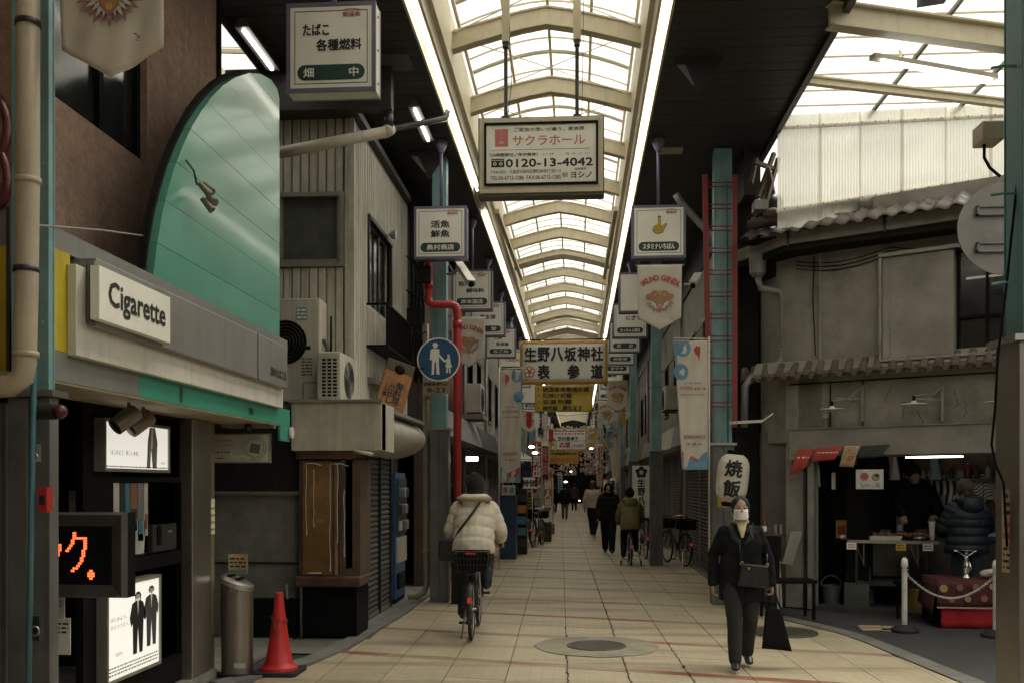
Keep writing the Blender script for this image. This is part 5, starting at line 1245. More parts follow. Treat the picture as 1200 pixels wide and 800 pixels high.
# wall behind cables and dark upper structure on the left, row facade comes later
# blue vending machine
a_ = W(468, 706, 13.1); 
t = thing('vending_machine', 'blue drinks vending machine seen edge on beyond the grey shutters', 'vending machine', (-2.50, 13.0, 0), pi / 2)
MB().box(0, .75, .0, .6, .05, 1.80).build('cabinet', M('cobalt_paint', (.03, .09, .24), .35), t, bevel=.01)
MB().box(.04, .71, -.03, -.001, .95, 1.72).build('display_window', frosted, t)
for i in range(3):
    for j in range(6): MB().lathe([(.03, 0), (.033, .01), (.033, .12), (.026, .13)], 10, (.1 + j * .1, -.045, 1.0 + i * .23)).build('can', cc[(i + j) % 5], t, 30)
MB().box(.04, .71, -.028, -.001, .55, .9).build('button_panel', acwhite, t); MB().box(.12, .6, -.03, -.001, .18, .40).build('delivery_door', black, t); MB().box(.0, .75, .01, .5, 0, .05).build('base', black, t)
MB().box(-.012, -.002, .02, .58, .1, 1.78).build('side_panel', M('cobalt_paint'), t)
# beige drain beside the post
t = thing('drain_pipe', 'beige drain pipe with a foot elbow left of the grey post casing', 'pipe')
D = 13.5; MB().tube([W(499, 380, D), W(499, 520, D), W(500, 685, D), W(497, 694, D), W(488, 698, D), W(478, 700, D)], .045, 12).build('pipe', beige, t, True)
for y in (463, 560, 645): p = W(499.5, y, D); MB().tube([p - Vector((0, 0, .02)), p + Vector((0, 0, .02))], .056, 12).build('collar', beige, t, True)
# red pipe
t = thing('red_pipe', 'red pipe that steps sideways in front of the left teal post', 'pipe')
D = 13.05; MB().tube([W(502, 262, D), W(502, 300, D), W(502, 348, D), W(503, 355, D), W(508, 357, D), W(528, 357, D), W(534, 359, D), W(536, 366, D), W(536, 420, D), W(536, 586, D)], .055, 14).build('pipe', redpaint, t, True)
for x, y in ((502, 335), (536, 380)): p = W(x, y, D); MB().tube([p - Vector((0, 0, .05)), p + Vector((0, 0, .05))], .064, 14).build('coupling', redpaint, t, True)
MB().cbox(*W(515, 357, D + .1), .3, .05, .02).build('bracket', darksteel, t)
tag(MB().box(W(531, 0, 13.3).x, W(545, 0, 13.3).x, 13.0, 13.2, 0, 1.62).build('red_pipe_box', darkwall), 'dark upright box at the foot of the red pipe', 'box')
# pedestrian sign
p = W(514, 421, 12.85)
t = thing('pedestrian_sign', 'round blue sign with a white adult and child figure on the teal post', 'road sign', (p.x, p.y, p.z))
R = 25.5 / F * 12.85
MB().lathe([(R, 0), (R, .01)], 40, (0, 0, 0), 'y').build('rim', signface, t); MB().lathe([(R - .018, -.003), (R - .018, 0)], 40, (0, 0, 0), 'y').build('blue_disc', M('sign_blue', (.022, .085, .19), .4, var=.1, dirt=.1, bump=0), t)
q = MB()
def fig(cx, cz, k, hat, yy=-.005):
    disc(q, cx, yy, cz + .86 * k, .065 * k, 12)
    if hat: flat(q, [(cx + x * k, cz + z * k) for x, z in ((-.13, .885), (.13, .885), (.07, .91), (.06, .96), (-.06, .96), (-.07, .91))], yy - .0004)
    else: flat(q, [(cx + x * k, cz + z * k) for x, z in ((-.1, .92), (-.05, .97), (.05, .97), (.1, .92), (.0, .95))], yy - .0004)
    if hat: flat(q, [(cx + x * k, cz + z * k) for x, z in ((-.11, .78), (.11, .78), (.13, .72), (.11, .42), (.13, .02), (.16, 0), (.04, 0), (.02, .38), (-.02, .38), (-.04, 0), (-.16, 0), (-.11, .02), (-.1, .42), (-.12, .45), (-.17, .44), (-.15, .72))], yy)
    else: flat(q, [(cx + x * k, cz + z * k) for x, z in ((-.08, .78), (.08, .78), (.12, .5), (.2, .3), (.09, .3), (.12, 0), (.03, 0), (.02, .28), (-.02, .28), (-.05, 0), (-.14, .02), (-.09, .3), (-.18, .32), (-.12, .52))], yy)
fig(-.045, -.20, .44, True); fig(.135, -.20 + .02, .255, False)
q.bar((.005, -.0052, .06), (.085, -.0052, -.03), .0006, .028); q.bar((.085, -.0052, -.03), (.115, -.0052, .0), .0006, .02); q.build('figures', signface, t)
q = MB(); q.tube([(0, .06, -R), (0, .06, R)], .02, 8); q.cbox(0, .05, R * .6, .3, .03, .03); q.build('mount', greym, t)
p = W(511, 453.5, 12.85); t = thing('sub_plate', 'small tan plate reading 8-23 under the blue pedestrian sign', 'plate', (p.x, p.y, p.z))
MB().box(-.18, .18, 0, .012, -.085, .085).build('plate', M('aged_plate', (.26, .20, .12), .6, dirt=.6), t); text('自転車通行可', ink, t, 0, -.002, .045, h=.045, w=.31, bold=.03); text('8-23', ink, t, 0, -.002, -.035, h=.06, w=.24, bold=.05)
# security camera
def cctv(p, q_, lab, r=.05):
    t = thing('security_camera', lab, 'camera', p); d = Vector(q_) - Vector(p)
    MB().tube([(0, 0, 0), d], [r, r], 12).build('housing', whitep, t, 30); MB().bar(Vector((0, 0, r + .005)) - d * .05, d * 1.05 + Vector((0, 0, r + .005)), r * 2.2, .012).build('sunshield', whitep, t)
    MB().tube([d * 1.001, d * 1.02], [r * .8, r * .8], 12).build('lens', black, t); MB().tube([(0, 0, 0), (-.08, .1, -.08), (-.18, .12, -.08)], .02, 8).build('arm', alum, t, True)
cctv(W(538, 312, 13.0), W(552, 333, 12.5), 'white bullet security camera under the fishmonger sign, pointing down', .05)
# ================================================================ corner house on the right
A = W(925, 566, 12.8); B = W(1170, 566, 11.35)
ANG = atan2(B.y - A.y, B.x - A.x); FR = Fr(A.x, A.y, ANG)
LEN = hypot(B.x - A.x, B.y - A.y)
ch_ = thing('corner_house', 'old two storey plaster house with a rounded corner, clay tiles and a shop below', 'house', (A.x, A.y, 0), ANG)
def hx(px, py, c=0): return FR.hit(px, py, c)
xo0 = hx(954, 600)[0]; xo1 = hx(1176, 600)[0]; zo = hx(1100, 531)[1]
xR = LEN + 2.2
zt_strip = hx(1000, 436)[1]
ze = hx(1035, 262)[1]
# ground wall band above the opening
wall_open(hx(921, 500)[0], xR, 0, zt_strip, [(xo0, xo1 + .0, 0, zo)], 0, .18).build('lower_wall', plaster, ch_)
MB().box(xo1 + .01, xR, -.02, 0, 0, zo).build('right_pier', darkwall, ch_)
# fascia board over the shop
f0, f1 = hx(925, 503, -.06), hx(1174, 531, -.06)
zf0 = hx(1100, 531, -.06)[1]; zf1 = hx(1050, 499, -.06)[1]
MB().box(f0[0], f1[0] + .4, -.07, -.002, zf0, zf1).build('fascia_board', plasterl, ch_, bevel=.004)
MB().box(f0[0] + .02, f1[0] + .4, -.09, -.06, zf1, zf1 + .012).build('fascia_edge', alum, ch_)
MB().box(f0[0], xo0 - .02, -.07, -.002, zf0 - .05, zf0).build('fascia_drop', plasterl, ch_)
MB().box(xo0, xo1 + .3, -.08, -.02, zf0 - .028, zf0 - .004).build('track', darksteel, ch_)
tl = thing('stall_light', 'thin lit tube under the fascia board at the top of the stall opening', 'light', FR.w(hx(1098, 534)[0], .25, zf0 - .03), ANG); MB().tube([(-.42, 0, 0), (.25, 0, 0)], .010, 8).build('tube', M('dim_tube', (.8, .8, .8), .4, emit=((1, .96, .88), 8), bump=0), tl, True); MB().box(-.5, .65, -.02, .03, .02, .05).build('housing', greym, tl)
# left return: grey wall 893..945
L0 = W(893, 566, 13.35); L1 = W(946, 566, 12.68)
def lc(p): d = Vector(p) - FR.o; return d.dot(FR.u), d.dot(FR.v)
def wstrip(pts, z0, z1, th, mat, nm, par, sm=False):
    m = MB(); P = [Vector((p[0], p[1], 0)) for p in pts]; n = len(P)
    nr = []
    for i in range(n):
        d = (P[min(i + 1, n - 1)] - P[max(i - 1, 0)]).normalized(); nr.append(Vector((-d.y, d.x, 0)) * th)
    vs = [(p.x, p.y, z) for z in (z0, z1) for p in P] + [(p.x + k.x, p.y + k.y, z) for z in (z0, z1) for p, k in zip(P, nr)]
    fs = []
    for i in range(n - 1):
        fs += [(i, i + 1, n + i + 1, n + i), (2 * n + i + 1, 2 * n + i, 3 * n + i, 3 * n + i + 1), (n + i, n + i + 1, 3 * n + i + 1, 3 * n + i), (i + 1, i, 2 * n + i, 2 * n + i + 1)]
    fs += [(0, n, 3 * n, 2 * n), (n - 1, 3 * n - 1, 4 * n - 1, 2 * n - 1)]
    m.add(vs, fs); return m.build(nm, mat, par, sm)
l0, l1 = lc(L0), lc(L1)
wstrip([lc((L0.x, L0.y + 2.6, 0)), l0, (l0[0] + .1, l0[1] - .05), (xo0 - .02, -.012)], 0, hx(900, 510)[1] + .06, .12, M('grey_rendered_wall', (.20, .185, .165), .85, var=.12, dirt=.4, bump=.3), 'grey_wall', ch_)
MB().box(xo0 - .07, xo0 + .01, -.05, .1, 0, zf0).build('door_rail', alum, ch_); MB().box(xo0 - .13, xo0 - .09, -.03, .1, 0, zf0).build('door_rail', darksteel, ch_)
# rounded upper wall
cor = [lc((L0.x + .12, L0.y + 3.2, 0)), lc((L0.x + .12, L0.y + .5, 0))]
c1 = hx(963, 350, 0)
for k in range(7):
    t_ = k / 6; a = Vector(cor[1]); b = Vector((.12, .0)); ctrl = Vector((cor[1][0] - .02, cor[1][1] - .55))
    p = a * (1 - t_) ** 2 + ctrl * 2 * t_ * (1 - t_) + b * t_ ** 2
    cor.append((p.x, p.y))
cor2 = cor[1:] + [(c1[0], 0)]
zu0 = zt_strip - .1; zu1 = ze + .35
wstrip(cor[:1] + cor2, .0 + 2.2, zu1, .15, plaster, 'rounded_wall', ch_, 30)
xp1 = hx(1033, 350)[0]; xp2 = hx(1121, 350)[0]; xp3 = hx(1180, 350)[0]
zw0 = hx(1100, 424)[1] + .02; zw1 = hx(1100, 296)[1]
wall_open(c1[0], xR, zu0, zu1, [(xp2, xR - .3, zw0, zw1)], -.03, .15).build('upper_wall', plaster, ch_)
MB().box(c1[0] - .02, c1[0] + .004, -.04, -.0, zu0, zu1).build('render_edge', plasterl, ch_)
# storm shutter cabinet (pale panel) and its frame
zp0 = hx(1080, 417, -.1)[1]; zp1 = hx(1080, 297, -.1)[1]
MB().box(xp1 + .04, xp2 - .01, -.12, -.03, zp0, zp1).build('shutter_cabinet', plasterl, ch_, bevel=.004)
q = MB(); q.box(xp1, xp1 + .035, -.14, -.03, zp0 - .04, zp1 + .03); q.box(xp1 + .04, xR - .3, -.15, -.03, zp0 - .04, zp0 - .005); q.box(xp1, xR - .3, -.16, -.03, zp1 + .005, zp1 + .05); q.build('shutter_frame', alum, ch_)
MB().box(xp1 + .13, xp1 + .136, -.125, -.12, zp0, zp1).build('panel_seam', plaster, ch_)
wn = MB().box(xp2, xR - .3, .04, .06, zw0, zw1).build('window', glassd, ch_)
q = MB(); q.box(xp2, xR - .3, -.0, .05, zw0 + .48, zw0 + .51); q.box(xp2 + .32, xp2 + .35, -.0, .05, zw0, zw1); q.box(xp2, xp2 + .03, -.02, .05, zw0, zw1); q.build('window_frame', black, wn)
MB().box(xp2 + .1, xp2 + .5, .02, .035, zw0 + .95, zw0 + .98).build('reflection_strip', signface, wn)  # pale bar drawn in the window in place of a bright reflection
# eave, gutter
eL = hx(890, 300, -.4); 
eav = [lc((L0.x + .1 - .35, L0.y + 2.5, 0)), (cor[1][0] - .42, cor[1][1] - .1), (cor[4][0] - .35, cor[4][1] - .25), (.05, -.42), (c1[0] + .2, -.42), (xR, -.42)]
zE = hx(1035, 268, -.42)[1]
wstrip(eav, zE - .02, zE + .14, .06, plaster, 'gutter_board', ch_, 20)
wstrip([(p[0], p[1] + .05) for p in eav], zE - .10, zE - .03, .5, darkwall, 'eave_soffit', ch_, 20)
for px in (922, 1035): g_ = hx(px, 280, -.43); MB().box(g_[0], g_[0] + .03, -.44, -.42, zE - .05, zE + .15).build('gutter_clip', darksteel, ch_)
# roof tiles: rows of interlocking pan tiles, each its own piece
tm_ = {}
def pan_tile(mat):
    if mat.name in tm_: return tm_[mat.name]
    m = MB(); n = 8; w_ = .26; L = .30
    top = [(-w_ / 2 + w_ * i / n, .026 * sin(pi * i / n * 2 - .2)) for i in range(n + 1)]
    vs = [(x, y, z + zz) for y, zz in ((-L / 2, 0), (L / 2, .03)) for x, z in top] + [(x, y, z + zz - .018) for y, zz in ((-L / 2, 0), (L / 2, .03)) for x, z in top]
    k = n + 1; fs = []
    for i in range(n): fs += [(i, i + 1, k + i + 1, k + i), (2 * k + i + 1, 2 * k + i, 3 * k + i, 3 * k + i + 1), (i + 1, i, 2 * k + i, 2 * k + i + 1), (k + i, k + i + 1, 3 * k + i + 1, 3 * k + i)]
    m.add(vs, fs); me = m.mesh('roof_tile', True); me.materials.append(mat); tm_[mat.name] = me; return me
rt = random.Random(6)
for row in range(3):
    for i in range(26):
        x = -.35 + i * .196 + rt.uniform(-.008, .008)
        if x > xR: continue
        o = bpy.data.objects.new('roof_tile', pan_tile(tile_roof if (i < 13 and row < 2) or i < 6 else tile_grey)); C.objects.link(o); o.parent = ch_
        o.location = (x, -.46 + row * .24, zE + .165 + row * .11 + rt.uniform(-.006, .01)); o.scale = (.8, 1, .8); o.rotation_euler = (radians(25 + rt.uniform(-3, 3)), rt.uniform(-.05, .05), rt.uniform(-.05, .05))
MB().box(-.5, xR, -.35, .5, zE + .10, zE + .13).build('roof_deck', darkwall, ch_)
MB().tube([(-.45, -.3, zE + .33), (-.1, -.32, zE + .36), (.25, -.3, zE + .30)], [.07, .09, .06], 10).build('ridge_end_tile', tile_roof, ch_, True); MB().ball((-.1, -.36, zE + .42), .13, .1, .08).build('ridge_end_tile', tile_roof, ch_, True)
# barrel tile strip between the storeys
bt = None
zs0 = zt_strip
MB().prism([(-.02, zs0 + .20), (-.02, zs0 - .02), (-.14, zs0 - .02), (-.16, zs0 + .04)], -.45, xR, 'yz').build('strip_bed', plaster, ch_)
def barrel():
    m = MB(); n = 8; vs = []; fs = []; L = .28
    for y, r in ((0, .068), (L, .056)):
        for i in range(n + 1): a = pi * i / n; vs.append((r * cos(a), y, r * sin(a)))
        for i in range(n + 1): a = pi * i / n; vs.append(((r - .014) * cos(a), y, (r - .014) * sin(a)))
    k = n + 1
    for i in range(n): fs += [(i, i + 1, 2 * k + i + 1, 2 * k + i), (k + i + 1, k + i, 3 * k + i, 3 * k + i + 1), (i + 1, i, k + i, k + i + 1), (2 * k + i, 2 * k + i + 1, 3 * k + i + 1, 3 * k + i)]
    m.add(vs, fs); return m
tile_brown = M('barrel_tile_clay', (.13, .095, .07), .75, var=.4, scale=7, dirt=.5, bump=.4)
bm_ = barrel().mesh('barrel_tile', True); bm_.materials.append(tile_brown)
pm = MB().sheet(lambda u, v: (-.07 + .14 * u, .26 * v, -.03 * sin(pi * u)), 6, 1, .014, Vector((0, 0, -1))).mesh('pan_tile', True); pm.materials.append(tile_brown)
x = -.62; i = 0
while x < xR:
    for me, dx, dz in ((bm_, 0, 0), (pm, .09, .0)):
        yb_ = -.235
        xx = x + dx; c_ = 0
        if xx < .0: c_ = .5 * xx * xx * 1.2
        o = bpy.data.objects.new(me.name.split('.')[0], me); C.objects.link(o); o.parent = ch_; o.location = (xx, yb_ + c_, zs0 - .05 + rt.uniform(-.004, .006)); o.scale = (.86, 1, .86); o.rotation_euler = (radians(46), rt.uniform(-.04, .04), rt.uniform(-.05, .05) + (.35 if xx < -.1 else 0))
    x += .18
# cracks and panels on the band
q = MB(); 
for px in (972, 1010): 
    g_ = hx(px, 480, -.03); q.box(g_[0], g_[0] + .012, -.02, -.001, zf1 + .01, zs0 - .08)
q.box(hx(925, 470)[0], xR, -.012, -.001, zs0 - .12, zs0 - .10); q.build('render_joint', darkwall, ch_)
cr_ = MB(); rr = random.Random(31)
for px, py in ((1046, 452), (1060, 470), (1120, 455), (1130, 470), (1075, 480)):
    g_ = hx(px, py, -.002); pts = [(g_[0], -.001, g_[1])]
    for k in range(6): pts.append((pts[-1][0] + rr.uniform(-.03, .03), -.001, pts[-1][2] - rr.uniform(.02, .05)))
    cr_.tube(pts, .003, 4)
cr_.build('crack', darkwall, ch_)
# small fan lamps on brackets on the band
def fanlamp(px, py, lab, pole=None):
    g_ = hx(px, py, -.28); t = thing('bracket_lamp', lab, 'lamp', FR.w(g_[0], -.28, g_[1]), ANG, 'flat white bracket lamps over the shop')
    MB().lathe([(.012, .03), (.025, .03), (.04, 0), (.15, -.008), (.155, -.018), (.03, -.03), (.012, -.05)], 18).build('shade', whitep, t, 30); MB().tube([(0, 0, .02), (0, 0, .09)], .018, 8).build('socket', black, t)
    MB().tube([(0, 0, .09), (.1, .1, .11), (.2, .27, .10)], .008, 6).build('arm', alum, t); return t
fanlamp(975, 478, 'left flat white lamp on a bracket over the shop, above the fascia board'); fanlamp(1071, 472, 'right flat white lamp on a bracket over the shop, above the fascia board')
fanlamp(1171, 469, 'flat white lamp mostly hidden by the steel post at the right edge')
for px, lab in ((1011, 'left upright galvanised bracket above the shop fascia'), (1105, 'right upright galvanised bracket above the shop fascia')):
    g0 = hx(px, 493, -.04); g1 = hx(px, 451, -.04)
    t = thing('bracket', lab, 'bracket', FR.w(g0[0], -.04, 0), ANG)
    MB().box(-.014, .014, -.03, 0, g0[1], g1[1]).build('upright', alum, t); MB().bar((0, -.02, g1[1] - .18), (-.25, -.25, g1[1] - .17), .012).build('arm', alum, t); MB().bar((-.01, -.02, g1[1] - .03), (-.14, -.18, g1[1] - .17), .01).build('brace', alum, t)
p = hx(968, 487, -.05); t = thing('junction_box', 'small beige junction box and pipe on the plaster band', 'box', FR.w(p[0], -.05, p[1]), ANG); MB().cbox(0, 0, 0, .07, .05, .05).build('box', beige, t); MB().cbox(0, 0, -.1, .02, .02, .16).build('pipe', beige, t)
# shop interior
rm = MB(); RX1 = xo1 + 1.2
rm.box(xo0 - .1, RX1, 1.75, 1.85, 0, 2.6)
rmo = rm.build('back_wall', M('brown_panel_wall', (.26, .18, .105), .7, var=.3, streak=.3), ch_)
m = MB()
x = xo0
while x < RX1: m.box(x, x + .008, 1.744, 1.75, 0, 2.5); x += .3
m.build('panel_joint', black, ch_)
MB().box(xo0 - .12, xo0 - .1, .1, 2.6, 0, 2.6).build('inner_wall', darkwall, ch_); MB().box(RX1, RX1 + .1, 0, 2.6, 0, 2.6).build('inner_wall', darkwall, ch_); MB().box(xo0 - .1, RX1, .1, 2.6, 2.45, 2.5).build('shop_ceiling', darkwall, ch_)
MB().box(xo0, xo1 + .5, -.0, 2.5, -.02, .04).build('shop_floor', M('dark_shop_floor', (.06, .055, .05), .5, dirt=.5), ch_)
MB().box(xo0 - .2, xR, 2.7, 4, 2.2, zE).build('body', darkwall, ch_); MB().box(l0[0] - .1, xR, .16, 4, zE - .3, zE + .1).build('upper_floor_mass', darkwall, ch_)
MB().box(xo0 - .1, xR, .16, 2.7, 2.55, 2.62).build('floor_slab', darkwall, ch_)
sh_ = thing('wall_shelf', 'dark long shelf at the back of the food stall with bottles and boxes on it', 'shelf', FR.w(xo0 + .8, 1.46, 0), ANG)
zsh = hx(1100, 560, 1.5)[1]
MB().box(-.8, 2.9, 0, .28, zsh - .03, zsh).build('board', darksteel, sh_)
rr = random.Random(40)
bc = [M('glass_%s' % n, c, .15, bump=0, spec=.7) for n, c in (('amber', (.12, .05, .02)), ('clear', (.3, .3, .28)), ('green', (.03, .07, .03)), ('white', (.5, .5, .46)), ('blue', (.1, .2, .3)), ('red', (.35, .03, .03)))]
bl = {0: 'amber glass', 1: 'clear glass', 2: 'dark green', 3: 'white plastic', 4: 'bluish', 5: 'red sauce'}
places = ['at the left end of the back shelf', 'above the white cat sign', 'above the vendor', 'between the vendor and the customer', 'above the customer', 'at the right end of the back shelf']
for i in range(30):
    x = -.7 + i * .115 + rr.uniform(-.02, .02); ci = rr.randrange(6); pl = places[min(5, int(i / 5))]
    if rr.random() < .3:
        t = thing('box', 'small %s box %s' % (rr.choice(['pale', 'dark', 'blue']), pl), 'box', sh_.location + FR.u * x + FR.v * .12 + Vector((0, 0, zsh)), ANG, 'packets on the stall shelf'); MB().box(-.045, .045, -.04, .04, 0, rr.uniform(.06, .12)).build('carton', rr.choice(cc), t)
    else:
        h = rr.uniform(.14, .22); t = thing('bottle', '%s bottle %s' % (bl[ci], pl), 'bottle', sh_.location + FR.u * x + FR.v * .12 + Vector((0, 0, zsh)), ANG, 'bottles on the stall shelf')
        MB().lathe([(.033, 0), (.036, .01), (.036, h * .6), (.014, h * .78), (.014, h * .93)], 12).build('body', bc[ci], t, 30); MB().lathe([(.017, h * .93), (.017, h)], 10).build('cap', rr.choice([black, whitep, redpaint]), t)
for (px, py, w1, h1, D, kind, lab) in ((996, 573, .10, .2, 14.3, 'p', 'blue white paper slip hung on the back wall of the stall'), (1030, 577, .08, .16, 14.3, 'p', 'small blue slip right of the cat sign'),
                                 (1105, 574, .55, .42, 14.2, 'g', 'black and white graphic hanging behind the vendor and customer'), (1150, 570, .52, .34, 14.2, 'z', 'white cloth with black wavy stripes on the right of the stall')):
    p = hx(px, py, 1.7 if kind == 'p' else 1.66); t = thing('wall_poster', lab, 'poster', FR.w(p[0], 1.7 if kind == 'p' else 1.66, p[1]), ANG)
    MB().box(-w1 / 2, w1 / 2, 0, .01, -h1 / 2, h1 / 2).build('sheet', signface if kind != 'p' else M('bluish_paper', (.22, .28, .32), .7), t)
    q = MB()
    if kind == 'p': fake_lines(q, -w1 * .35, w1 * .35, -.002, h1 * .4, -h1 * .4, 4)
    elif kind == 'g':
        for k in range(6): x = -.24 + k * .085; flat(q, [(x, -.2), (x + .04, -.2), (x + .075, .02), (x + .05, .2), (x + .015, .2), (x + .03, .0)], -.002)
    else:
        for k in range(8):
            P = [(-.25 + .5 * i / 20, -.14 + k * .038 + .03 * sin(i * .5 + k * .4) * math.exp(-((i - 8) / 7) ** 2) * 2) for i in range(21)]
            q.add([(x, -.002, z) for x, z in P] + [(x, -.002, z + .014) for x, z in P], [(i, i + 1, 22 + i, 21 + i) for i in range(20)])
        flat(q, [(-.2, -.13), (-.12, -.02), (-.13, .1), (-.21, .15), (-.17, 0)], -.0025)
    q.build('print', ink, t)
# cat sign, flags and paper in the opening
def hang(px, py, c, w1, h1, mat, nm, lab, tilt=0, poly=None, D=None):
    g_ = hx(px, py, c); t = thing(nm, lab, 'notice', FR.w(g_[0], c, g_[1]), ANG); t.rotation_euler = (0, tilt, ANG)
    return t
t = hang(1019, 561, -.05, 0, 0, None, 'picture_sign', 'white board with a pink blossom and a small cat drawing hung in the stall opening')
MB().box(-.17, .17, 0, .01, -.125, .125).build('board', M('white_board', (.62, .62, .55), .5, bump=0), t, bevel=.004)
q = MB(); [disc(q, -.065 + .03 * cos(2 * pi * k / 6), -.002, .035 + .03 * sin(2 * pi * k / 6), .028, 10) for k in range(6)]; q.build('blossom', pinkink, t); q = MB(); disc(q, -.065, -.003, .035, .022, 12); q.build('blossom_centre', mauve, t)
q = MB(); disc(q, .075, -.002, .025, .045, 16, 1.1); q.build('cat_outline', ink, t); q = MB(); disc(q, .075, -.0028, .025, .039, 16, 1.1); flat(q, [(.04, .05), (.05, .075), (.06, .06)], -.0028); q.build('cat_face', ochre, t); q = MB(); disc(q, .09, -.0035, .05, .022, 10, 1.3); disc(q, .06, -.0035, .025, .004, 6); disc(q, .085, -.0035, .025, .004, 6); q.build('cat_patch', navy, t)
text('しい…日', ink, t, .01, -.002, -.075, h=.05, w=.22, bold=.02); MB().tube([(-.12, 0, .12), (0, .0, .22), (.12, 0, .12)], .004, 5).build('string', black, t)
def ragged(px, py, pts, mat, lab, nm='red_cloth'):
    g_ = hx(px, py, -.1); P = [hx(a, b, -.1) for a, b in pts]; t = thing(nm, lab, 'cloth sign' if nm == 'red_cloth' else 'notice', FR.w(g_[0], -.1, g_[1]), ANG)
    m = MB(); r_ = random.Random(px); 
    a, b, c, d = [Vector((p[0] - g_[0], p[1] - g_[1])) for p in P[:4]]
    def fn(u, v): q = (a * (1 - u) + b * u) * (1 - v) + (d * (1 - u) + c * u) * v; return (q.x, -.03 * sin(v * 2.5) + .01 * sin(u * 9 + v * 3), q.y)
    m.sheet(fn, 10, 6, .004).build('cloth', mat, t, True); return t, g_, (a, b, c, d)
redflag = M('red_flag_cloth', (.42, .055, .04), .75, var=.15, bump=.2, grain=200)
t, g_, _c = ragged(945, 540, [(934, 527), (954, 525), (946, 547), (926, 557)], redflag, 'left red cloth sign with faint writing at the top of the stall opening, hanging askew')
q = MB(); fake_lines(q, -.11, .07, -.03, .07, .03, 1); q.build('lettering', signface, t)
t, g_, _c = ragged(970, 533, [(956, 525), (989, 522), (979, 538), (950, 541)], redflag, 'right red cloth sign with faint writing at the top of the stall opening')
q = MB(); fake_lines(q, -.13, .14, -.035, .05, .02, 1); q.build('lettering', signface, t)
t, g_, _c = ragged(996, 535, [(990, 522), (1007, 522), (1001, 547), (984, 546)], M('menu_paper', (.52, .42, .26), .7), 'tan menu sheet with red and brown print beside the red cloths', 'menu_sheet')
q = MB(); fake_lines(q, -.05, .09, -.035, .13, -.1, 9); q.build('print', brownp, t); q = MB(); fake_lines(q, -.06, .07, -.037, .02, -.05, 2); q.build('price_print', redink, t)
t, g_, _c = ragged(1023, 530, [(1010, 522), (1043, 520), (1033, 535), (1005, 537)], M('black_slate', (.03, .035, .03), .7), 'black chalk menu board at the top of the stall opening', 'chalk_menu')
q = MB(); fake_lines(q, -.15, .13, -.04, .06, -.05, 3); q.build('chalk_writing', frosted, t)
p = hx(953, 557, .1); t = thing('white_cloth_bag', 'crumpled white cloth bag hanging under the red cloth signs', 'bag', FR.w(p[0], .1, p[1]), ANG)
MB().sheet(lambda u, v: (-.07 + .14 * u + .03 * v - .03 * (1 - v) * (u - .5), .03 * sin(u * 7 + v * 4), .15 - .32 * v - .03 * sin(u * 5)), 8, 8, .02).build('cloth', whitep, t, True)
p = hx(977, 563, .2); t = thing('white_tube_box', 'slim white upright fixture in the stall opening', 'fixture', FR.w(p[0], .2, p[1]), ANG); MB().cbox(0, 0, 0, .04, .05, .22).build('body', whitep, t)
MB().box(xo0 + .35, xo0 + .62, .25, .5, 0, 2.45).build('inner_post', black, ch_); MB().box(xo0 + .33, xo0 + .64, .22, .53, 0, .35).build('post_base', frosted, ch_)

# pans and tools hung behind the vendor
rr = random.Random(61)
for i in range(12):
    x = xo0 + .75 + i * .17; t = thing('hung_utensil', 'kitchen tool hanging on the back wall of the stall, number in a row under the shelf', 'utensil', FR.w(x, 1.66, zsh - .06), ANG, 'kitchen tools hung in a row under the stall shelf'); t['label'] = 'kitchen tool hanging in the row under the back shelf of the stall'
    L = rr.uniform(.12, .28); MB().tube([(0, 0, 0), (0, 0, -L)], .006, 6).build('handle', alum, t, True)
    if i % 3: MB().lathe([(.045, 0), (.05, .012)], 14, (0, -.005, -L - .04), 'y').build('head', steel, t)
    else: MB().box(-.03, .03, -.004, .004, -L - .12, -L).build('head', steel, t)
for i, (x, z, w1, h1, mt) in enumerate(((.55, 1.3, .12, .10, 'carton_white'), (.75, 1.05, .1, .3, 'carton_grey'), (1.0, 1.0, .2, .12, 'carton_copper'), (1.9, 1.0, .2, .16, 'carton_blue'), (2.3, 1.02, .18, .22, 'carton_white'))):
    t = thing('storage_box', '%s storage box from the left on the bench at the back of the stall' % ['first', 'second', 'third', 'fourth', 'fifth'][i], 'box', FR.w(xo0 + x, 1.5, .9), ANG); MB().box(-w1 / 2, w1 / 2, -.1, .1, 0, h1).build('carton', M(mt), t); MB().box(-w1 * .3, w1 * .3, -.103, -.1, h1 * .3, h1 * .6).build('label_patch', signface, t)
MB().box(xo0 + .3, xo1 + .3, 1.3, 1.7, .86, .9).build('back_bench', frosted, ch_); MB().box(xo0 + .3, xo1 + .3, 1.32, 1.34, .0, .86).build('bench_front', M('bench_grey', (.16, .16, .155), .5, .3), ch_)
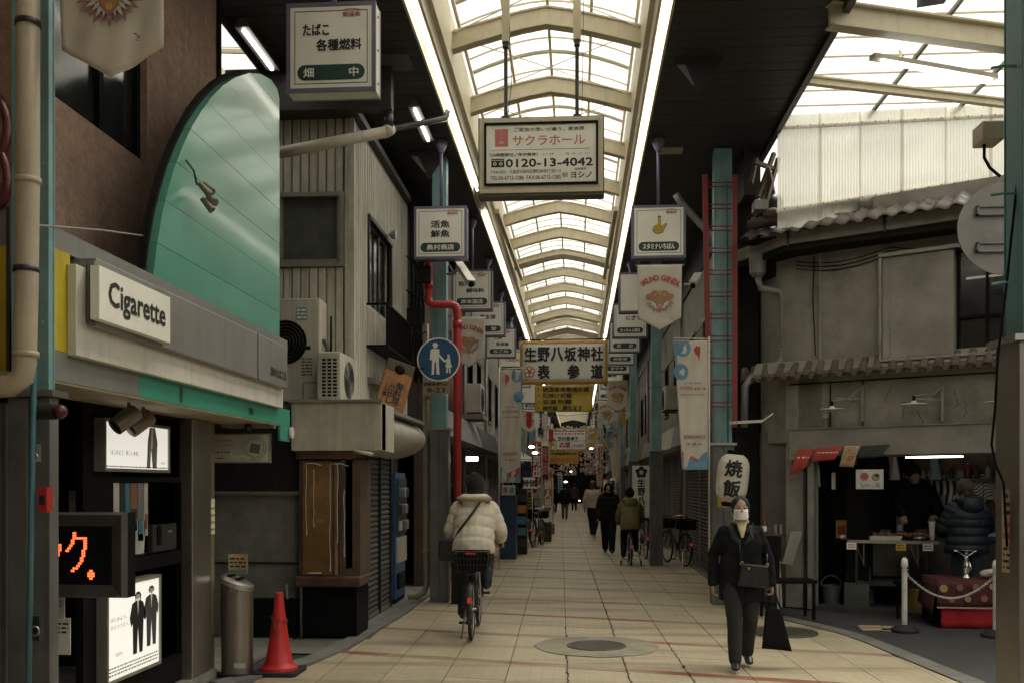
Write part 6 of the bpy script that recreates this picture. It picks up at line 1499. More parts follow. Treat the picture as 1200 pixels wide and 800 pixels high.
# ================================================================ the food stall in front of the corner house
c0 = W(993, 632, 12.55); c1 = W(1100, 632, 12.2); hz = c0.z
mid = (c0 + c1) / 2; wc = (c1 - c0).length; ca = atan2(c1.y - c0.y, c1.x - c0.x)
t = thing('cooking_counter', 'dark stainless cooking counter with folding shelf and food trays at the stall', 'counter', (mid.x, mid.y, 0), ca)
MB().box(-wc / 2, wc / 2, -.05, .7, hz - .03, hz).build('counter_top', M('counter_steel', (.10, .095, .09), .35, .7, dirt=.4), t); MB().box(-wc / 2, wc / 2, -.06, -.05, hz - .035, hz + .004).build('front_edge', alum, t)
for x in (-wc / 2 + .1, wc / 2 - .15): MB().box(x, x + .03, .0, .03, 0, hz - .03).build('leg', darksteel, t); MB().box(x, x + .03, .6, .63, 0, hz - .03).build('leg', darksteel, t)
MB().box(-wc / 2 + .1, wc / 2 - .1, .0, .6, .35, .38).build('lower_shelf', darksteel, t); MB().box(-wc / 2 + .1, wc / 2 - .1, -.01, .0, .32, .37).build('shelf_edge', darksteel, t)
MB().box(-wc / 2 + .05, wc / 2 - .1, .55, .6, .4, hz - .05).build('back_panel', frosted, t)
for x in (-wc / 2 + .2, wc / 2 - .25): q = MB(); q.bar((x, -.05, hz - .05), (x, -.05, hz - .32), .015); q.bar((x - .1, -.04, hz - .04), (x, -.05, hz - .3), .012); q.build('folding_bracket', frosted, t)
FC = Fr(mid.x, mid.y, ca)
def on_counter(x, y, name, lab, cat): return thing(name, lab, cat, FC.w(x, y, hz), ca)
o = on_counter(-.12, .08, 'food_tray', 'white foam tray on the front edge of the cooking counter', 'tray'); MB().prism([(-.22, .0), (.22, 0), (.25, .05), (-.25, .05)], 0, .16).build('tray', whitep, o)
o = on_counter(-.35, .28, 'griddle', 'black griddle with heaps of cooking food on the counter', 'griddle'); MB().box(-.25, .9, 0, .34, 0, .03).build('plate', black, o)
q = MB(); rr = random.Random(17)
for i in range(150): q.ball((rr.uniform(-.2, .85), rr.uniform(.03, .3), .04 + rr.random() * .03), rr.uniform(.012, .03), n=6, m=4)
q.build('fried_food', M('fried_food', (.30, .13, .05), .5, var=.6, scale=25), o, kind='stuff')
for i, (x, lab) in enumerate(((-.55, 'crumpled pale cloth at the left end of the cooking counter'), (.33, 'small metal pan in the middle of the cooking counter'))):
    o = on_counter(x, .15, 'cloth_heap' if i == 0 else 'pan', lab, 'cloth' if i == 0 else 'pan')
    m = MB()
    if i == 0:
        for k in range(7): m.ball((rr.uniform(-.1, .1), rr.uniform(-.04, .05), .02 + rr.random() * .02), .05, .04, .03, 8, 6)
    else: m.lathe([(.07, 0), (.085, .05), (.08, .05), (.065, .01)], 16); m.bar((.08, 0, .04), (.24, 0, .06), .02, .01)
    m.build('body', whitep if i == 0 else steel, o, True)
# things under the counter
for x, lab, mt in ((-.32, 'clear plastic bottle on the shelf under the cooking counter', bc[1]), (.15, 'dark tin on the shelf under the cooking counter', darksteel)):
    o = thing('canister', lab, 'container', FC.w(x, .1, .38), ca); MB().lathe([(.05, 0), (.055, .02), (.055, .16), (.03, .2), (.03, .23)], 14).build('body', mt, o, 30)
o = thing('bucket', 'dull metal bucket on the floor under the stall', 'bucket', FC.w(-.75, .3, .02), ca); MB().lathe([(.11, 0), (.14, .26), (.13, .26), (.10, .02)], 18).build('body', frosted, o, 30); MB().torus(.13, .005, (0, 0, .26), 'y', 20, 5).build('handle', alum, o)
g = G(1045, 712); q = MB()
for k in range(3): q.tube([(g.x + .5 * cos(i * .35 + k), g.y + .8 + .18 * sin(i * .4 + k) , .05 + .008 * k) for i in range(9)], .009, 6)
tag(q.build('hose', frosted, None, True), 'grey hose curled on the floor under the stall counter', 'hose')
# flattened cardboard on the ground
for px, py, w1, lab, a in ((1023, 735, .34, 'flattened tan cardboard piece on the asphalt, left one', .1), (1048, 736, .30, 'flattened tan cardboard piece on the asphalt, right one', -.15)):
    g = G(px, py); o = thing('cardboard', lab, 'cardboard', (g.x, g.y, -.02), a); MB().prism([(-w1 / 2, -.12), (w1 / 2, -.15), (w1 / 2 - .03, .12), (-w1 / 2 + .04, .16)], .004, .016, 'xy').build('sheet', M('cardboard', (.42, .33, .22), .85), o)
    MB().prism([(-w1 / 2 + .02, .02), (w1 / 2 - .04, .0), (w1 / 2 - .05, .12), (-w1 / 2 + .05, .14)], .017, .03, 'xy').build('flap', M('cardboard'), o)
# stanchions with a chain
SP = []
for px, py, lab in ((1060, 740, 'left white stanchion post with a black base on the asphalt'), (1167, 746, 'right white stanchion post in front of the red cloth table')):
    g = G(px, py, -.022); t = thing('stanchion', lab, 'stanchion', (g.x, g.y, -.022), 0, 'white stanchions holding the chain'); SP.append(g)
    MB().lathe([(.155, 0), (.155, .03), (.12, .055), (.10, .075), (.05, .085)], 24).build('base', rubber, t, 35)
    hh = .80; MB().lathe([(.030, .07), (.030, hh - .12)], 18).build('pole', M('white_plastic', (.72, .72, .68), .35, bump=0, dirt=.1), t, 30)
    MB().lathe([(.024, hh - .12), (.024, hh - .08), (.035, hh - .07), (.038, hh - .03), (.03, hh + .02), (.012, hh + .04)], 18).build('cap', M('white_plastic'), t, True)
    MB().torus(.035, .005, (0, 0, hh - .10), 'z', 14, 6).build('ring', M('white_plastic'), t)
a, b = [p + Vector((0, 0, .68)) for p in SP]; q = MB(); n = 46
d = (b - a); up_ = Vector((0, 0, 1))
for i in range(n):
    u = (i + .5) / n; p = a + d * u - up_ * (.30 * 4 * u * (1 - u)) * .92
    tn = (d / n - up_ * (.276 * 4 * (1 - 2 * u) / n)).normalized()
    m = MB().torus(.011, .0032, (0, 0, 0), 'y' if i % 2 else 'z', 10, 5, 1.7, 1)
    ang = atan2(tn.z, hypot(tn.x, tn.y)); m.xf(Matrix.Translation(p) @ Matrix.Rotation(atan2(d.y, d.x), 4, 'Z') @ Matrix.Rotation(-ang, 4, 'Y')); q.add(m.v, m.f)
tag(q.build('chain', M('white_plastic'), None, True), 'white plastic chain sagging between the two stanchions', 'chain')
# cloth covered table
g0 = G(1102, 736, -.02); g1 = W(1185, 745, 10.35)
t = thing('display_table', 'low table with a red skirt under a dark red flowered cloth', 'table', (g0.x, g0.y + .05, -.02), -.08)
wt = 1.15; zt = W(1130, 681, 10.9).z + .02
q = MB(); 
MB().sheet(lambda u, v: (.02 + wt * u, -.012 * sin(u * 26) * v - .02 * v, zt - .16 - (zt - .16 - .0) * v), 50, 6, .006).build('red_skirt', M('red_skirt_cloth', (.35, .008, .012), .8, bump=.15, grain=200), t, True)
MB().box(.0, wt + .02, .03, .62, 0, zt - .02).build('table_body', black, t)
flm = M('flower_cloth', (.075, .018, .016), .8, bump=.15, grain=200)
MB().sheet(lambda u, v: (-.03 + (wt + .06) * u, -.035 + .008 * sin(u * 30) * v, zt - .30 * v * (1 + .06 * sin(u * 8))), 40, 5, .006).build('flower_cloth_front', flm, t, True); MB().box(-.03, wt + .04, -.03, .64, zt, zt + .008).build('flower_cloth_top', flm, t)
MB().sheet(lambda u, v: (-.03 - .10 * v * (1 - u) * .0 - .06 * v, -.03 + .6 * u, zt - (.30 + .1 * (1 - u)) * v), 8, 5, .006, Vector((1, 0, 0))).build('cloth_corner', flm, t, True)
q = MB(); q2 = MB(); rr = random.Random(23)
for i in range(13):
    x = .04 + .088 * i; z = zt - .06 - (.13 if i % 2 else 0) - rr.uniform(0, .03); r = rr.uniform(.030, .042); mm = q if i % 3 else q2
    for k in range(6): disc(mm, x + r * .6 * cos(pi * k / 3), -.052 - .0003 * k, z + r * .6 * sin(pi * k / 3), r * .55, 10)
q.build('flower_print', M('pink_flower', (.35, .13, .10), .8, bump=0, var=.3), t); q2.build('flower_print', M('cream_flower', (.42, .30, .14), .8, bump=0), t)
MB().sheet(lambda u, v: (-.03 + (wt + .06) * u, -.045, zt - .30 - .018 * v), 30, 1, .003).build('pale_hem', M('pale_pink_hem', (.5, .33, .28), .8), t)
TF = Fr(t.location.x, t.location.y, -.08)
o = thing('silver_statuette', 'silver statuette with spread arms on the flowered table cloth', 'statuette', TF.w(.36, .2, zt - .012), 0)
m = MB(); m.lathe([(.055, 0), (.055, .012), (.035, .03), (.03, .06), (.042, .12), (.035, .17), (.022, .2), (.03, .235), (.028, .26), (.012, .275)], 14); m.build('body', chrome, o, True)
MB().ball((0, 0, .295), .022).build('head', chrome, o, True); m = MB(); m.tube([(-.14, 0, .325), (-.09, 0, .315), (-.03, 0, .27), (0, 0, .255), (.03, 0, .27), (.09, 0, .315), (.14, 0, .325)], [.014, .010, .010, .014, .010, .010, .014], 8); m.build('arms', chrome, o, True); m = MB(); m.tube([(.03, 0, .05), (.055, -.01, .12), (.03, 0, .2)], .012, 8); m.build('drape', chrome, o, True)
MB().lathe([(.09, .325), (.11, .335), (.10, .335)], 16, (0, 0, .0)).build('dish', chrome, o, True)
o = thing('plastic_bag', 'white crumpled plastic bags on the flowered table', 'bag', TF.w(.75, .15, zt + .008), 0); m = MB(); rr = random.Random(3)
for k in range(9): m.ball((rr.uniform(-.18, .18), rr.uniform(-.06, .06), .03 + rr.uniform(0, .03)), .08, .06, .045, 9, 6)
m.build('body', M('plastic_bag', (.6, .6, .56), .35), o, True)
# stool, chair, small rack at the wall on the left of the stall
g = G(1078, 728); t = thing('stool', 'dark wooden stool left of the red cloth table', 'stool', (g.x, g.y + .2, 0)); MB().box(-.2, .2, -.15, .15, .42, .46).build('seat', black, t)
for x in (-.17, .14):
    for y in (-.13, .1): MB().box(x, x + .03, y, y + .03, 0, .42).build('leg', black, t)
g = G(1092, 722); t = thing('yellow_crate', 'dull yellow crate under the flowered table side', 'crate', (g.x + .02, g.y + .3, 0)); MB().box(-.12, .12, 0, .3, 0, .3).build('box', M('dull_yellow', (.30, .18, .05), .6), t)
g = G(916, 728); t = thing('black_chair', 'low black chair behind the masked woman, beside the stall wall', 'chair', (g.x + .1, g.y + .15, 0), .1)
MB().box(-.26, .36, -.02, .36, .44, .48).build('seat', black, t)
for x in (-.24, .31):
    for y in (.0, .31): MB().box(x, x + .035, y, y + .035, 0, .44).build('leg', black, t)
MB().box(-.26, .0, .30, .33, .48, 1.0).build('back', black, t)
g = G(900, 720); t = thing('white_stand', 'white plastic stand with odds and ends against the grey wall', 'stand', (g.x + .05, g.y + .6, 0), ANG * .6)
for x in (-.2, .2):
    for y in (0, .3): MB().tube([(x, y, 0), (x * .85, y, .6)], .017, 8).build('leg', whitep, t)
MB().box(-.22, .22, -.02, .34, .6, .63).build('top', whitep, t); MB().box(-.2, .2, 0, .3, .3, .32).build('shelf', whitep, t); MB().box(-.20, .26, -.05, .3, .95, .99).build('counter', woodd, t); MB().box(-.18, -.12, .0, .3, .63, .95).build('upright', woodd, t); MB().box(.14, .2, .0, .3, .63, .95).build('upright', woodd, t)
q = MB(); [q.torus(.07 + .008 * k, .006, (.1, -.05, .5 - .01 * k), 'y', 18, 5) for k in range(4)]; tag(q.build('coiled_cable', signface, None, True, (t.location.x, t.location.y, 0)), 'coil of pale cable hanging on the white stand', 'cable')
SL = t.location.copy()
o = thing('sauce_bottle', 'dark sauce bottle with red cap on the stand beside the grey wall', 'bottle', (SL.x + .02, SL.y, .99)); MB().lathe([(.03, 0), (.034, .01), (.034, .13), (.013, .19), (.013, .22)], 14).build('body', bc[0], o, 30); MB().lathe([(.016, .2), (.016, .26)], 12).build('cap', redpaint, o); MB().lathe([(.0348, .03), (.0348, .10)], 14).build('label_band', signface, o)
o = thing('small_crate', 'cream plastic basket on the stand by the grey wall', 'basket', (SL.x - .2, SL.y + .05, .99)); MB().box(-.12, .1, -.06, .12, 0, .10).build('body', signface, o)
o = thing('tin', 'two grey tins on the stand by the grey wall', 'tin', (SL.x + .2, SL.y + .03, .99)); MB().lathe([(.03, 0), (.03, .12)], 14, (-.03, 0, 0)).build('tin', steel, o, 30); MB().lathe([(.03, 0), (.03, .12)], 14, (.04, .02, 0)).build('tin', steel, o, 30)
o = thing('leaning_board', 'pale board leaning by the stand next to the stall entrance', 'board', (SL.x + .36, SL.y - .02, 0), .2); m = MB(); m.prism([(-.12, .6), (.0, 1.02), (.16, 1.02), (.02, .58)], 0, .02); m.build('panel', plasterl, o)
# paper notice on the right post casing, disc sign back, meter box, cables
p = W(1168, 610, 4.62); t = thing('paper_poster', 'yellowed paper poster with red and black print taped to the steel post at the right', 'poster', (2.078, 4.73, 1.47), radians(-72))
MB().box(-.07, .07, 0, .004, -.25, .15).build('sheet', M('old_poster', (.42, .32, .20), .7), t); q = MB(); fake_lines(q, -.06, .06, -.001, .14, .02, 3); fake_lines(q, -.06, .06, -.001, -.12, -.24, 4); q.build('print', ink, t); q = MB(); fake_lines(q, -.06, .06, -.001, .01, -.10, 2); q.build('red_print', redink, t)
p = W(1178, 268, 6.0); t = thing('round_sign', 'round grey traffic sign seen from behind beside the right teal post', 'road sign', (p.x, p.y, p.z))
MB().lathe([(.29, 0), (.29, .012)], 44, (0, 0, 0), 'y').build('disc', M('sign_back', (.27, .26, .24), .5, .4, dirt=.4), t, 30)
for z in (.11, -.12): q = MB(); q.box(-.18, .2, -.03, 0, z - .03, z - .02); q.box(-.18, .2, -.03, 0, z + .02, z + .03); q.box(-.18, -.17, -.03, 0, z - .03, z + .03); q.box(-.17, .2, -.012, 0, z - .02, z + .02); q.build('bracket', greym, t)
MB().tube([(.22, -.03, -.2), (.22, -.03, .5)], .03, 10).build('pole', darksteel, t, True)
p = W(1158, 158, 5.0); t = thing('meter_box', 'beige meter box on the side of the right teal post', 'box', (p.x, p.y, p.z)); MB().cbox(0, 0, 0, .11, .14, .10).build('box', beige, t, bevel=.008); MB().tube([(-.02, 0, -.05), (-.02, 0, -.12), (.0, -.02, -.18), (.06, 0, -.22)], .008, 6).build('cable', black, t, True)
o = MB().tube([W(1199, 150, 4.62), W(1190, 230, 4.6), W(1180, 330, 4.6), W(1169, 420, 4.6), W(1166, 480, 4.6), W(1162, 520, 4.6), W(1166, 542, 4.62), W(1176, 565, 4.6), W(1180, 640, 4.6)], .006, 6).build('loose_cable', black, None, True); tag(o, 'loose black cable hanging down past the right post collar', 'cable')
for y in (78, 227, 331):
    o = MB().tube([W(1162, y + 2, 4.58), W(1175, y, 4.6), W(1202, y, 4.6)], .007, 5).build('strap', tealdark if y != 331 else teal); tag(o, {78: 'upper', 227: 'middle', 331: 'lower'}[y] + ' metal strap round the right teal post', 'strap')
p = W(1196, 250, 4.6); tag(MB().cbox(p.x, p.y, p.z, .04, .04, .06).build('dark_fitting', black), 'small dark fitting on the face of the right teal post', 'box')
# loudspeaker / lamp at top right (dark box)
p = W(1100, -4, 8.4); o = thing('dark_fitting', 'dark box hanging from the canopy at the top edge', 'lamp', (p.x, p.y, p.z)); MB().prism([(-.12, 0), (.12, .03), (.1, .12), (-.12, .1)], 0, .2).build('housing', darksteel, o)
# ================================================================ corrugated sheet wall at the end of the crossing canopy
a = W(910, 138, 12.3); b = W(1215, 122, 11.9); n = 7
t = thing('corrugated_screen', 'wall of whitish translucent corrugated sheets above the clay tile roof', 'screen', (a.x, a.y, 0), atan2(b.y - a.y, b.x - a.x))
FS = Fr(a.x, a.y, t.rotation_euler.z); Ls = (b.xy - a.xy).length
ts = [(FS.hit(px, py)) for px, py in ((911, 268), (970, 264), (971.5, 251), (1050, 241), (1165, 222), (1215, 214))]
def zbot(x):
    for (x0, z0), (x1, z1) in zip(ts, ts[1:]):
        if x <= x1: return z0 + (z1 - z0) * max(0, (x - x0)) / (x1 - x0)
    return ts[-1][1]
edges = [FS.hit(px, 200)[0] for px in (911, 960, 1007, 1056, 1107, 1160, 1212)]
for i, (x0, x1) in enumerate(zip(edges, edges[1:])):
    nu = int((x1 - x0) / .0085)
    dz = .02 * (i % 2) + .01 * i
    MB().sheet(lambda u, v: (x0 + (x1 - x0 + .03) * u, .0045 * sin((x1 - x0) * u / .034 * 2 * pi) + (.012 if i % 2 else 0), (6.38 + dz * .2) * (1 - v) + zbot(x0 + (x1 - x0) * u) * v), nu, 3, .0015).build('corrugated_sheet', corrug, t, True)
q = MB(); zA = FS.hit(940, 148)[1]; zB = FS.hit(930, 246)[1]; zB2 = FS.hit(1150, 212)[1]
q.bar((0, .04, zA), (Ls, .04, zA + .03), .03, .035); q.bar((0, .04, zB), (Ls, .04, zB2 + .1), .03, .035); q.build('batten', cream, t)
q = MB(); x = .1
while x < Ls: q.lathe([(.008, -.02), (.008, -.008)], 6, (x, 0, zA + .03 * x / Ls), 'y'); q.lathe([(.008, -.02), (.008, -.008)], 6, (x, 0, zB + (zB2 + .1 - zB) * x / Ls), 'y'); x += .16
q.build('screws', M('rusty_chain'), t, kind='stuff')
# broken timber frame and gutter hopper left of the sheets
q = MB()
for a_, b_ in (((888, 232), (907, 180)), ((897, 240), (912, 186)), ((884, 190), (912, 200)), ((880, 215), (886, 186)), ((900, 196), (908, 236)), ((893, 236), (902, 208))): q.bar(W(*a_, 12.6), W(*b_, 12.8), .05)
tag(q.build('timber_frame', woodd), 'broken dark timber frame left of the corrugated sheets', 'timber')
m = MB(); pp_ = [W(886, 262, 12.9), W(893, 250, 12.9), W(905, 240, 12.7), W(912, 233, 12.7)]; m.tube(pp_, [.05, .1, .13, .1], 9); tag(m.build('black_tarpaulin', M('black_plastic', (.02, .02, .02), .3), None, True), 'crumpled black plastic sheet over the gutter corner', 'tarpaulin')
for (z0, z1) in ((0, 1),):
    p = W(883, 250, 13.0); t = thing('downpipe', 'grey rain hopper and downpipe on the left corner of the plaster house', 'downpipe', (0, 0, 0)); D = 13.0
    MB().box(*[v for pr in ((W(878, 0, D).x, W(893, 0, D).x), (12.75, 13.0), (W(0, 256, D).z, W(0, 245, D).z)) for v in pr]).build('gutter_end', greym, t)
    MB().tube([W(884, 256, D), W(884, 268, D), W(882, 280, D), W(882, 292, D)], .045, 12).build('pipe', greym, t, True)
    MB().lathe([(.06, 0), (.11, .05), (.12, .28), (.13, .30)], 14, tuple(W(888, 325, D))).build('hopper', greym, t, 35)
    MB().tube([W(889, 325, D), W(891, 338, D), W(913, 341, D), W(917, 348, D), W(918, 400, D), W(918, 418, D), W(913, 426, D), W(880, 443, D), W(873, 452, D), W(872, 500, D)], .05, 12).build('pipe', greym, t, True)
    for x, y in ((918, 372), (918, 405), (899, 433)): q = MB().ball(W(x, y, D), .06, .06, .035); q.build('joint', greym, t, True)
# ================================================================ ladder, lantern, bracket
t = thing('red_ladder', 'tall red steel ladder fixed round the right teal post', 'ladder'); D = 12.85
xl, xr_ = 828, 861
for x in (xl, xr_): MB().bar(W(x - (2 if x == xl else 0), 205, D), W(x + (3 if x == xl else 0), 495 if x == xl else 500, D), .07, .025).build('rail', redrust, t)
y = 214
while y < 480:
    for d in (0, 5): MB().tube([W(xl, y + d, D), W(xr_, y + d, D)], .010, 6).build('rung', redrust, t)
    y += 25.7
MB().tube([W(852, 210, 13.0), W(853, 520, 13.0)], .012, 6).build('conduit', tealdark, t)
p = W(835, 455, 12.9); t = thing('outlet_plate', 'small dark red plate with white characters on the ladder foot', 'plate', (p.x - .25, p.y - .1, p.z)); MB().box(-.14, .14, 0, .01, -.05, .05).build('plate', M('dark_red_gloss'), t); text('送水口', signface, t, 0, -.002, 0, h=.06, w=.2, bold=.03)
t = thing('white_bracket', 'white slotted bracket arm beside the ladder foot', 'bracket'); MB().bar(W(855, 495, 12.7), W(893, 493, 12.6), .02, .035).build('arm', whitep, t); MB().bar(W(893, 493, 12.6), W(906, 484, 12.6), .015, .02).build('arm', whitep, t)
q = MB(); [q.cbox(*(W(858 + 5 * i, 494.5, 12.68) - Vector((0, .012, 0))), .018, .004, .014) for i in range(7)]; q.build('slots', black, t)
p = W(858.5, 560, 12.3)
t = thing('paper_lantern', 'big white paper lantern with two black brush characters tied to the right post', 'lantern', (p.x, p.y, p.z)); t.rotation_euler = (0, radians(6), radians(-8))
R_, H_ = .198, .33; prof = [(R_ * (1 - abs(k / 14) ** 4.2) ** .5 * (1 if k % 2 else .975) + .006, H_ * k / 14) for k in range(-13, 14)]
MB().lathe(prof, 36).build('paper_body', M('lantern_paper', (.68, .64, .54), .7, var=.08, dirt=.12, bump=.05), t, True)
MB().lathe([(.10, -H_ - .035), (.11, -H_ + .02)], 24).build('bottom_ring', black, t); MB().lathe([(.10, H_ - .02), (.10, H_ + .03)], 24).build('top_ring', black, t)
def wrapchar(ch, cz, h):
    vs, fs, x0, x1, y0, y1 = text_mesh(ch, 0.0); s_ = h / (y1 - y0); mm = MB()
    for i, (ax, az) in enumerate(((1, 1), (-1, 1), (1, -1), (-1, -1))):
        out = []
        for v in vs:
            a_ = ((v.x - (x0 + x1) / 2) * s_ + .006 * ax) / (R_ + .008); zz = cz + (v.y - (y0 + y1) / 2) * s_ + .006 * az; rr_ = R_ * max(.05, 1 - (abs(zz) / H_) ** 4.2) ** .5 + .012 + .0006 * i
            out.append((rr_ * sin(a_), -rr_ * cos(a_), zz))
        mm.add(out, fs)
    mm.build('lettering', ink, t)
wrapchar('焼', .125, .21); wrapchar('飯', -.13, .21)
p = W(848, 585, 12.7); t = thing('yellow_plate', 'small yellow plate on the post behind the paper lantern', 'plate', (p.x, p.y, p.z)); MB().box(-.08, .08, 0, .01, -.1, .02).build('plate', yellow, t)
# 24 hour style white nameboard of the shrine deeper on the right
def board(px0, px1, py0, py1, D, nm, lab, cat, mat=signface, th=.04):
    a = W(px0, py1, D); b = W(px1, py0, D); t = thing(nm, lab, cat, ((a.x + b.x) / 2, a.y, a.z)); w_ = b.x - a.x; h = b.z - a.z
    MB().box(-w_ / 2, w_ / 2, 0, th, 0, h).build('board', mat, t, bevel=.004); return t, w_, h
t, w_, h = board(741, 762, 545, 606, 20.5, 'shrine_board', 'upright white shrine board with a black crest beside the slim right post', 'signboard')
q = MB(); [disc(q, .075 * cos(2 * pi * k / 5 + pi / 2), -.004, h * .87 + .075 * sin(2 * pi * k / 5 + pi / 2), .055, 12) for k in range(5)]; q.build('crest', ink, t); q = MB(); ring(q, 0, -.006, h * .87, .03, .045, 16); q.build('crest_ring', signface, t)
vtext('生野八坂', ink, t, 0, -.004, h * .74, h * .14, .22, .05)
# ================================================================ the arcade's side rows
rw = random.Random(77)
FL = Fr(-2.5, 0, pi / 2); FRR = Fr(2.32, 0, -pi / 2)
wallcols = [plaster, sidingd, plasterl, M('brown_siding', (.10, .06, .045), .6, streak=.5, dirt=.4), M('grey_render', (.19, .18, .16), .85, dirt=.5, streak=.4), siding]
adj = ['pale plaster', 'grey siding', 'cream plaster', 'brown siding', 'grey rendered', 'cream siding']
def row_building(side, y0, y1, k, first):
    L = y1 - y0; ci = k
    sidew = 'left' if side < 0 else 'right'
    xw = -2.5 if side < 0 else 2.32
    t = thing('shop_building', '%s shop building on the %s side of the arcade, %s' % (adj[ci], sidew, first), 'building', (xw, y0 if side < 0 else y1, 0), pi / 2 if side < 0 else -pi / 2)
    wl = wall_open(0, L - .02, 0, 5.9, [(.25, L - .25, .05, 2.35), (L * .2, L * .2 + .9, 3.4, 4.6), (L * .62, L * .62 + .8, 3.4, 4.6)], 0, .15); wl.build('wall', wallcols[ci], t)
    MB().box(0, L - .02, .9, 3, 0, 5.9).build('body', darkwall, t)
    for x, ww in ((L * .2, .9), (L * .62, .8)):
        wn = MB().box(x, x + ww, .08, .1, 3.4, 4.6).build('window', glassd, t)
        q = MB(); q.box(x - .04, x + ww + .04, -.03, .1, 3.34, 3.40); q.box(x - .04, x + ww + .04, -.03, .1, 4.60, 4.65); q.box(x - .04, x, -.02, .1, 3.4, 4.6); q.box(x + ww, x + ww + .04, -.02, .1, 3.4, 4.6); q.box(x + ww / 2 - .02, x + ww / 2 + .02, .02, .08, 3.4, 4.6); q.build('window_frame', rw.choice([alum, darksteel, black]), wn)
    kind = rw.random()
    MB().prism([(-.45 if side < 0 else -.3, 2.42), (.0, 2.42), (.0, 2.95), (-.30 if side < 0 else -.2, 2.90)], 0, L - .05, 'yz').build('awning_box', rw.choice([greym, plaster, darksteel, acwhite, woodd]), t)
    if kind < .55 or y0 < 20:
        m = MB(); z = .05
        while z < 2.35: m.prism([(0.04, z), (.015, z + .012), (.012, z + .04), (.04, z + .06)], .27, L - .27, 'yz'); z += .066
        m.build('shutter', rw.choice([shutter, shutterb, shutterb]), t, kind='stuff')
        for x in (L * .5,): MB().box(x - .03, x + .03, -.0, .02, .05, 2.35).build('mullion', alum, t)
    else:
        MB().box(.25, L - .25, .8, .85, 0, 2.4).build('shop_back', darkwall, t); MB().box(.3, L - .3, .1, .6, .0, .75).build('goods_bench', rw.choice([woodd, black, frosted]), t)
    q = MB(); q.tube([(L - .12, -.06, 0), (L - .12, -.06, 5.6)], .04, 8); q.build('downpipe', rw.choice([beige, greym]), t, True)
    q = MB(); 
    for j in range(3): z = 2.9 + j * .9 + rw.uniform(-.2, .2); q.tube([(0, -.03, z), (L * .5, -.05, z - .06), (L, -.03, z)], .008, 5)
    q.build('cable', black, t)
    return t
ordn = ['first beyond the near post', 'second from the near post', 'third from the near post', 'fourth from the near post', 'fifth from the near post', 'sixth from the near post', 'seventh from the near post', 'eighth from the near post', 'ninth from the near post', 'tenth from the near post', 'eleventh from the near post', 'twelfth from the near post', 'thirteenth from the near post', 'fourteenth from the near post']
for side in (-1, 1):
    y = 15.35 if side < 0 else 15.9; k = 0
    while y < 78:
        L = rw.uniform(4.0, 5.6); row_building(side, y, y + L, (k * 5 + (3 if side < 0 else 1)) % 6, ordn[k]); y += L; k += 1
# recess of the left row right behind the vending machine
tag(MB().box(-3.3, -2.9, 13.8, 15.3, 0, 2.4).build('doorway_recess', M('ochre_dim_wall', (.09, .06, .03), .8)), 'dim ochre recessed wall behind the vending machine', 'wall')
# right side: siding wall over shutters between the corner house and the first shop building
t = thing('narrow_house', 'narrow grey sided house with dark tall windows left of the plaster house', 'house', (2.32, 15.9, 0), -pi / 2)
NL = 15.9 - 13.9
m = wall_open(0, NL, 2.3, 5.6, [(.3, .75, 3.4, 4.9), (1.2, 1.65, 3.4, 4.9)], 0, .12); m.build('wall', sidingd, t)
for x in (.3, 1.2):
    wn = MB().box(x, x + .45, .06, .08, 3.4, 4.9).build('window', glassd, t); q = MB(); q.box(x - .03, x, -.03, .08, 3.4, 4.9); q.box(x + .45, x + .48, -.03, .08, 3.4, 4.9); q.box(x - .03, x + .48, -.03, .08, 4.9, 4.94); q.box(x - .03, x + .48, -.03, .08, 3.36, 3.4); q.build('window_frame', alum, wn)
sl2 = MB().prism([(0, 0), (-.022, .012), (-.026, .035), (-.012, .058), (0, .06)], 0, .9, 'yz').mesh('shutter_slat'); sl2.materials.append(shutterb)
for x in (.05, 1.0):
    z = .04
    while z < 2.25: o = bpy.data.objects.new('shutter_slat', sl2); C.objects.link(o); o.parent = t; o.location = (x, .03, z); z += .066
q = MB(); [q.box(x, x + .05, -.02, .06, 0, 2.3) for x in (0, .95, 1.92)]; q.build('guide_rail', alum, t); MB().box(0, NL, .07, 3, 0, 5.6).build('body', darkwall, t)
MB().box(-.1, NL, -.16, 0, 2.3, 2.5).build('shutter_box', darksteel, t)
tag(MB().box(2.25, 2.55, 13.7, 13.88, 0, 5.6).build('gap_shade_slab', darkwall), 'dark gap between the narrow house and the plaster house', 'wall')  # dark slab fills the open passage, standing in for its shade
cctv(W(818, 325, 13.4), W(812, 335, 13.0), 'small security camera high on the narrow house left of the ladder', .05)
o = MB().tube([W(792, 228, 13.6), W(797, 236, 13.6), W(826, 268, 13.6), W(845, 300, 13.6)], .05, 10).build('slanting_pipe', greym, None, True); tag(o, 'grey slanting pipe behind the ladder top', 'pipe')
# upper left dark wall pieces beyond the siding house: air unit, brown corrugated wall, rounded awnings
t = ac(FL.w(19.6, -.55, 3.05), .75, .62, .30, pi / 2, 'grey outdoor air unit high on the left wall behind the pointed banner', True)
MB().box(-.5, .5, -.05, .45, -.1, 0).build('shelf', concrete, t)
t = ac(FRR.w(-21.0, -.45, 3.2), .7, .55, .28, -pi / 2, 'outdoor air unit high on the right wall between two posts')
cw_ = thing('brown_sheet_wall', 'rusty brown corrugated wall on the left above the low awnings', 'wall', (-2.38, 16.8, 2.55), pi / 2)
MB().sheet(lambda u, v: (2.4 * u, .02 * sin(u * 130), 1.6 * (1 - v)), 120, 1, .004).build('sheet', M('rusty_brown', (.14, .045, .03), .7, var=.3, streak=.4), cw_, True)
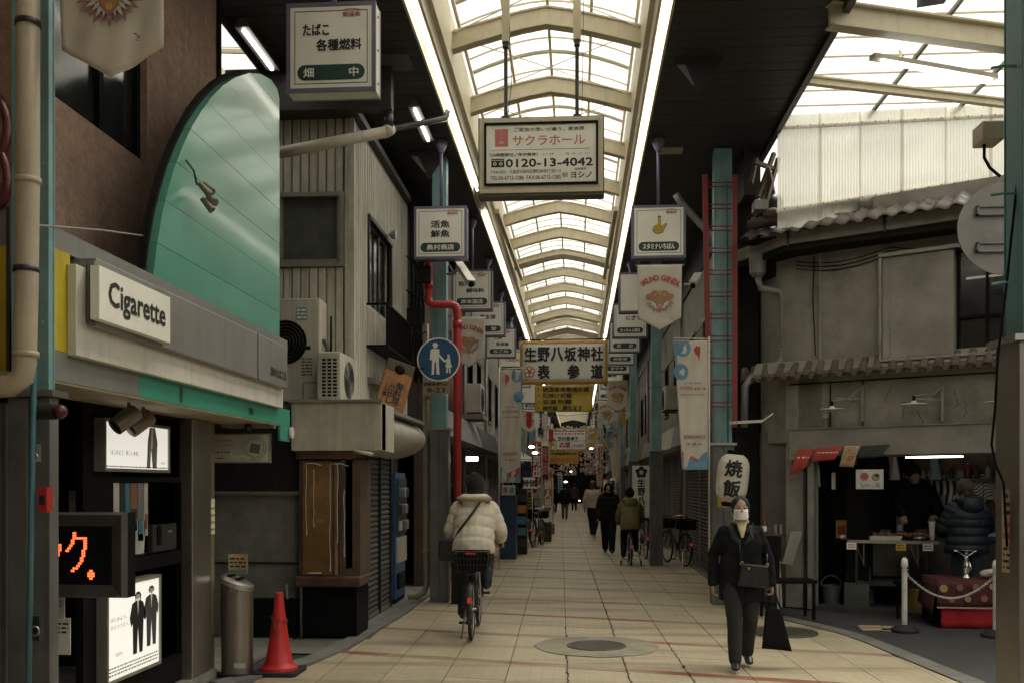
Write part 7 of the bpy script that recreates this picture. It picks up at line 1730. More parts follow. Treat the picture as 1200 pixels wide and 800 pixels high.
# ================================================================ clutter of the lively far part
def nobori(px, y0, y1, wpx, D, mat, txt, tmat, lab, bow=0):
    a = W(px, y1, D); b = W(px, y0, D); w_ = wpx / F * D; h = b.z - a.z
    t = thing('nobori_banner', lab, 'banner', (a.x, a.y, a.z))
    MB().sheet(lambda u, v: (w_ * (u - .5) * (1 - .1 * v) - bow * v * v, .02 * sin(u * 6 + v * 7), h * (1 - v)), 6, 14, .004).build('cloth', mat, t, True)
    MB().tube([(w_ / 2 + .01, 0, -a.z + .02), (w_ / 2 + .01, 0, h + .04)], .011, 6).build('pole', whitep, t, True)
    if txt: vtext(txt, tmat, t, -.0, -.035, h * .96, h * .8 / len(txt), .12, .05, w=w_ * .8)
    return t
redc = M('red_banner_cloth', (.40, .03, .035), .8, bump=.15); orc = M('orange_banner_cloth', (.50, .17, .035), .8, bump=.15); ylc = M('yellow_banner_cloth', (.55, .36, .05), .8, bump=.15)
nobori(629, 517, 577, 11, 27, redc, '大売出し', signface, 'red upright banner with white writing left of the street, drooping', .12)
nobori(638, 522, 560, 10, 29, M('maroon_print_cloth', (.22, .03, .03), .8), '特価', pinkink, 'maroon upright banner with pink dots beside the red one')
nobori(642, 562, 597, 10, 31, orc, '婦人服', signface, 'orange upright banner with pale writing at a clothes shop')
nobori(620.5, 574, 596, 6, 25, ylc, '本日', ink, 'short yellow and black upright banner among the hanging clothes')
nobori(656, 555, 577, 5, 45, cloth, '甘酒', bluecloth, 'tiny pale upright banner beside the far walkers')
nobori(703, 520, 570, 6, 40, cloth, '朝市', redink, 'thin pale upright banner on the right of the far street')
# hanging garments
t = thing('clothes_rack', 'rack of black trousers and shirts hung out at the left shop front', 'clothes rack', tuple(W(611, 566, 25.5).xy) + (0,))
MB().tube([(-.5, 0, 2.3), (.45, 0, 2.3)], .014, 8).build('rail', alum, t, True)
for x in (-.5, .45): MB().tube([(x, 0, .02), (x, 0, 2.3)], .013, 8).build('upright', alum, t, True)
for i, x in enumerate((-.35, -.1, .15)):
    m = MB(); m.sheet(lambda u, v: (x - .11 + .22 * u, .03 * sin(u * 5), 2.25 - (.25 * v)), 4, 3, .02)
    for s in (-.06, .06): m.sheet(lambda u, v: (x + s - .055 + .11 * u, .02 * sin(u * 6), 2.0 - .72 * v), 3, 4, .02)
    m.build('hung_trousers', black if i < 2 else M('navy_cloth', (.02, .03, .06), .9), t, True)
for i, x in enumerate((-.3, -.05, .22)): MB().sheet(lambda u, v: (x - .12 + .24 * u, .1 + .02 * sin(u * 6), 1.25 - .55 * v), 4, 4, .02).build('hung_shirt', [black, M('maroon_print_cloth'), black][i], t, True)
t, w_, h = board(613, 627, 559, 572, 24.5, 'price_card', 'white price card with grey characters hanging among the black clothes', 'price card'); text('特価', ink, t, 0, -.004, h * .5, h=h * .6, bold=.05)
# blue cabinet and things round it
t, w_, h = board(584, 604.5, 580, 655, 20.8, 'blue_cabinet', 'tall dark blue cabinet standing at the left side of the street', 'cabinet', navy, .6)
MB().box(-w_ / 2 + .02, w_ / 2 - .02, -.01, 0, h - .7, h - .66).build('top_rail', darksteel, t); MB().box(-w_ / 2, -w_ / 2 + .02, -.012, 0, 0, h).build('edge', darksteel, t)
t, w_, h = board(588, 604, 568, 579, 20.7, 'poster_strip', 'row of small posters standing on the dark blue cabinet', 'poster', cloth, .02); q = MB(); q.box(-w_ * .4, -.02, -.004, 0, h * .2, h * .8); q.build('photo_print', mauve, t); q = MB(); q.box(.02, w_ * .42, -.004, 0, h * .15, h * .8); q.build('photo_print', bluecloth, t)
t, w_, h = board(606, 617, 572, 655, 22.2, 'dark_rack', 'dark rack with hanging goods just right of the blue cabinet', 'rack', M('brown_black', (.03, .02, .015), .8), .5)
for i in range(5): MB().box(-w_ / 2 + .01, w_ / 2 - .01, -.06, -.0, .3 + i * .26, .3 + i * .26 + .18).build('hung_goods', rw.choice(cc + [redc, orc]), t)
t, w_, h = board(549, 571, 562, 640, 16.5, 'pale_cabinet', 'dull beige cabinet against the wall left of the blue cabinet', 'cabinet', M('dull_beige', (.13, .12, .10), .6, dirt=.4), .4)
for px, py0, py1, wpx, D, mt, lab in ((638, 583, 606, 16, 27, woodd, 'brown wooden crate of goods by the orange banner'), (628, 576, 592, 12, 28, cc[0], 'white goods boxes piled behind the parked bicycle'), (646, 590, 602, 7, 31, M('dull_yellow'), 'tan carton at the foot of the orange banner')):
    t, w_, h = board(px - wpx / 2, px + wpx / 2, py0, py1, D, 'goods_box', lab, 'box', mt, .5); t.location.z = 0 if py1 > 600 else t.location.z
    q = MB(); q.box(-w_ / 2, w_ / 2, -.02, 0, h * .45, h * .52); q.build('edge_band', darksteel, t)
# lit shop lamps deep inside
for px, py, D, w1, lab in ((623, 523, 24, .22, 'bright lamp over the clothes rack, upper of two'), (627, 530, 24.5, .22, 'bright lamp over the clothes rack, lower of two'), (693, 525, 40, .22, 'bright small lamp on the right side far down'), (663, 564, 62, .34, 'bright lamp at the far end above the walkers'), (669, 552, 66, .25, 'small bright far lamp'), (679, 586, 48, .14, 'bicycle headlight glow far down the street')):
    p = W(px, py, D); tag(MB().ball((0, 0, 0), w1 / 3, .06, w1 / 7).build('shop_lamp', lamp, None, True, p), lab, 'lamp')
p = W(553, 537, 15.2); t = thing('shop_lamp', 'bright oblong lamp in the dark shop left of the red pipe', 'lamp', p); MB().box(-.09, .09, 0, .05, -.035, .035).build('tube', lamp, t)
# garlands of blossom hanging deep in the arcade
q = MB(); q2 = MB(); rr = random.Random(50)
for i in range(900):
    D = rr.uniform(38, 70); px = 677 + rr.choice([-1, 1]) * rr.uniform(2, 34) * (45 / D); py = rr.uniform(500, 556)
    if 505 < py < 548 and abs(px - 663) < 26 and D < 50: continue
    p = W(px, py, D); m = q if rr.random() < .6 else q2
    m.ball(p, .03 + rr.random() * .05, n=5, m=4)
tag(q.build('blossom_garland', M('pale_blossom', (.55, .42, .36), .8, bump=0), None, kind='stuff'), 'pale blossom garlands hanging deep in the arcade', 'decoration'); tag(q2.build('blossom_garland', M('pink_blossom', (.5, .32, .28), .8, bump=0), None, kind='stuff'), 'deep pink blossom garlands among the pale ones deep in the arcade', 'decoration')
# closing mass around and behind the camera so that daylight enters only where it does in the place
struct('rear_building_left', MB().box(-4.2, -3.7, -16, 4.4, 0, 8), darkwall); struct('rear_building_right', MB().box(3.4, 3.9, -16, -7.0, 0, 6.3), darkwall)
struct('rear_end', MB().box(-4, 4, -16.4, -16, 0, 8), darkwall)
struct('street_building_far_right', MB().box(11.4, 13, -4, 12, 0, 6.2), plaster); struct('upper_building_right', MB().box(2.7, 14, 26, 40, 0, 7), darkwall); struct('upper_building_left', MB().box(-14, -5.6, 12, 40, 0, 9.5), darkwall)
struct('left_alley_building', MB().box(-9, -5.6, -4, 12, 0, 6.2), darkwall); struct('canopy_deck_left', MB().box(-5.6, -3.63, 12.6, 80, 6.3, 6.4), darkwall)

# strings of small pennants across the far street
pn = 0
for D, z, lab in ((33, 4.1, 'nearest'), (41, 4.0, 'second'), (49, 3.9, 'third'), (57, 4.3, 'farthest')):
    t = thing('pennant_string', '%s string of small pennants hung across the far part of the arcade' % lab, 'pennants', (0, D, z)); MB().tube([(-2.0, 0, .05), (-.4, 0, -.12), (1.7, 0, .05)], .008, 5).build('cord', black, t)
    for i in range(14):
        x = -1.95 + i * .27; dz = -.12 * (1 - ((x + .15) / 1.9) ** 2); w1 = .10; mt = rw.choice([cloth, cloth, redc, ylc, bluecloth, signface]); m = MB()
        if -1.1 < x < .5: continue
        m.prism([(x - w1, dz + .05), (x + w1, dz + .05), (x + w1 * .9, dz - .42), (x, dz - .52), (x - w1 * .9, dz - .42)], 0, .006); m.build('pennant', mt, t)
for px, y0, y1, wpx, D, mt, lab in ((600, 585, 650, 5, 23.5, orc, 'narrow orange strip banner beside the blue cabinet'), (634, 480, 512, 9, 34, cloth, 'white hanging cloth with small print under the left signs'), (700, 470, 505, 7, 34, cloth, 'white hanging cloth with small print under the right signs'), (709, 560, 598, 6, 37, redc, 'thin red upright banner at a far right shop'), (646, 560, 590, 4, 38, ylc, 'thin yellow upright banner at a far left shop'), (718, 560, 602, 6, 30, signface, 'white upright board at a right shop behind the walkers')):
    nobori(px, y0, y1, wpx, D, mt, '商店街', ink if mt in (cloth, ylc, signface) else signface, lab)

# more of the stall: price cards, stacked cups, a gas bottle, hanging bags, a kettle; cables on the old house
for i, (x, lab) in enumerate(((-.5, 'leftmost white price card on the counter edge'), (.1, 'middle white price card on the counter edge'), (.42, 'rightmost white price card on the counter edge'))):
    o = on_counter(x, -.055, 'price_card', lab, 'price card'); MB().box(-.06, .06, -.006, 0, -.12, -.03).build('card', [signface, ylc, signface][i], o); q = MB(); fake_lines(q, -.045, .045, -.0075, -.045, -.105, 2); q.build('print', [redink, ink, ink][i], o)
o = on_counter(.5, .3, 'cup_stack', 'stack of white foam cups on the right of the counter', 'cups'); MB().lathe([(.03, 0), (.04, .22), (.042, .24)], 14).build('cups', signface, o, 30)
o = on_counter(-.62, .45, 'oil_can', 'square yellow oil can at the left back of the counter', 'oil can'); MB().box(-.07, .07, -.05, .05, 0, .24).build('can', ylc, o); MB().box(-.05, .05, -.053, -.05, .05, .17).build('label_patch', redink, o)
o = thing('gas_bottle', 'grey gas bottle standing under the left end of the stall counter', 'gas bottle', FC.w(-.45, .35, 0), ca); MB().lathe([(.10, 0), (.12, .04), (.12, .42), (.06, .52), (.03, .56)], 18).build('tank', frosted, o, 35); MB().torus(.05, .01, (0, 0, .58), 'z', 14, 6).build('guard_ring', frosted, o)
for i, (x, mt, lab) in enumerate(((.72, whitep, 'white plastic bag hanging left inside the stall'), (1.25, M('bluish_paper'), 'pale blue plastic bag hanging behind the cat sign'), (2.55, cc[0], 'white plastic bag hanging at the right inside the stall'))):
    o = thing('hanging_bag', lab, 'bag', FR.w(xo0 + x, 1.2, 1.92), ANG); m = MB(); m.sheet(lambda u, v: (-.07 + .14 * u * (1 - .3 * (1 - v)), .03 * sin(u * 6 + v * 3), .12 - .34 * v), 6, 7, .05); m.build('bag_body', mt, o, True); MB().tube([(0, .02, .1), (0, .02, .42)], .004, 5).build('string', black, o)
q = MB()
for k in range(3):
    pts = [(x, -.03 - .01 * k, ze - .32 - .05 * k - .10 * sin(pi * (x % 1.3) / 1.3)) for x in [.1 + .2 * j for j in range(14)]]; q.tube(pts, .007, 5)
q.tube([(.34, -.03, ze - .3), (.33, -.04, ze - .9), (.36, -.03, zs0 + .25)], .008, 5)
o = q.build('house_cable', black, ch_)
# support arm of the near banner
o = MB().tube([W(58, -26, 4.33), W(205, -26, 4.33)], .012, 8).build('support_rod', greym, None, True); tag(o, 'thin arm on the near post that carries the large cropped banner', 'bracket')
# ================================================================ people and bicycles
def fuse(mb, name, mat, parent, voxel=.012, smooth=2, disp=0):
    me = bpy.data.meshes.new('tmp'); me.from_pydata(mb.v, [], mb.f)
    b = bmesh.new(); b.from_mesh(me); bmesh.ops.recalc_face_normals(b, faces=b.faces); b.to_mesh(me); b.free()
    o = bpy.data.objects.new('tmp', me); C.objects.link(o)
    r = o.modifiers.new('r', 'REMESH'); r.mode = 'VOXEL'; r.voxel_size = voxel; r.adaptivity = 0
    s = o.modifiers.new('s', 'SMOOTH'); s.iterations = smooth; s.factor = .5
    if disp:
        tx = bpy.data.textures.new('wrinkle', 'CLOUDS'); tx.noise_scale = .12; tx.noise_depth = 2
        d = o.modifiers.new('d', 'DISPLACE'); d.texture = tx; d.strength = disp; d.mid_level = .5; d.texture_coords = 'LOCAL'
    bpy.context.view_layer.update(); dg = bpy.context.evaluated_depsgraph_get()
    m2 = bpy.data.meshes.new_from_object(o.evaluated_get(dg)); bpy.data.objects.remove(o); m2.name = name
    for p in m2.polygons: p.use_smooth = True
    m2.materials.clear(); m2.materials.append(mat)
    ob = bpy.data.objects.new(name, m2); C.objects.link(ob); ob.parent = parent; return ob
def loft(mb, secs, side=Vector((1, 0, 0)), n=18, puff=0, pn=0):
    cs = [Vector(s[0]) for s in secs]
    if pn:                                                   # resample so that quilted bulges fit between seams
        new = []; L = [0]
        for a, b in zip(cs, cs[1:]): L.append(L[-1] + (b - a).length)
        for k in range(pn * 6 + 1):
            d = L[-1] * k / (pn * 6); i = max(j for j in range(len(L) - 1) if L[j] <= d + 1e-9); u = (d - L[i]) / (L[i + 1] - L[i])
            g = puff * abs(sin(pi * k / 6)) ** .6
            new.append((cs[i].lerp(cs[i + 1], u), secs[i][1] * (1 - u) + secs[i + 1][1] * u + g, secs[i][2] * (1 - u) + secs[i + 1][2] * u + g))
        secs = new; cs = [s[0] for s in secs]
    vs = []; fs = []
    for i, s in enumerate(secs):
        d = (cs[min(i + 1, len(cs) - 1)] - cs[max(i - 1, 0)]).normalized(); x = (side - d * side.dot(d)).normalized(); y = d.cross(x)
        for k in range(n): a = 2 * pi * k / n; vs.append(cs[i] + x * cos(a) * s[1] + y * sin(a) * s[2])
    for i in range(len(secs) - 1):
        for k in range(n): fs.append((i * n + k, i * n + (k + 1) % n, (i + 1) * n + (k + 1) % n, (i + 1) * n + k))
    fs.append(tuple(range(n - 1, -1, -1))); fs.append(tuple(range((len(secs) - 1) * n, len(secs) * n))); mb.add(vs, fs); return mb
def limb(mb, pts, rs, puff=0, pn=0):
    loft(mb, [(p, r, r) for p, r in zip(pts, rs)], Vector((1, 0, .01)) if abs((Vector(pts[-1]) - Vector(pts[0])).normalized().x) < .9 else Vector((0, 1, 0)), 14, puff, pn)
    for p, r in zip(pts, rs): mb.ball(p, r * .98, n=12, m=8)
def handgeo(mb, w, d, nrm, thumb, curl=.5, k=1):
    """palm, four unequal bent fingers and a thumb from its side"""
    w = Vector(w); d = Vector(d).normalized(); nrm = Vector(nrm); nrm = (nrm - d * nrm.dot(d)).normalized(); s = d.cross(nrm).normalized() * thumb
    loft(mb, [(w - d * .01, .022 * k, .026 * k), (w + d * .03 * k, .019 * k, .036 * k), (w + d * .075 * k, .016 * k, .041 * k), (w + d * .088 * k, .012 * k, .038 * k)], nrm, 12)
    for i, L in enumerate((.068, .078, .072, .056)):
        p = w + d * .080 * k + s * (.031 - .021 * i) * k; a = 0; pts = [p]
        for sg in (.45, .32, .23):
            a += curl * 1.1; pts.append(pts[-1] + (d * cos(a) + nrm * sin(a)) * L * sg * k)
        mb.tube(pts, [.0095 * k, .009 * k, .0085 * k, .007 * k], 8)
    p = w + d * .025 * k + s * .028 * k; mb.tube([p, p + (d * .6 + s * .75 + nrm * .25).normalized() * .032 * k, p + (d * .95 + s * .5 + nrm * (.5 + curl)).normalized() * .062 * k], [.0125 * k, .011 * k, .008 * k], 8)
def person(lab, loc, rz, sc, J, jacket, trousers, shoes, hair, vox=.010, jm=None, tm=None, sm=None, skin=fleshm, hem=.80, jr=(.185, .125), puff=0, pn=0, hat=None, hood=None, wide=1.0, mask=None, curl=.5, armr=(.066, .056, .049), hairlong=0, face=True, lookdown=0, group=None):
    t = thing('person', lab, 'person', loc, rz, group); t.scale = (sc, sc, sc)
    V = lambda k: Vector(J[k])
    hd = V('head'); nk = V('neck'); ch = V('chest'); pv = V('pelvis')
    B = MB(); B.ball(hd + Vector((0, .008, .015)), .076, .094, .098, 18, 14); B.ball(hd + Vector((0, -.03, -.055)), .054, .058, .06, 14, 10); B.ball(hd + Vector((0, -.055, -.085)), .032, .03, .028, 12, 8)
    B.tube([hd + Vector((0, -.088, .02)), hd + Vector((0, -.108, -.018)), hd + Vector((0, -.092, -.032))], [.008, .014, .010], 8)
    for s in (-1, 1): B.ball(hd + Vector((s * .079, .012, -.005)), .011, .022, .032, 8, 8); B.ball(hd + Vector((s * .034, -.075, .012)), .017, .012, .010, 8, 6)
    B.ball(hd + Vector((0, -.085, -.052)), .024, .014, .006, 8, 6); B.ball(hd + Vector((0, -.083, -.063)), .02, .014, .006, 8, 6)
    limb(B, [hd + Vector((0, .02, -.05)), nk], [.052, .058]); loft(B, [(nk, .07, .06), (nk.lerp(ch, .4), .15, .09), (ch, .155, .105), (ch.lerp(pv, .6), .13, .095), (pv, .155, .11), (pv - Vector((0, 0, .08)), .12, .09)])
    for s in 'pn':
        sg = 1 if s == 'p' else -1
        limb(B, [V('sh' + s), V('el' + s), V('wr' + s)], [.048, .037, .027]); limb(B, [V('hp' + s), V('kn' + s), V('an' + s)], [.078, .052, .036]); 0
        hdv = Vector(J.get('hd' + s, V('wr' + s) - V('el' + s))); handgeo(B, V('wr' + s), hdv, Vector(J.get('pn' + s, (-sg, 0, 0))), J.get('th' + s, sg if True else 1), J.get('cu' + s, curl))
    fuse(B, 'body', skin, t, vox * .75)
    if face:
        E = MB(); [E.ball(hd + Vector((s * .033, -.0895, .012)), .0105, .004, .0042, 8, 6) for s in (-1, 1)]; E.build('eyes', black, t, True)
        E = MB(); [E.tube([hd + Vector((s * .014, -.095, .030)), hd + Vector((s * .034, -.093, .036)), hd + Vector((s * .052, -.082, .031))], .0028, 5) for s in (-1, 1)]; E.build('eyebrows', hairm, t)
        if not mask: E = MB(); E.tube([hd + Vector((-.02, -.094, -.056)), hd + Vector((0, -.1, -.057)), hd + Vector((.02, -.094, -.056))], .003, 5); E.build('mouth', M('lips', (.32, .12, .09), .5, bump=0), t)
    # trousers
    T = MB(); loft(T, [(pv + Vector((0, 0, .10)), .15, .115), (pv, .17, .125), (pv - Vector((0, 0, .09)), .165, .12)])
    for s in 'pn':
        h, k, a = V('hp' + s), V('kn' + s), V('an' + s); limb(T, [h, h.lerp(k, .5), k, k.lerp(a, .5), a + Vector((0, 0, .01))], [.098, .088 * wide, .070 * wide, .064 * wide, .060 * wide])
    fuse(T, 'trousers', trousers, t, vox, 2, .012)
    # shoes
    for s in 'pn':
        a, o_ = V('an' + s), V('to' + s); d = (o_ - a); d.z = 0; d.normalize(); X = MB()
        f0 = a + (o_ - a) * -.25; limb(X, [a + Vector((0, 0, .0)), a.lerp(o_, .12) - Vector((0, 0, .01))], [.045, .042]); loft(X, [(a - d * .06 + Vector((0, 0, -.035)), .030, .030), (a + Vector((0, 0, -.03)), .036, .036), (a.lerp(o_, .6), .044, .030), (o_, .040, .024), (o_ + d * .035, .02, .014)], Vector((d.y, -d.x, 0)).normalized(), 14)
        if sm == 'boot': limb(X, [a, a.lerp(V('kn' + s), .45)], [.052, .066])
        fuse(X, 'shoe', shoes, t, vox)
    # jacket
    K = MB(); z = hem; hp = V('hpp').lerp(V('hpn'), .5); low = pv + (pv - ch).normalized() * (pv.z - hem) if J.get('sit') is None else pv + Vector((0, .0, -(pv.z - hem)))
    secs = [(low, jr[0] * 1.03, jr[1] * 1.08), (pv, jr[0], jr[1] * 1.03), (pv.lerp(ch, .5), jr[0] * .95, jr[1]), (ch, jr[0] * 1.02, jr[1] * 1.02), (ch.lerp(nk, .55), jr[0] * .93, jr[1] * .88), (nk + (ch - nk) * .15, .10, .08), (nk + Vector((0, 0, .02)), .070, .066)]
    loft(K, secs, puff=puff, pn=pn)
    for s in 'pn':
        a, b, c = V('sh' + s), V('el' + s), V('wr' + s); rr_ = (armr[0] + puff, armr[1] + puff, armr[2] + puff * .6)
        limb(K, [a, a.lerp(b, .5), b, b.lerp(c, .5), c - (c - b).normalized() * .015], [rr_[0], (rr_[0] + rr_[1]) / 2, rr_[1], (rr_[1] + rr_[2]) / 2, rr_[2]], puff * .8, pn if pn else 0)
    fuse(K, 'jacket', jacket, t, vox, 1 if puff else 2, .024 if not puff else .018)
    if hood:
        H = MB()
        if hood == 'down': H.torus(.095, .050, nk + Vector((0, .035, .035)), 'z', 20, 10, 1.15, 1); H.ball(nk + Vector((0, .12, -.02)), .13, .075, .10, 14, 10)
        else: H.ball(hd + Vector((0, .035, .01)), .115, .115, .135, 16, 12); H.torus(.09, .04, nk + Vector((0, .01, .03)), 'z', 18, 8)
        fuse(H, 'hood', jacket, t, vox, 2, .01)
    # hair / hat
    Hh = MB(); Hh.ball(hd + Vector((0, .024, .030)), .088, .099, .100, 18, 14)
    for s in (-1, 1): Hh.ball(hd + Vector((s * .064, .012, .0 - hairlong * .02)), .026, .05, .062 + hairlong * .03, 10, 8)
    Hh.ball(hd + Vector((0, .07, -.03 - hairlong * .04)), .06, .04, .06 + hairlong * .04, 12, 8)
    if not hat or hairlong: fuse(Hh, 'hair', hair, t, vox * .8, 1, .012)
    if hat:
        X = MB(); X.ball(hd + Vector((0, .018, .042)), .098, .110, .105, 18, 12); X.torus(.080, .011, hd + Vector((0, .016, .022)), 'z', 22, 8, 1, 1.15); X.ball(hd + Vector((0, .04, .12)), .06, .06, .04)
        fuse(X, 'beanie', hat, t, vox * .8, 3)
    return t
def pose(**k):
    J = dict(head=(0, -.01, 1.525), neck=(0, .01, 1.375), chest=(0, 0, 1.20), pelvis=(0, 0, .93), hpp=(.085, 0, .87), hpn=(-.085, 0, .87), knp=(.09, -.01, .48), knn=(-.09, -.01, .48), anp=(.09, .02, .085), ann=(-.09, .02, .085),
             top=(.10, -.12, .035), ton=(-.10, -.12, .035), shp=(.165, .01, 1.325), shn=(-.165, .01, 1.325), elp=(.225, .03, 1.07), eln=(-.225, .03, 1.07), wrp=(.235, -.04, .84), wrn=(-.235, -.04, .84))
    J.update(k); return J
WALK = dict(knp=(.09, -.14, .49), anp=(.09, -.22, .11), top=(.10, -.36, .065), knn=(-.08, -.02, .47), ann=(-.08, .20, .14), ton=(-.08, .08, .05), elp=(.22, .08, 1.07), eln=(-.22, .0, 1.07), wrp=(.24, .05, .84), wrn=(-.24, -.12, .85))
coatb = M('black_coat', (.009, .010, .012), .85, var=.3, bump=.3, grain=120, spec=.2); trob = M('charcoal_trousers', (.017, .018, .021), .8, bump=.3, grain=200)
creamj = M('cream_puffer', (.68, .61, .50), .6, var=.1, bump=.12, dirt=.05); jean = M('dark_denim', (.018, .024, .04), .85, bump=.3, grain=300); bootb = M('brown_boot', (.045, .025, .018), .55)
navyj = M('navy_puffer', (.006, .011, .019), .55, var=.25, bump=.08, spec=.3); oliv = M('olive_jacket', (.15, .125, .045), .65, bump=.2); leath = M('black_leather', (.014, .017, .022), .32, bump=.15, grain=200)
# masked woman walking towards the camera
g = G(873, 787)
PW_ = pose(head=(-.005, -.03, 1.52), knn=(-.075, -.13, .49), ann=(-.075, -.22, .10), ton=(-.085, -.35, .05), knp=(.085, -.02, .47), anp=(.075, .13, .12), top=(.085, .01, .045),
           shn=(-.158, .0, 1.305), shp=(.158, .01, 1.305), eln=(-.255, .05, 1.07), wrn=(-.265, .0, .80), elp=(.26, .04, 1.07), wrp=(.285, -.02, .80), cup=.9, cun=.55, hdp=(.05, 0, -1), hdn=(0, -.1, -1))
wm_ = person('woman in a black coat and white face mask walking forward with two black bags', (g.x, g.y + .22, .0), radians(-3), .935, PW_, coatb, trob, leath, hairm, .009, hem=.64, jr=(.20, .135), wide=1.05, mask=True, armr=(.060, .054, .050))
hd = Vector(PW_['head'])
m = MB(); m.sheet(lambda u, v: (hd.x + .071 * sin((u - .5) * 2.5), hd.y - .118 * cos((u - .5) * 2.3) * (1 - .10 * abs(v - .45)) + .012, hd.z + .0 - .10 * v), 14, 8, .004); m.build('face_mask', M('mask_white', (.86, .85, .84), .8, bump=0), wm_, True)
m = MB()
for k in (.3, .5, .7): m.tube([(hd.x + .0725 * sin((u - .5) * 2.3), hd.y - .1195 * cos((u - .5) * 2.2) + .0115, hd.z - .10 * k) for u in [i / 8 for i in range(9)]], .0012, 4)
for s in (-1, 1): m.tube([hd + Vector((s * .066, -.05, -.01)), hd + Vector((s * .08, .0, .01)), hd + Vector((s * .082, .02, -.02))], .0018, 4); m.tube([hd + Vector((s * .066, -.05, -.09)), hd + Vector((s * .08, .0, -.04)), hd + Vector((s * .082, .02, -.02))], .0018, 4)
m.build('mask_folds', M('mask_shade', (.55, .54, .52), .8, bump=0), wm_)
K = MB(); K.torus(.058, .020, (0, -.015, 1.40), 'z', 22, 8); loft(K, [((0, -.075, 1.385), .05, .02), ((0, -.118, 1.32), .034, .018), ((0, -.135, 1.25), .010, .012)], n=12); fuse(K, 'cream_turtleneck', M('cream_knit', (.60, .53, .33), .9, bump=.4), wm_, .007)
K = MB()
for s in (-1, 1): K.add([(s * .012, -.158, 1.18), (s * .07, -.14, 1.31), (s * .10, -.075, 1.40), (s * .125, -.09, 1.36), (s * .10, -.14, 1.24)], [(0, 1, 2, 3, 4)])
for k in range(6): K.box(-.003, .003, -.152 - .001 * (k % 2), -.146, .72 + k * .075, .78 + k * .075)
K.build('lapel_and_placket', M('black_lapel', (.022, .023, .026), .8), wm_)
m = MB(); m.ball((-.012, -.06, 1.612), .012, .03, .010, 10, 6); m.build('lit_parting', M('lit_hair_grey', (.28, .25, .22), .6, scale=60), wm_, True)  # grey put on the dark hair for light falling on the crown
hb = MB().prism([(-.155, 0), (.15, -.015), (.125, .19), (-.115, .215)], -.035, .035); hbo = hb.build('handbag', leath, wm_, bevel=.014, loc=(.10, -.175, .80))
m = MB(); m.tube([(-.11, 0, .20), (-.125, .03, .32), (-.12, .05, .45)], .008, 6); m.tube([(.12, 0, .18), (.13, .05, .30)], .008, 6); m.tube([(-.02, -.04, .12), (.0, -.045, .02)], .004, 5); m.build('bag_strap', leath, hbo, True)
m = MB(); m.torus(.014, .004, (-.112, -.01, .215)); m.torus(.014, .004, (.122, -.01, .20)); m.lathe([(.012, -.012), (.012, 0)], 10, (-.05, -.036, .17), 'y'); m.build('bag_buckle', M('brass', (.6, .42, .2), .25, 1, bump=0), hbo)
hw = Vector(PW_['wrp']) + Vector((.02, -.01, -.09))
TB = thing('tote_bag', 'long flat black tote bag hanging from the masked woman\'s hand', 'bag', wm_.location + Vector((hw.x * .935, hw.y * .935, hw.z * .935)), radians(-4))
m = MB(); m.sheet(lambda u, v: ((u - .5) * (.13 + .13 * v) + .03 * v, .02 * sin(u * 3) * v, -.12 - .37 * v - .02 * u), 6, 8, .03); m.build('bag_body', coatb, TB, True)
m = MB(); m.tube([(-.05, .0, -.13), (-.012, 0, .01), (.012, 0, .01), (.06, 0, -.13)], .007, 6); m.tube([(-.05, .03, -.13), (-.012, .02, .01), (.012, .02, .01), (.06, .03, -.13)], .007, 6); m.build('handles', coatb, TB, True)
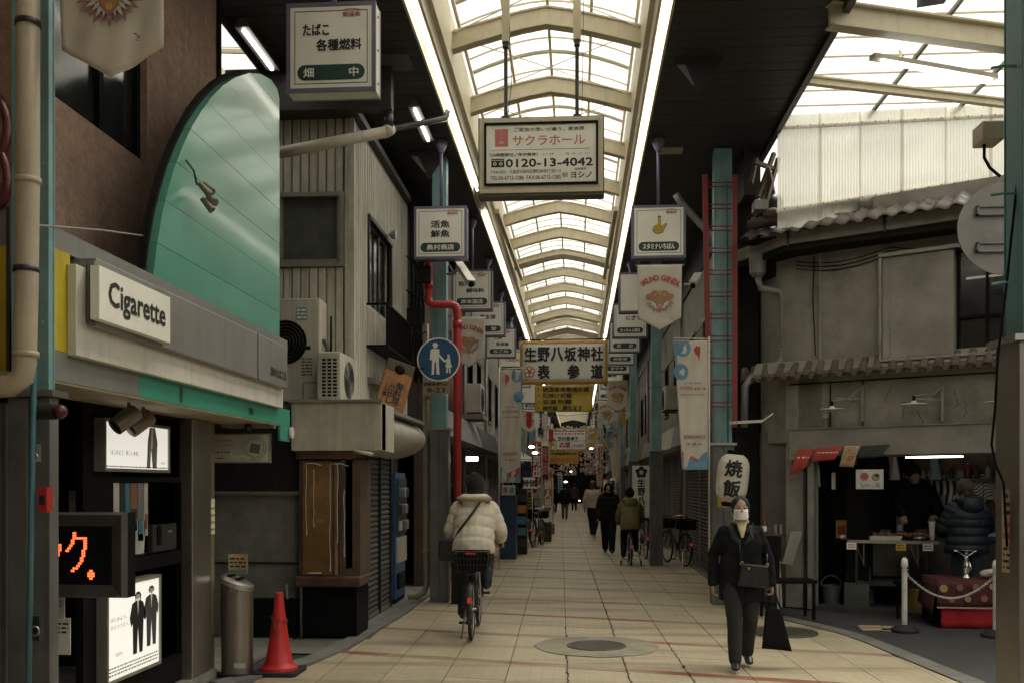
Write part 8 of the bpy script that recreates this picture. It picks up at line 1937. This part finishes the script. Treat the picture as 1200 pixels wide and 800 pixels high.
# ---------------------------------------------------------------- bicycle (rides towards local -y)
bikeblack = M('bike_black', (.015, .015, .017), .35, coat=.3, bump=0)
def bicycle(lab, loc, rz, basket=True, R=.33, col=None, k=1, stab=False, cat='bicycle', fb=False):
    col = col or bikeblack; t = thing('bicycle', lab, cat, loc, rz); t.scale = (k, k, k)
    ra, fa_ = Vector((0, .42, R)), Vector((0, -.66, R)); bb = Vector((0, -.02, .29)); st = Vector((0, .13, .74)); hb_ = Vector((0, -.50, .86)); ht = Vector((0, -.53, .70))
    for c, nm in ((ra, 'rear_wheel'), (fa_, 'front_wheel')):
        w_ = MB().torus(R - .018, .018, (0, 0, 0), 'x', 40, 8).build(nm, rubber, t, True, c)
        MB().torus(R - .042, .010, (0, 0, 0), 'x', 40, 6).build('rim', steel, w_, True)
        q = MB()
        for i in range(18): a = 2 * pi * i / 18; q.tube([(.02 * (-1) ** i, 0, 0), (0, (R - .045) * cos(a + .12 * (-1) ** i), (R - .045) * sin(a + .12 * (-1) ** i))], .0013, 3, False)
        q.build('spokes', steel, w_); MB().tube([(-.05, 0, 0), (.05, 0, 0)], .018, 8).build('hub', steel, w_, True)
    q = MB(); q.tube([bb, st], .016, 8); q.tube([bb, ht], .02, 8); q.tube([ht, hb_], .018, 8); q.tube([bb + Vector((0, 0, .1)), ht + Vector((0, .02, .04))], .014, 8)
    for s in (-.05, .05): q.tube([bb, ra + Vector((s, 0, 0))], .010, 6); q.tube([st - Vector((0, 0, .08)), ra + Vector((s, 0, 0))], .009, 6)
    q.build('frame', col, t, True)
    q = MB(); 
    for s in (-.05, .05): q.tube([ht, ht + Vector((s, -.01, -.05)), fa_ + Vector((s, 0, 0))], .011, 6)
    q.build('fork', col, t, True)
    q = MB(); q.tube([hb_, hb_ + Vector((0, -.02, .10))], .013, 8); q.tube([(-.27, -.30, .97), (-.24, -.42, 1.0), (-.1, -.52, .97), (.1, -.52, .97), (.24, -.42, 1.0), (.27, -.30, .97)], .011, 8); q.build('handlebar', chrome, t, True)
    q = MB(); [q.tube([(s * .27, -.31, .97), (s * .283, -.20, .955)], .017, 8) for s in (-1, 1)]; q.build('grips', rubber, t, True)
    q = MB(); loft(q, [((0, .28, .86), .075, .03), ((0, .2, .87), .10, .035), ((0, .1, .865), .06, .03), ((0, .0, .86), .025, .02)], n=12); q.tube([st, (0, .14, .86)], .013, 8); q.build('saddle', leath, t, True)
    for c, a0, a1, nm in ((ra, -20, 150, 'mudguard'), (fa_, 10, 150, 'mudguard')):
        q = MB(); vs = []; n = 16
        for i in range(n + 1):
            a = radians(a0 + (a1 - a0) * i / n); sgn = 1 if c is ra else -1
            for x in (-.028, 0, .028): r = R + .022 - abs(x) * .35; vs.append((x, c.y + sgn * r * cos(a), c.z + r * sin(a)))
        q.add(vs, [(i * 3 + j, i * 3 + j + 1, i * 3 + j + 4, i * 3 + j + 3) for i in range(n) for j in range(2)]); q.build(nm, col, t, True)
    q = MB().cbox(0, ra.y + R * .98, .46, .035, .02, .055); q.build('rear_reflector', M('glowing_reflector', (.5, .02, .02), .2, emit=((1, .05, .03), .15), bump=0), t)  # faint emission painted in for returned light; the part is no lamp
    q = MB(); q.tube([(-.035, .42, R), (-.03, .2, .31), (-.03, 0, .29)], .03, 8); q.build('chain_case', col, t, True)
    q = MB(); q.tube([(-.06, 0, .29), (.06, 0, .29)], .02, 8); q.bar((-.07, -.02, .29), (-.07, -.06, .45), .02, .014); q.bar((.07, -.02, .29), (.07, .02, .13), .02, .014); q.build('crank', steel, t)
    MB().cbox(-.12, -.06, .45, .09, .07, .02).build('pedal', rubber, t); MB().cbox(.12, .02, .13, .09, .07, .02).build('pedal', rubber, t)
    q = MB(); q.bar((.06, .42, R), (.10, .52, .03), .015); q.build('kickstand', steel, t)
    def bskt(c, nm, wx=.19, wy=.13, h=.20):
        q = MB(); x, y, z = c
        for zz, g in ((0, .82), (h * .33, .88), (h * .66, .94), (h, 1)):
            for a, b in (((-wx * g, -wy * g), (wx * g, -wy * g)), ((wx * g, -wy * g), (wx * g, wy * g)), ((wx * g, wy * g), (-wx * g, wy * g)), ((-wx * g, wy * g), (-wx * g, -wy * g))):
                q.bar((x + a[0], y + a[1], z + zz), (x + b[0], y + b[1], z + zz), .006 if zz < h else .014)
        for i in range(11):
            u = -1 + i * .2
            for sy in (-1, 1): q.bar((x + u * wx * .82, y + sy * wy * .82, z), (x + u * wx, y + sy * wy, z + h), .005)
        for i in range(8):
            u = -1 + i * 2 / 7
            for sx in (-1, 1): q.bar((x + sx * wx * .82, y + u * wy * .82, z), (x + sx * wx, y + u * wy, z + h), .005)
        q.box(x - wx * .8, x + wx * .8, y - wy * .8, y + wy * .8, z - .004, z + .004); q.build(nm, bikeblack, t)
        q = MB(); q.box(x - wx * .86, x + wx * .86, y + wy * .80, y + wy * .82, z, z + h * .9); q.box(x - wx * .86, x + wx * .86, y - wy * .82, y - wy * .80, z, z + h * .9); q.build('basket_liner', black, t)
    if basket: bskt((0, .44, .74), 'rear_basket'); q = MB(); q.bar((0, .3, .72), (0, .6, .72), .1, .01); q.bar((-.04, .42, .72), (-.05, .42, R), .012); q.bar((.04, .42, .72), (.05, .42, R), .012); q.build('rear_carrier', bikeblack, t)
    if basket: MB().cbox(0, .582, .925, .11, .006, .02).build('red_strip', redpaint, t)
    if fb: bskt((0, -.72, .72), 'front_basket', .17, .13, .2)
    if stab:
        for s in (-1, 1): q = MB(); q.tube([(s * .03, .42, R * .8), (s * .2, .46, .22), (s * .22, .46, .07)], .009, 6); q.torus(.05, .016, (s * .235, .46, .066), 'x', 14, 6); q.build('training_wheel', black, t, True)
    return t
g = G(551, 750)
bx, by = g.x, g.y - .42 + .84
# riding away from the camera: rear wheel nearest
bk = bicycle('black city bicycle with a rear basket, ridden by the person in cream', (g.x, g.y + .42, 0), pi + radians(2))
JC = pose(sit=1, pelvis=(0, .12, .96), chest=(0, -.0, 1.23), neck=(0, -.07, 1.41), head=(0, -.10, 1.565), shp=(.175, -.06, 1.345), shn=(-.175, -.06, 1.345), elp=(.265, -.06, 1.10), eln=(-.275, -.07, 1.10), wrp=(.265, -.27, .99), wrn=(-.265, -.27, .99), hdp=(0, -.3, -1), hdn=(0, -.3, -1), pnp=(0, -1, -.2), pnn=(0, -1, -.2), cup=.9, cun=.9,
          hpp=(.09, .10, .90), hpn=(-.09, .10, .90), knp=(.115, -.20, .56), anp=(.12, .05, .24), top=(.125, -.10, .185), knn=(-.13, -.30, .80), ann=(-.125, -.04, .54), ton=(-.13, -.18, .49))
cyc = person('person in a cream hooded puffer jacket and dark beanie cycling away', (g.x, g.y + .42, 0), pi + radians(2), 1.03, JC, creamj, jean, bootb, hairm, .010, hem=.87, jr=(.215, .16), puff=.011, pn=5, hat=M('dark_knit', (.02, .014, .012), .95, bump=.6), hood='down', sm='boot', hairlong=1)
K = MB(); K.torus(.155, .028, (0, .02, 1.44), 'z', 26, 10, 1.05, .9); K.xf(Matrix.Rotation(radians(0), 4, 'X')); fuse(K, 'fur_trim', M('fur_trim', (.50, .38, .25), .95, var=.4, scale=70, bump=1, grain=300), cyc, .012, 1, .02)
bagc = MB().prism(rrect(0, 0, .27, .24, .06), -.05, .05).build('shoulder_bag', leath, cyc, bevel=.02, loc=(.235, .10, .90))
m = MB(); m.tube([(.21, .14, 1.0), (.14, .20, 1.12), (.0, .20, 1.30), (-.08, .08, 1.43)], .013, 6); m.build('bag_strap', leath, cyc, True)
# person in olive on the small bicycle
g = G(739, 662); p = Vector((g.x, g.y, 0))
ob_ = bicycle('small bicycle with side wheels ridden by the person in an olive jacket', (p.x, p.y + .25, 0), pi, False, k=.86, stab=True)
J2 = pose(sit=1, pelvis=(0, .12, .86), chest=(0, .02, 1.10), neck=(0, -.03, 1.27), head=(0, -.05, 1.42), shp=(.165, -.03, 1.22), shn=(-.165, -.03, 1.22), elp=(.235, -.06, .99), eln=(-.235, -.06, .99), wrp=(.24, -.25, .88), wrn=(-.24, -.25, .88), hpp=(.09, .10, .80), hpn=(-.09, .10, .80), knp=(.12, -.2, .52), anp=(.13, .0, .20), top=(.13, -.14, .14), knn=(-.12, -.24, .6), ann=(-.13, -.08, .32), ton=(-.13, -.2, .26))
person('person in an olive jacket and black cap riding a small bicycle away on the right', (p.x, p.y + .25, 0), pi, 1.0, J2, oliv, coatb, leath, hairm, .014, hem=.72, jr=(.20, .14), puff=.008, pn=4, hat=coatb, hood='down')
# all-black figure, white jacket figure
g = G(713, 649); person('hooded person all in black walking towards the camera beside the olive jacket', (g.x, g.y, 0), radians(-4), 1.0, pose(**WALK), coatb, coatb, leath, hairm, .014, hem=.78, jr=(.23, .15), puff=.015, pn=4, hood='up', wide=1.25, mask=True)
g = G(695, 629); person('person in off white jacket, wide dark trousers and white shoes', (g.x, g.y, 0), radians(160), 1.06, pose(**WALK), M('offwhite_jacket', (.50, .43, .35), .7), coatb, whitep, M('brown_hair', (.09, .055, .035), .6), .014, hem=.86, jr=(.20, .14), puff=.01, pn=3, wide=1.35, hairlong=1)
for px, py, rz_, jc, tc_, lab in ((662, 609, 178, coatb, M('khaki_trousers', (.10, .075, .045), .8), 'person in a dark coat and khaki trousers walking away in the middle distance'), (650, 601, 175, coatb, coatb, 'person in black at the left of the distant walkers'), (673, 599, 184, M('brown_coat', (.05, .035, .03), .8), coatb, 'person in a brown black coat, rightmost of the distant walkers'),
                              (667, 590, 170, coatb, jean, 'tiny dark figure far down the arcade between the distant walkers'), (681, 589, 190, M('grey_coat', (.08, .08, .08), .8), coatb, 'tiny grey coated figure far down the arcade on the right')):
    g = G(px, py); person(lab, (g.x, g.y, 0), radians(rz_), 1.0, pose(**WALK), jc, tc_, leath, hairm, .022, hem=.74, jr=(.21, .14), face=False)
# vendor and customer at the stall
g = W(1074, 566, 13.35); vx = Vector((g.x, g.y, .12))
JV = pose(head=(-.10, -.20, 1.55), neck=(-.06, -.10, 1.42), chest=(-.02, -.05, 1.22), shp=(.13, -.10, 1.36), shn=(-.23, -.09, 1.35), elp=(.20, -.22, 1.12), eln=(-.33, -.24, 1.14), wrp=(.06, -.44, 1.04), wrn=(-.33, -.50, 1.04), hdp=(-.5, -.7, -.5), hdn=(-.1, -.7, -.9), pnp=(0, -.3, -1), pnn=(0, -.3, -1), cup=.8, cun=.8)
ve = person('stall vendor in a black coat and black beanie bent over the griddle', vx, radians(0), 1.06, JV, coatb, coatb, leath, hairm, .012, hem=.75, jr=(.21, .15), puff=.008, pn=4, hat=coatb, hood='down')
o = MB().tube([vx + Vector((.05, -.50, 1.08)), vx + Vector((-.06, -.60, 1.02))], .008, 6).build('tongs', chrome, None, True); tag(o, 'metal tongs in the vendor\'s right side hand', 'tongs')
g = G(1133, 716); cx_ = Vector((W(1133, 566, 11.5).x, W(1133, 566, 11.5).y, -.02))
JK = pose(head=(.02, -.02, 1.535), elp=(.25, -.06, 1.10), wrp=(.18, -.25, 1.02), eln=(-.27, -.04, 1.10), wrn=(-.20, -.24, 1.02), hdp=(-.3, -1, 0), hdn=(.3, -1, 0))
person('customer in a quilted navy puffer jacket standing at the stall, back turned', cx_, pi + radians(8), 1.04, JK, navyj, jean, leath, M('short_brown_hair', (.035, .022, .015), .7, scale=60, bump=.5), .010, hem=.80, jr=(.235, .17), puff=.016, pn=6, hood='down')
# parked bicycles
g = G(783, 664); b_ = bicycle('dark bicycle parked at the right wall beside the slim post', (g.x + .25, g.y + .5, 0), pi + radians(14), True, fb=True)
g = G(628, 641); bicycle('black bicycle parked at the left side in front of the goods, seen from behind', (g.x, g.y + .45, 0), pi - radians(10), False, fb=True)
g = G(617, 640); bicycle('second black bicycle parked left of the other at the goods', (g.x - .1, g.y + .8, 0), pi - radians(16), False, fb=True)
g = G(764, 655); bicycle('dark bicycle leaning behind the slim post, mostly hidden', (g.x - .15, g.y + .6, 0), pi + radians(4), False)
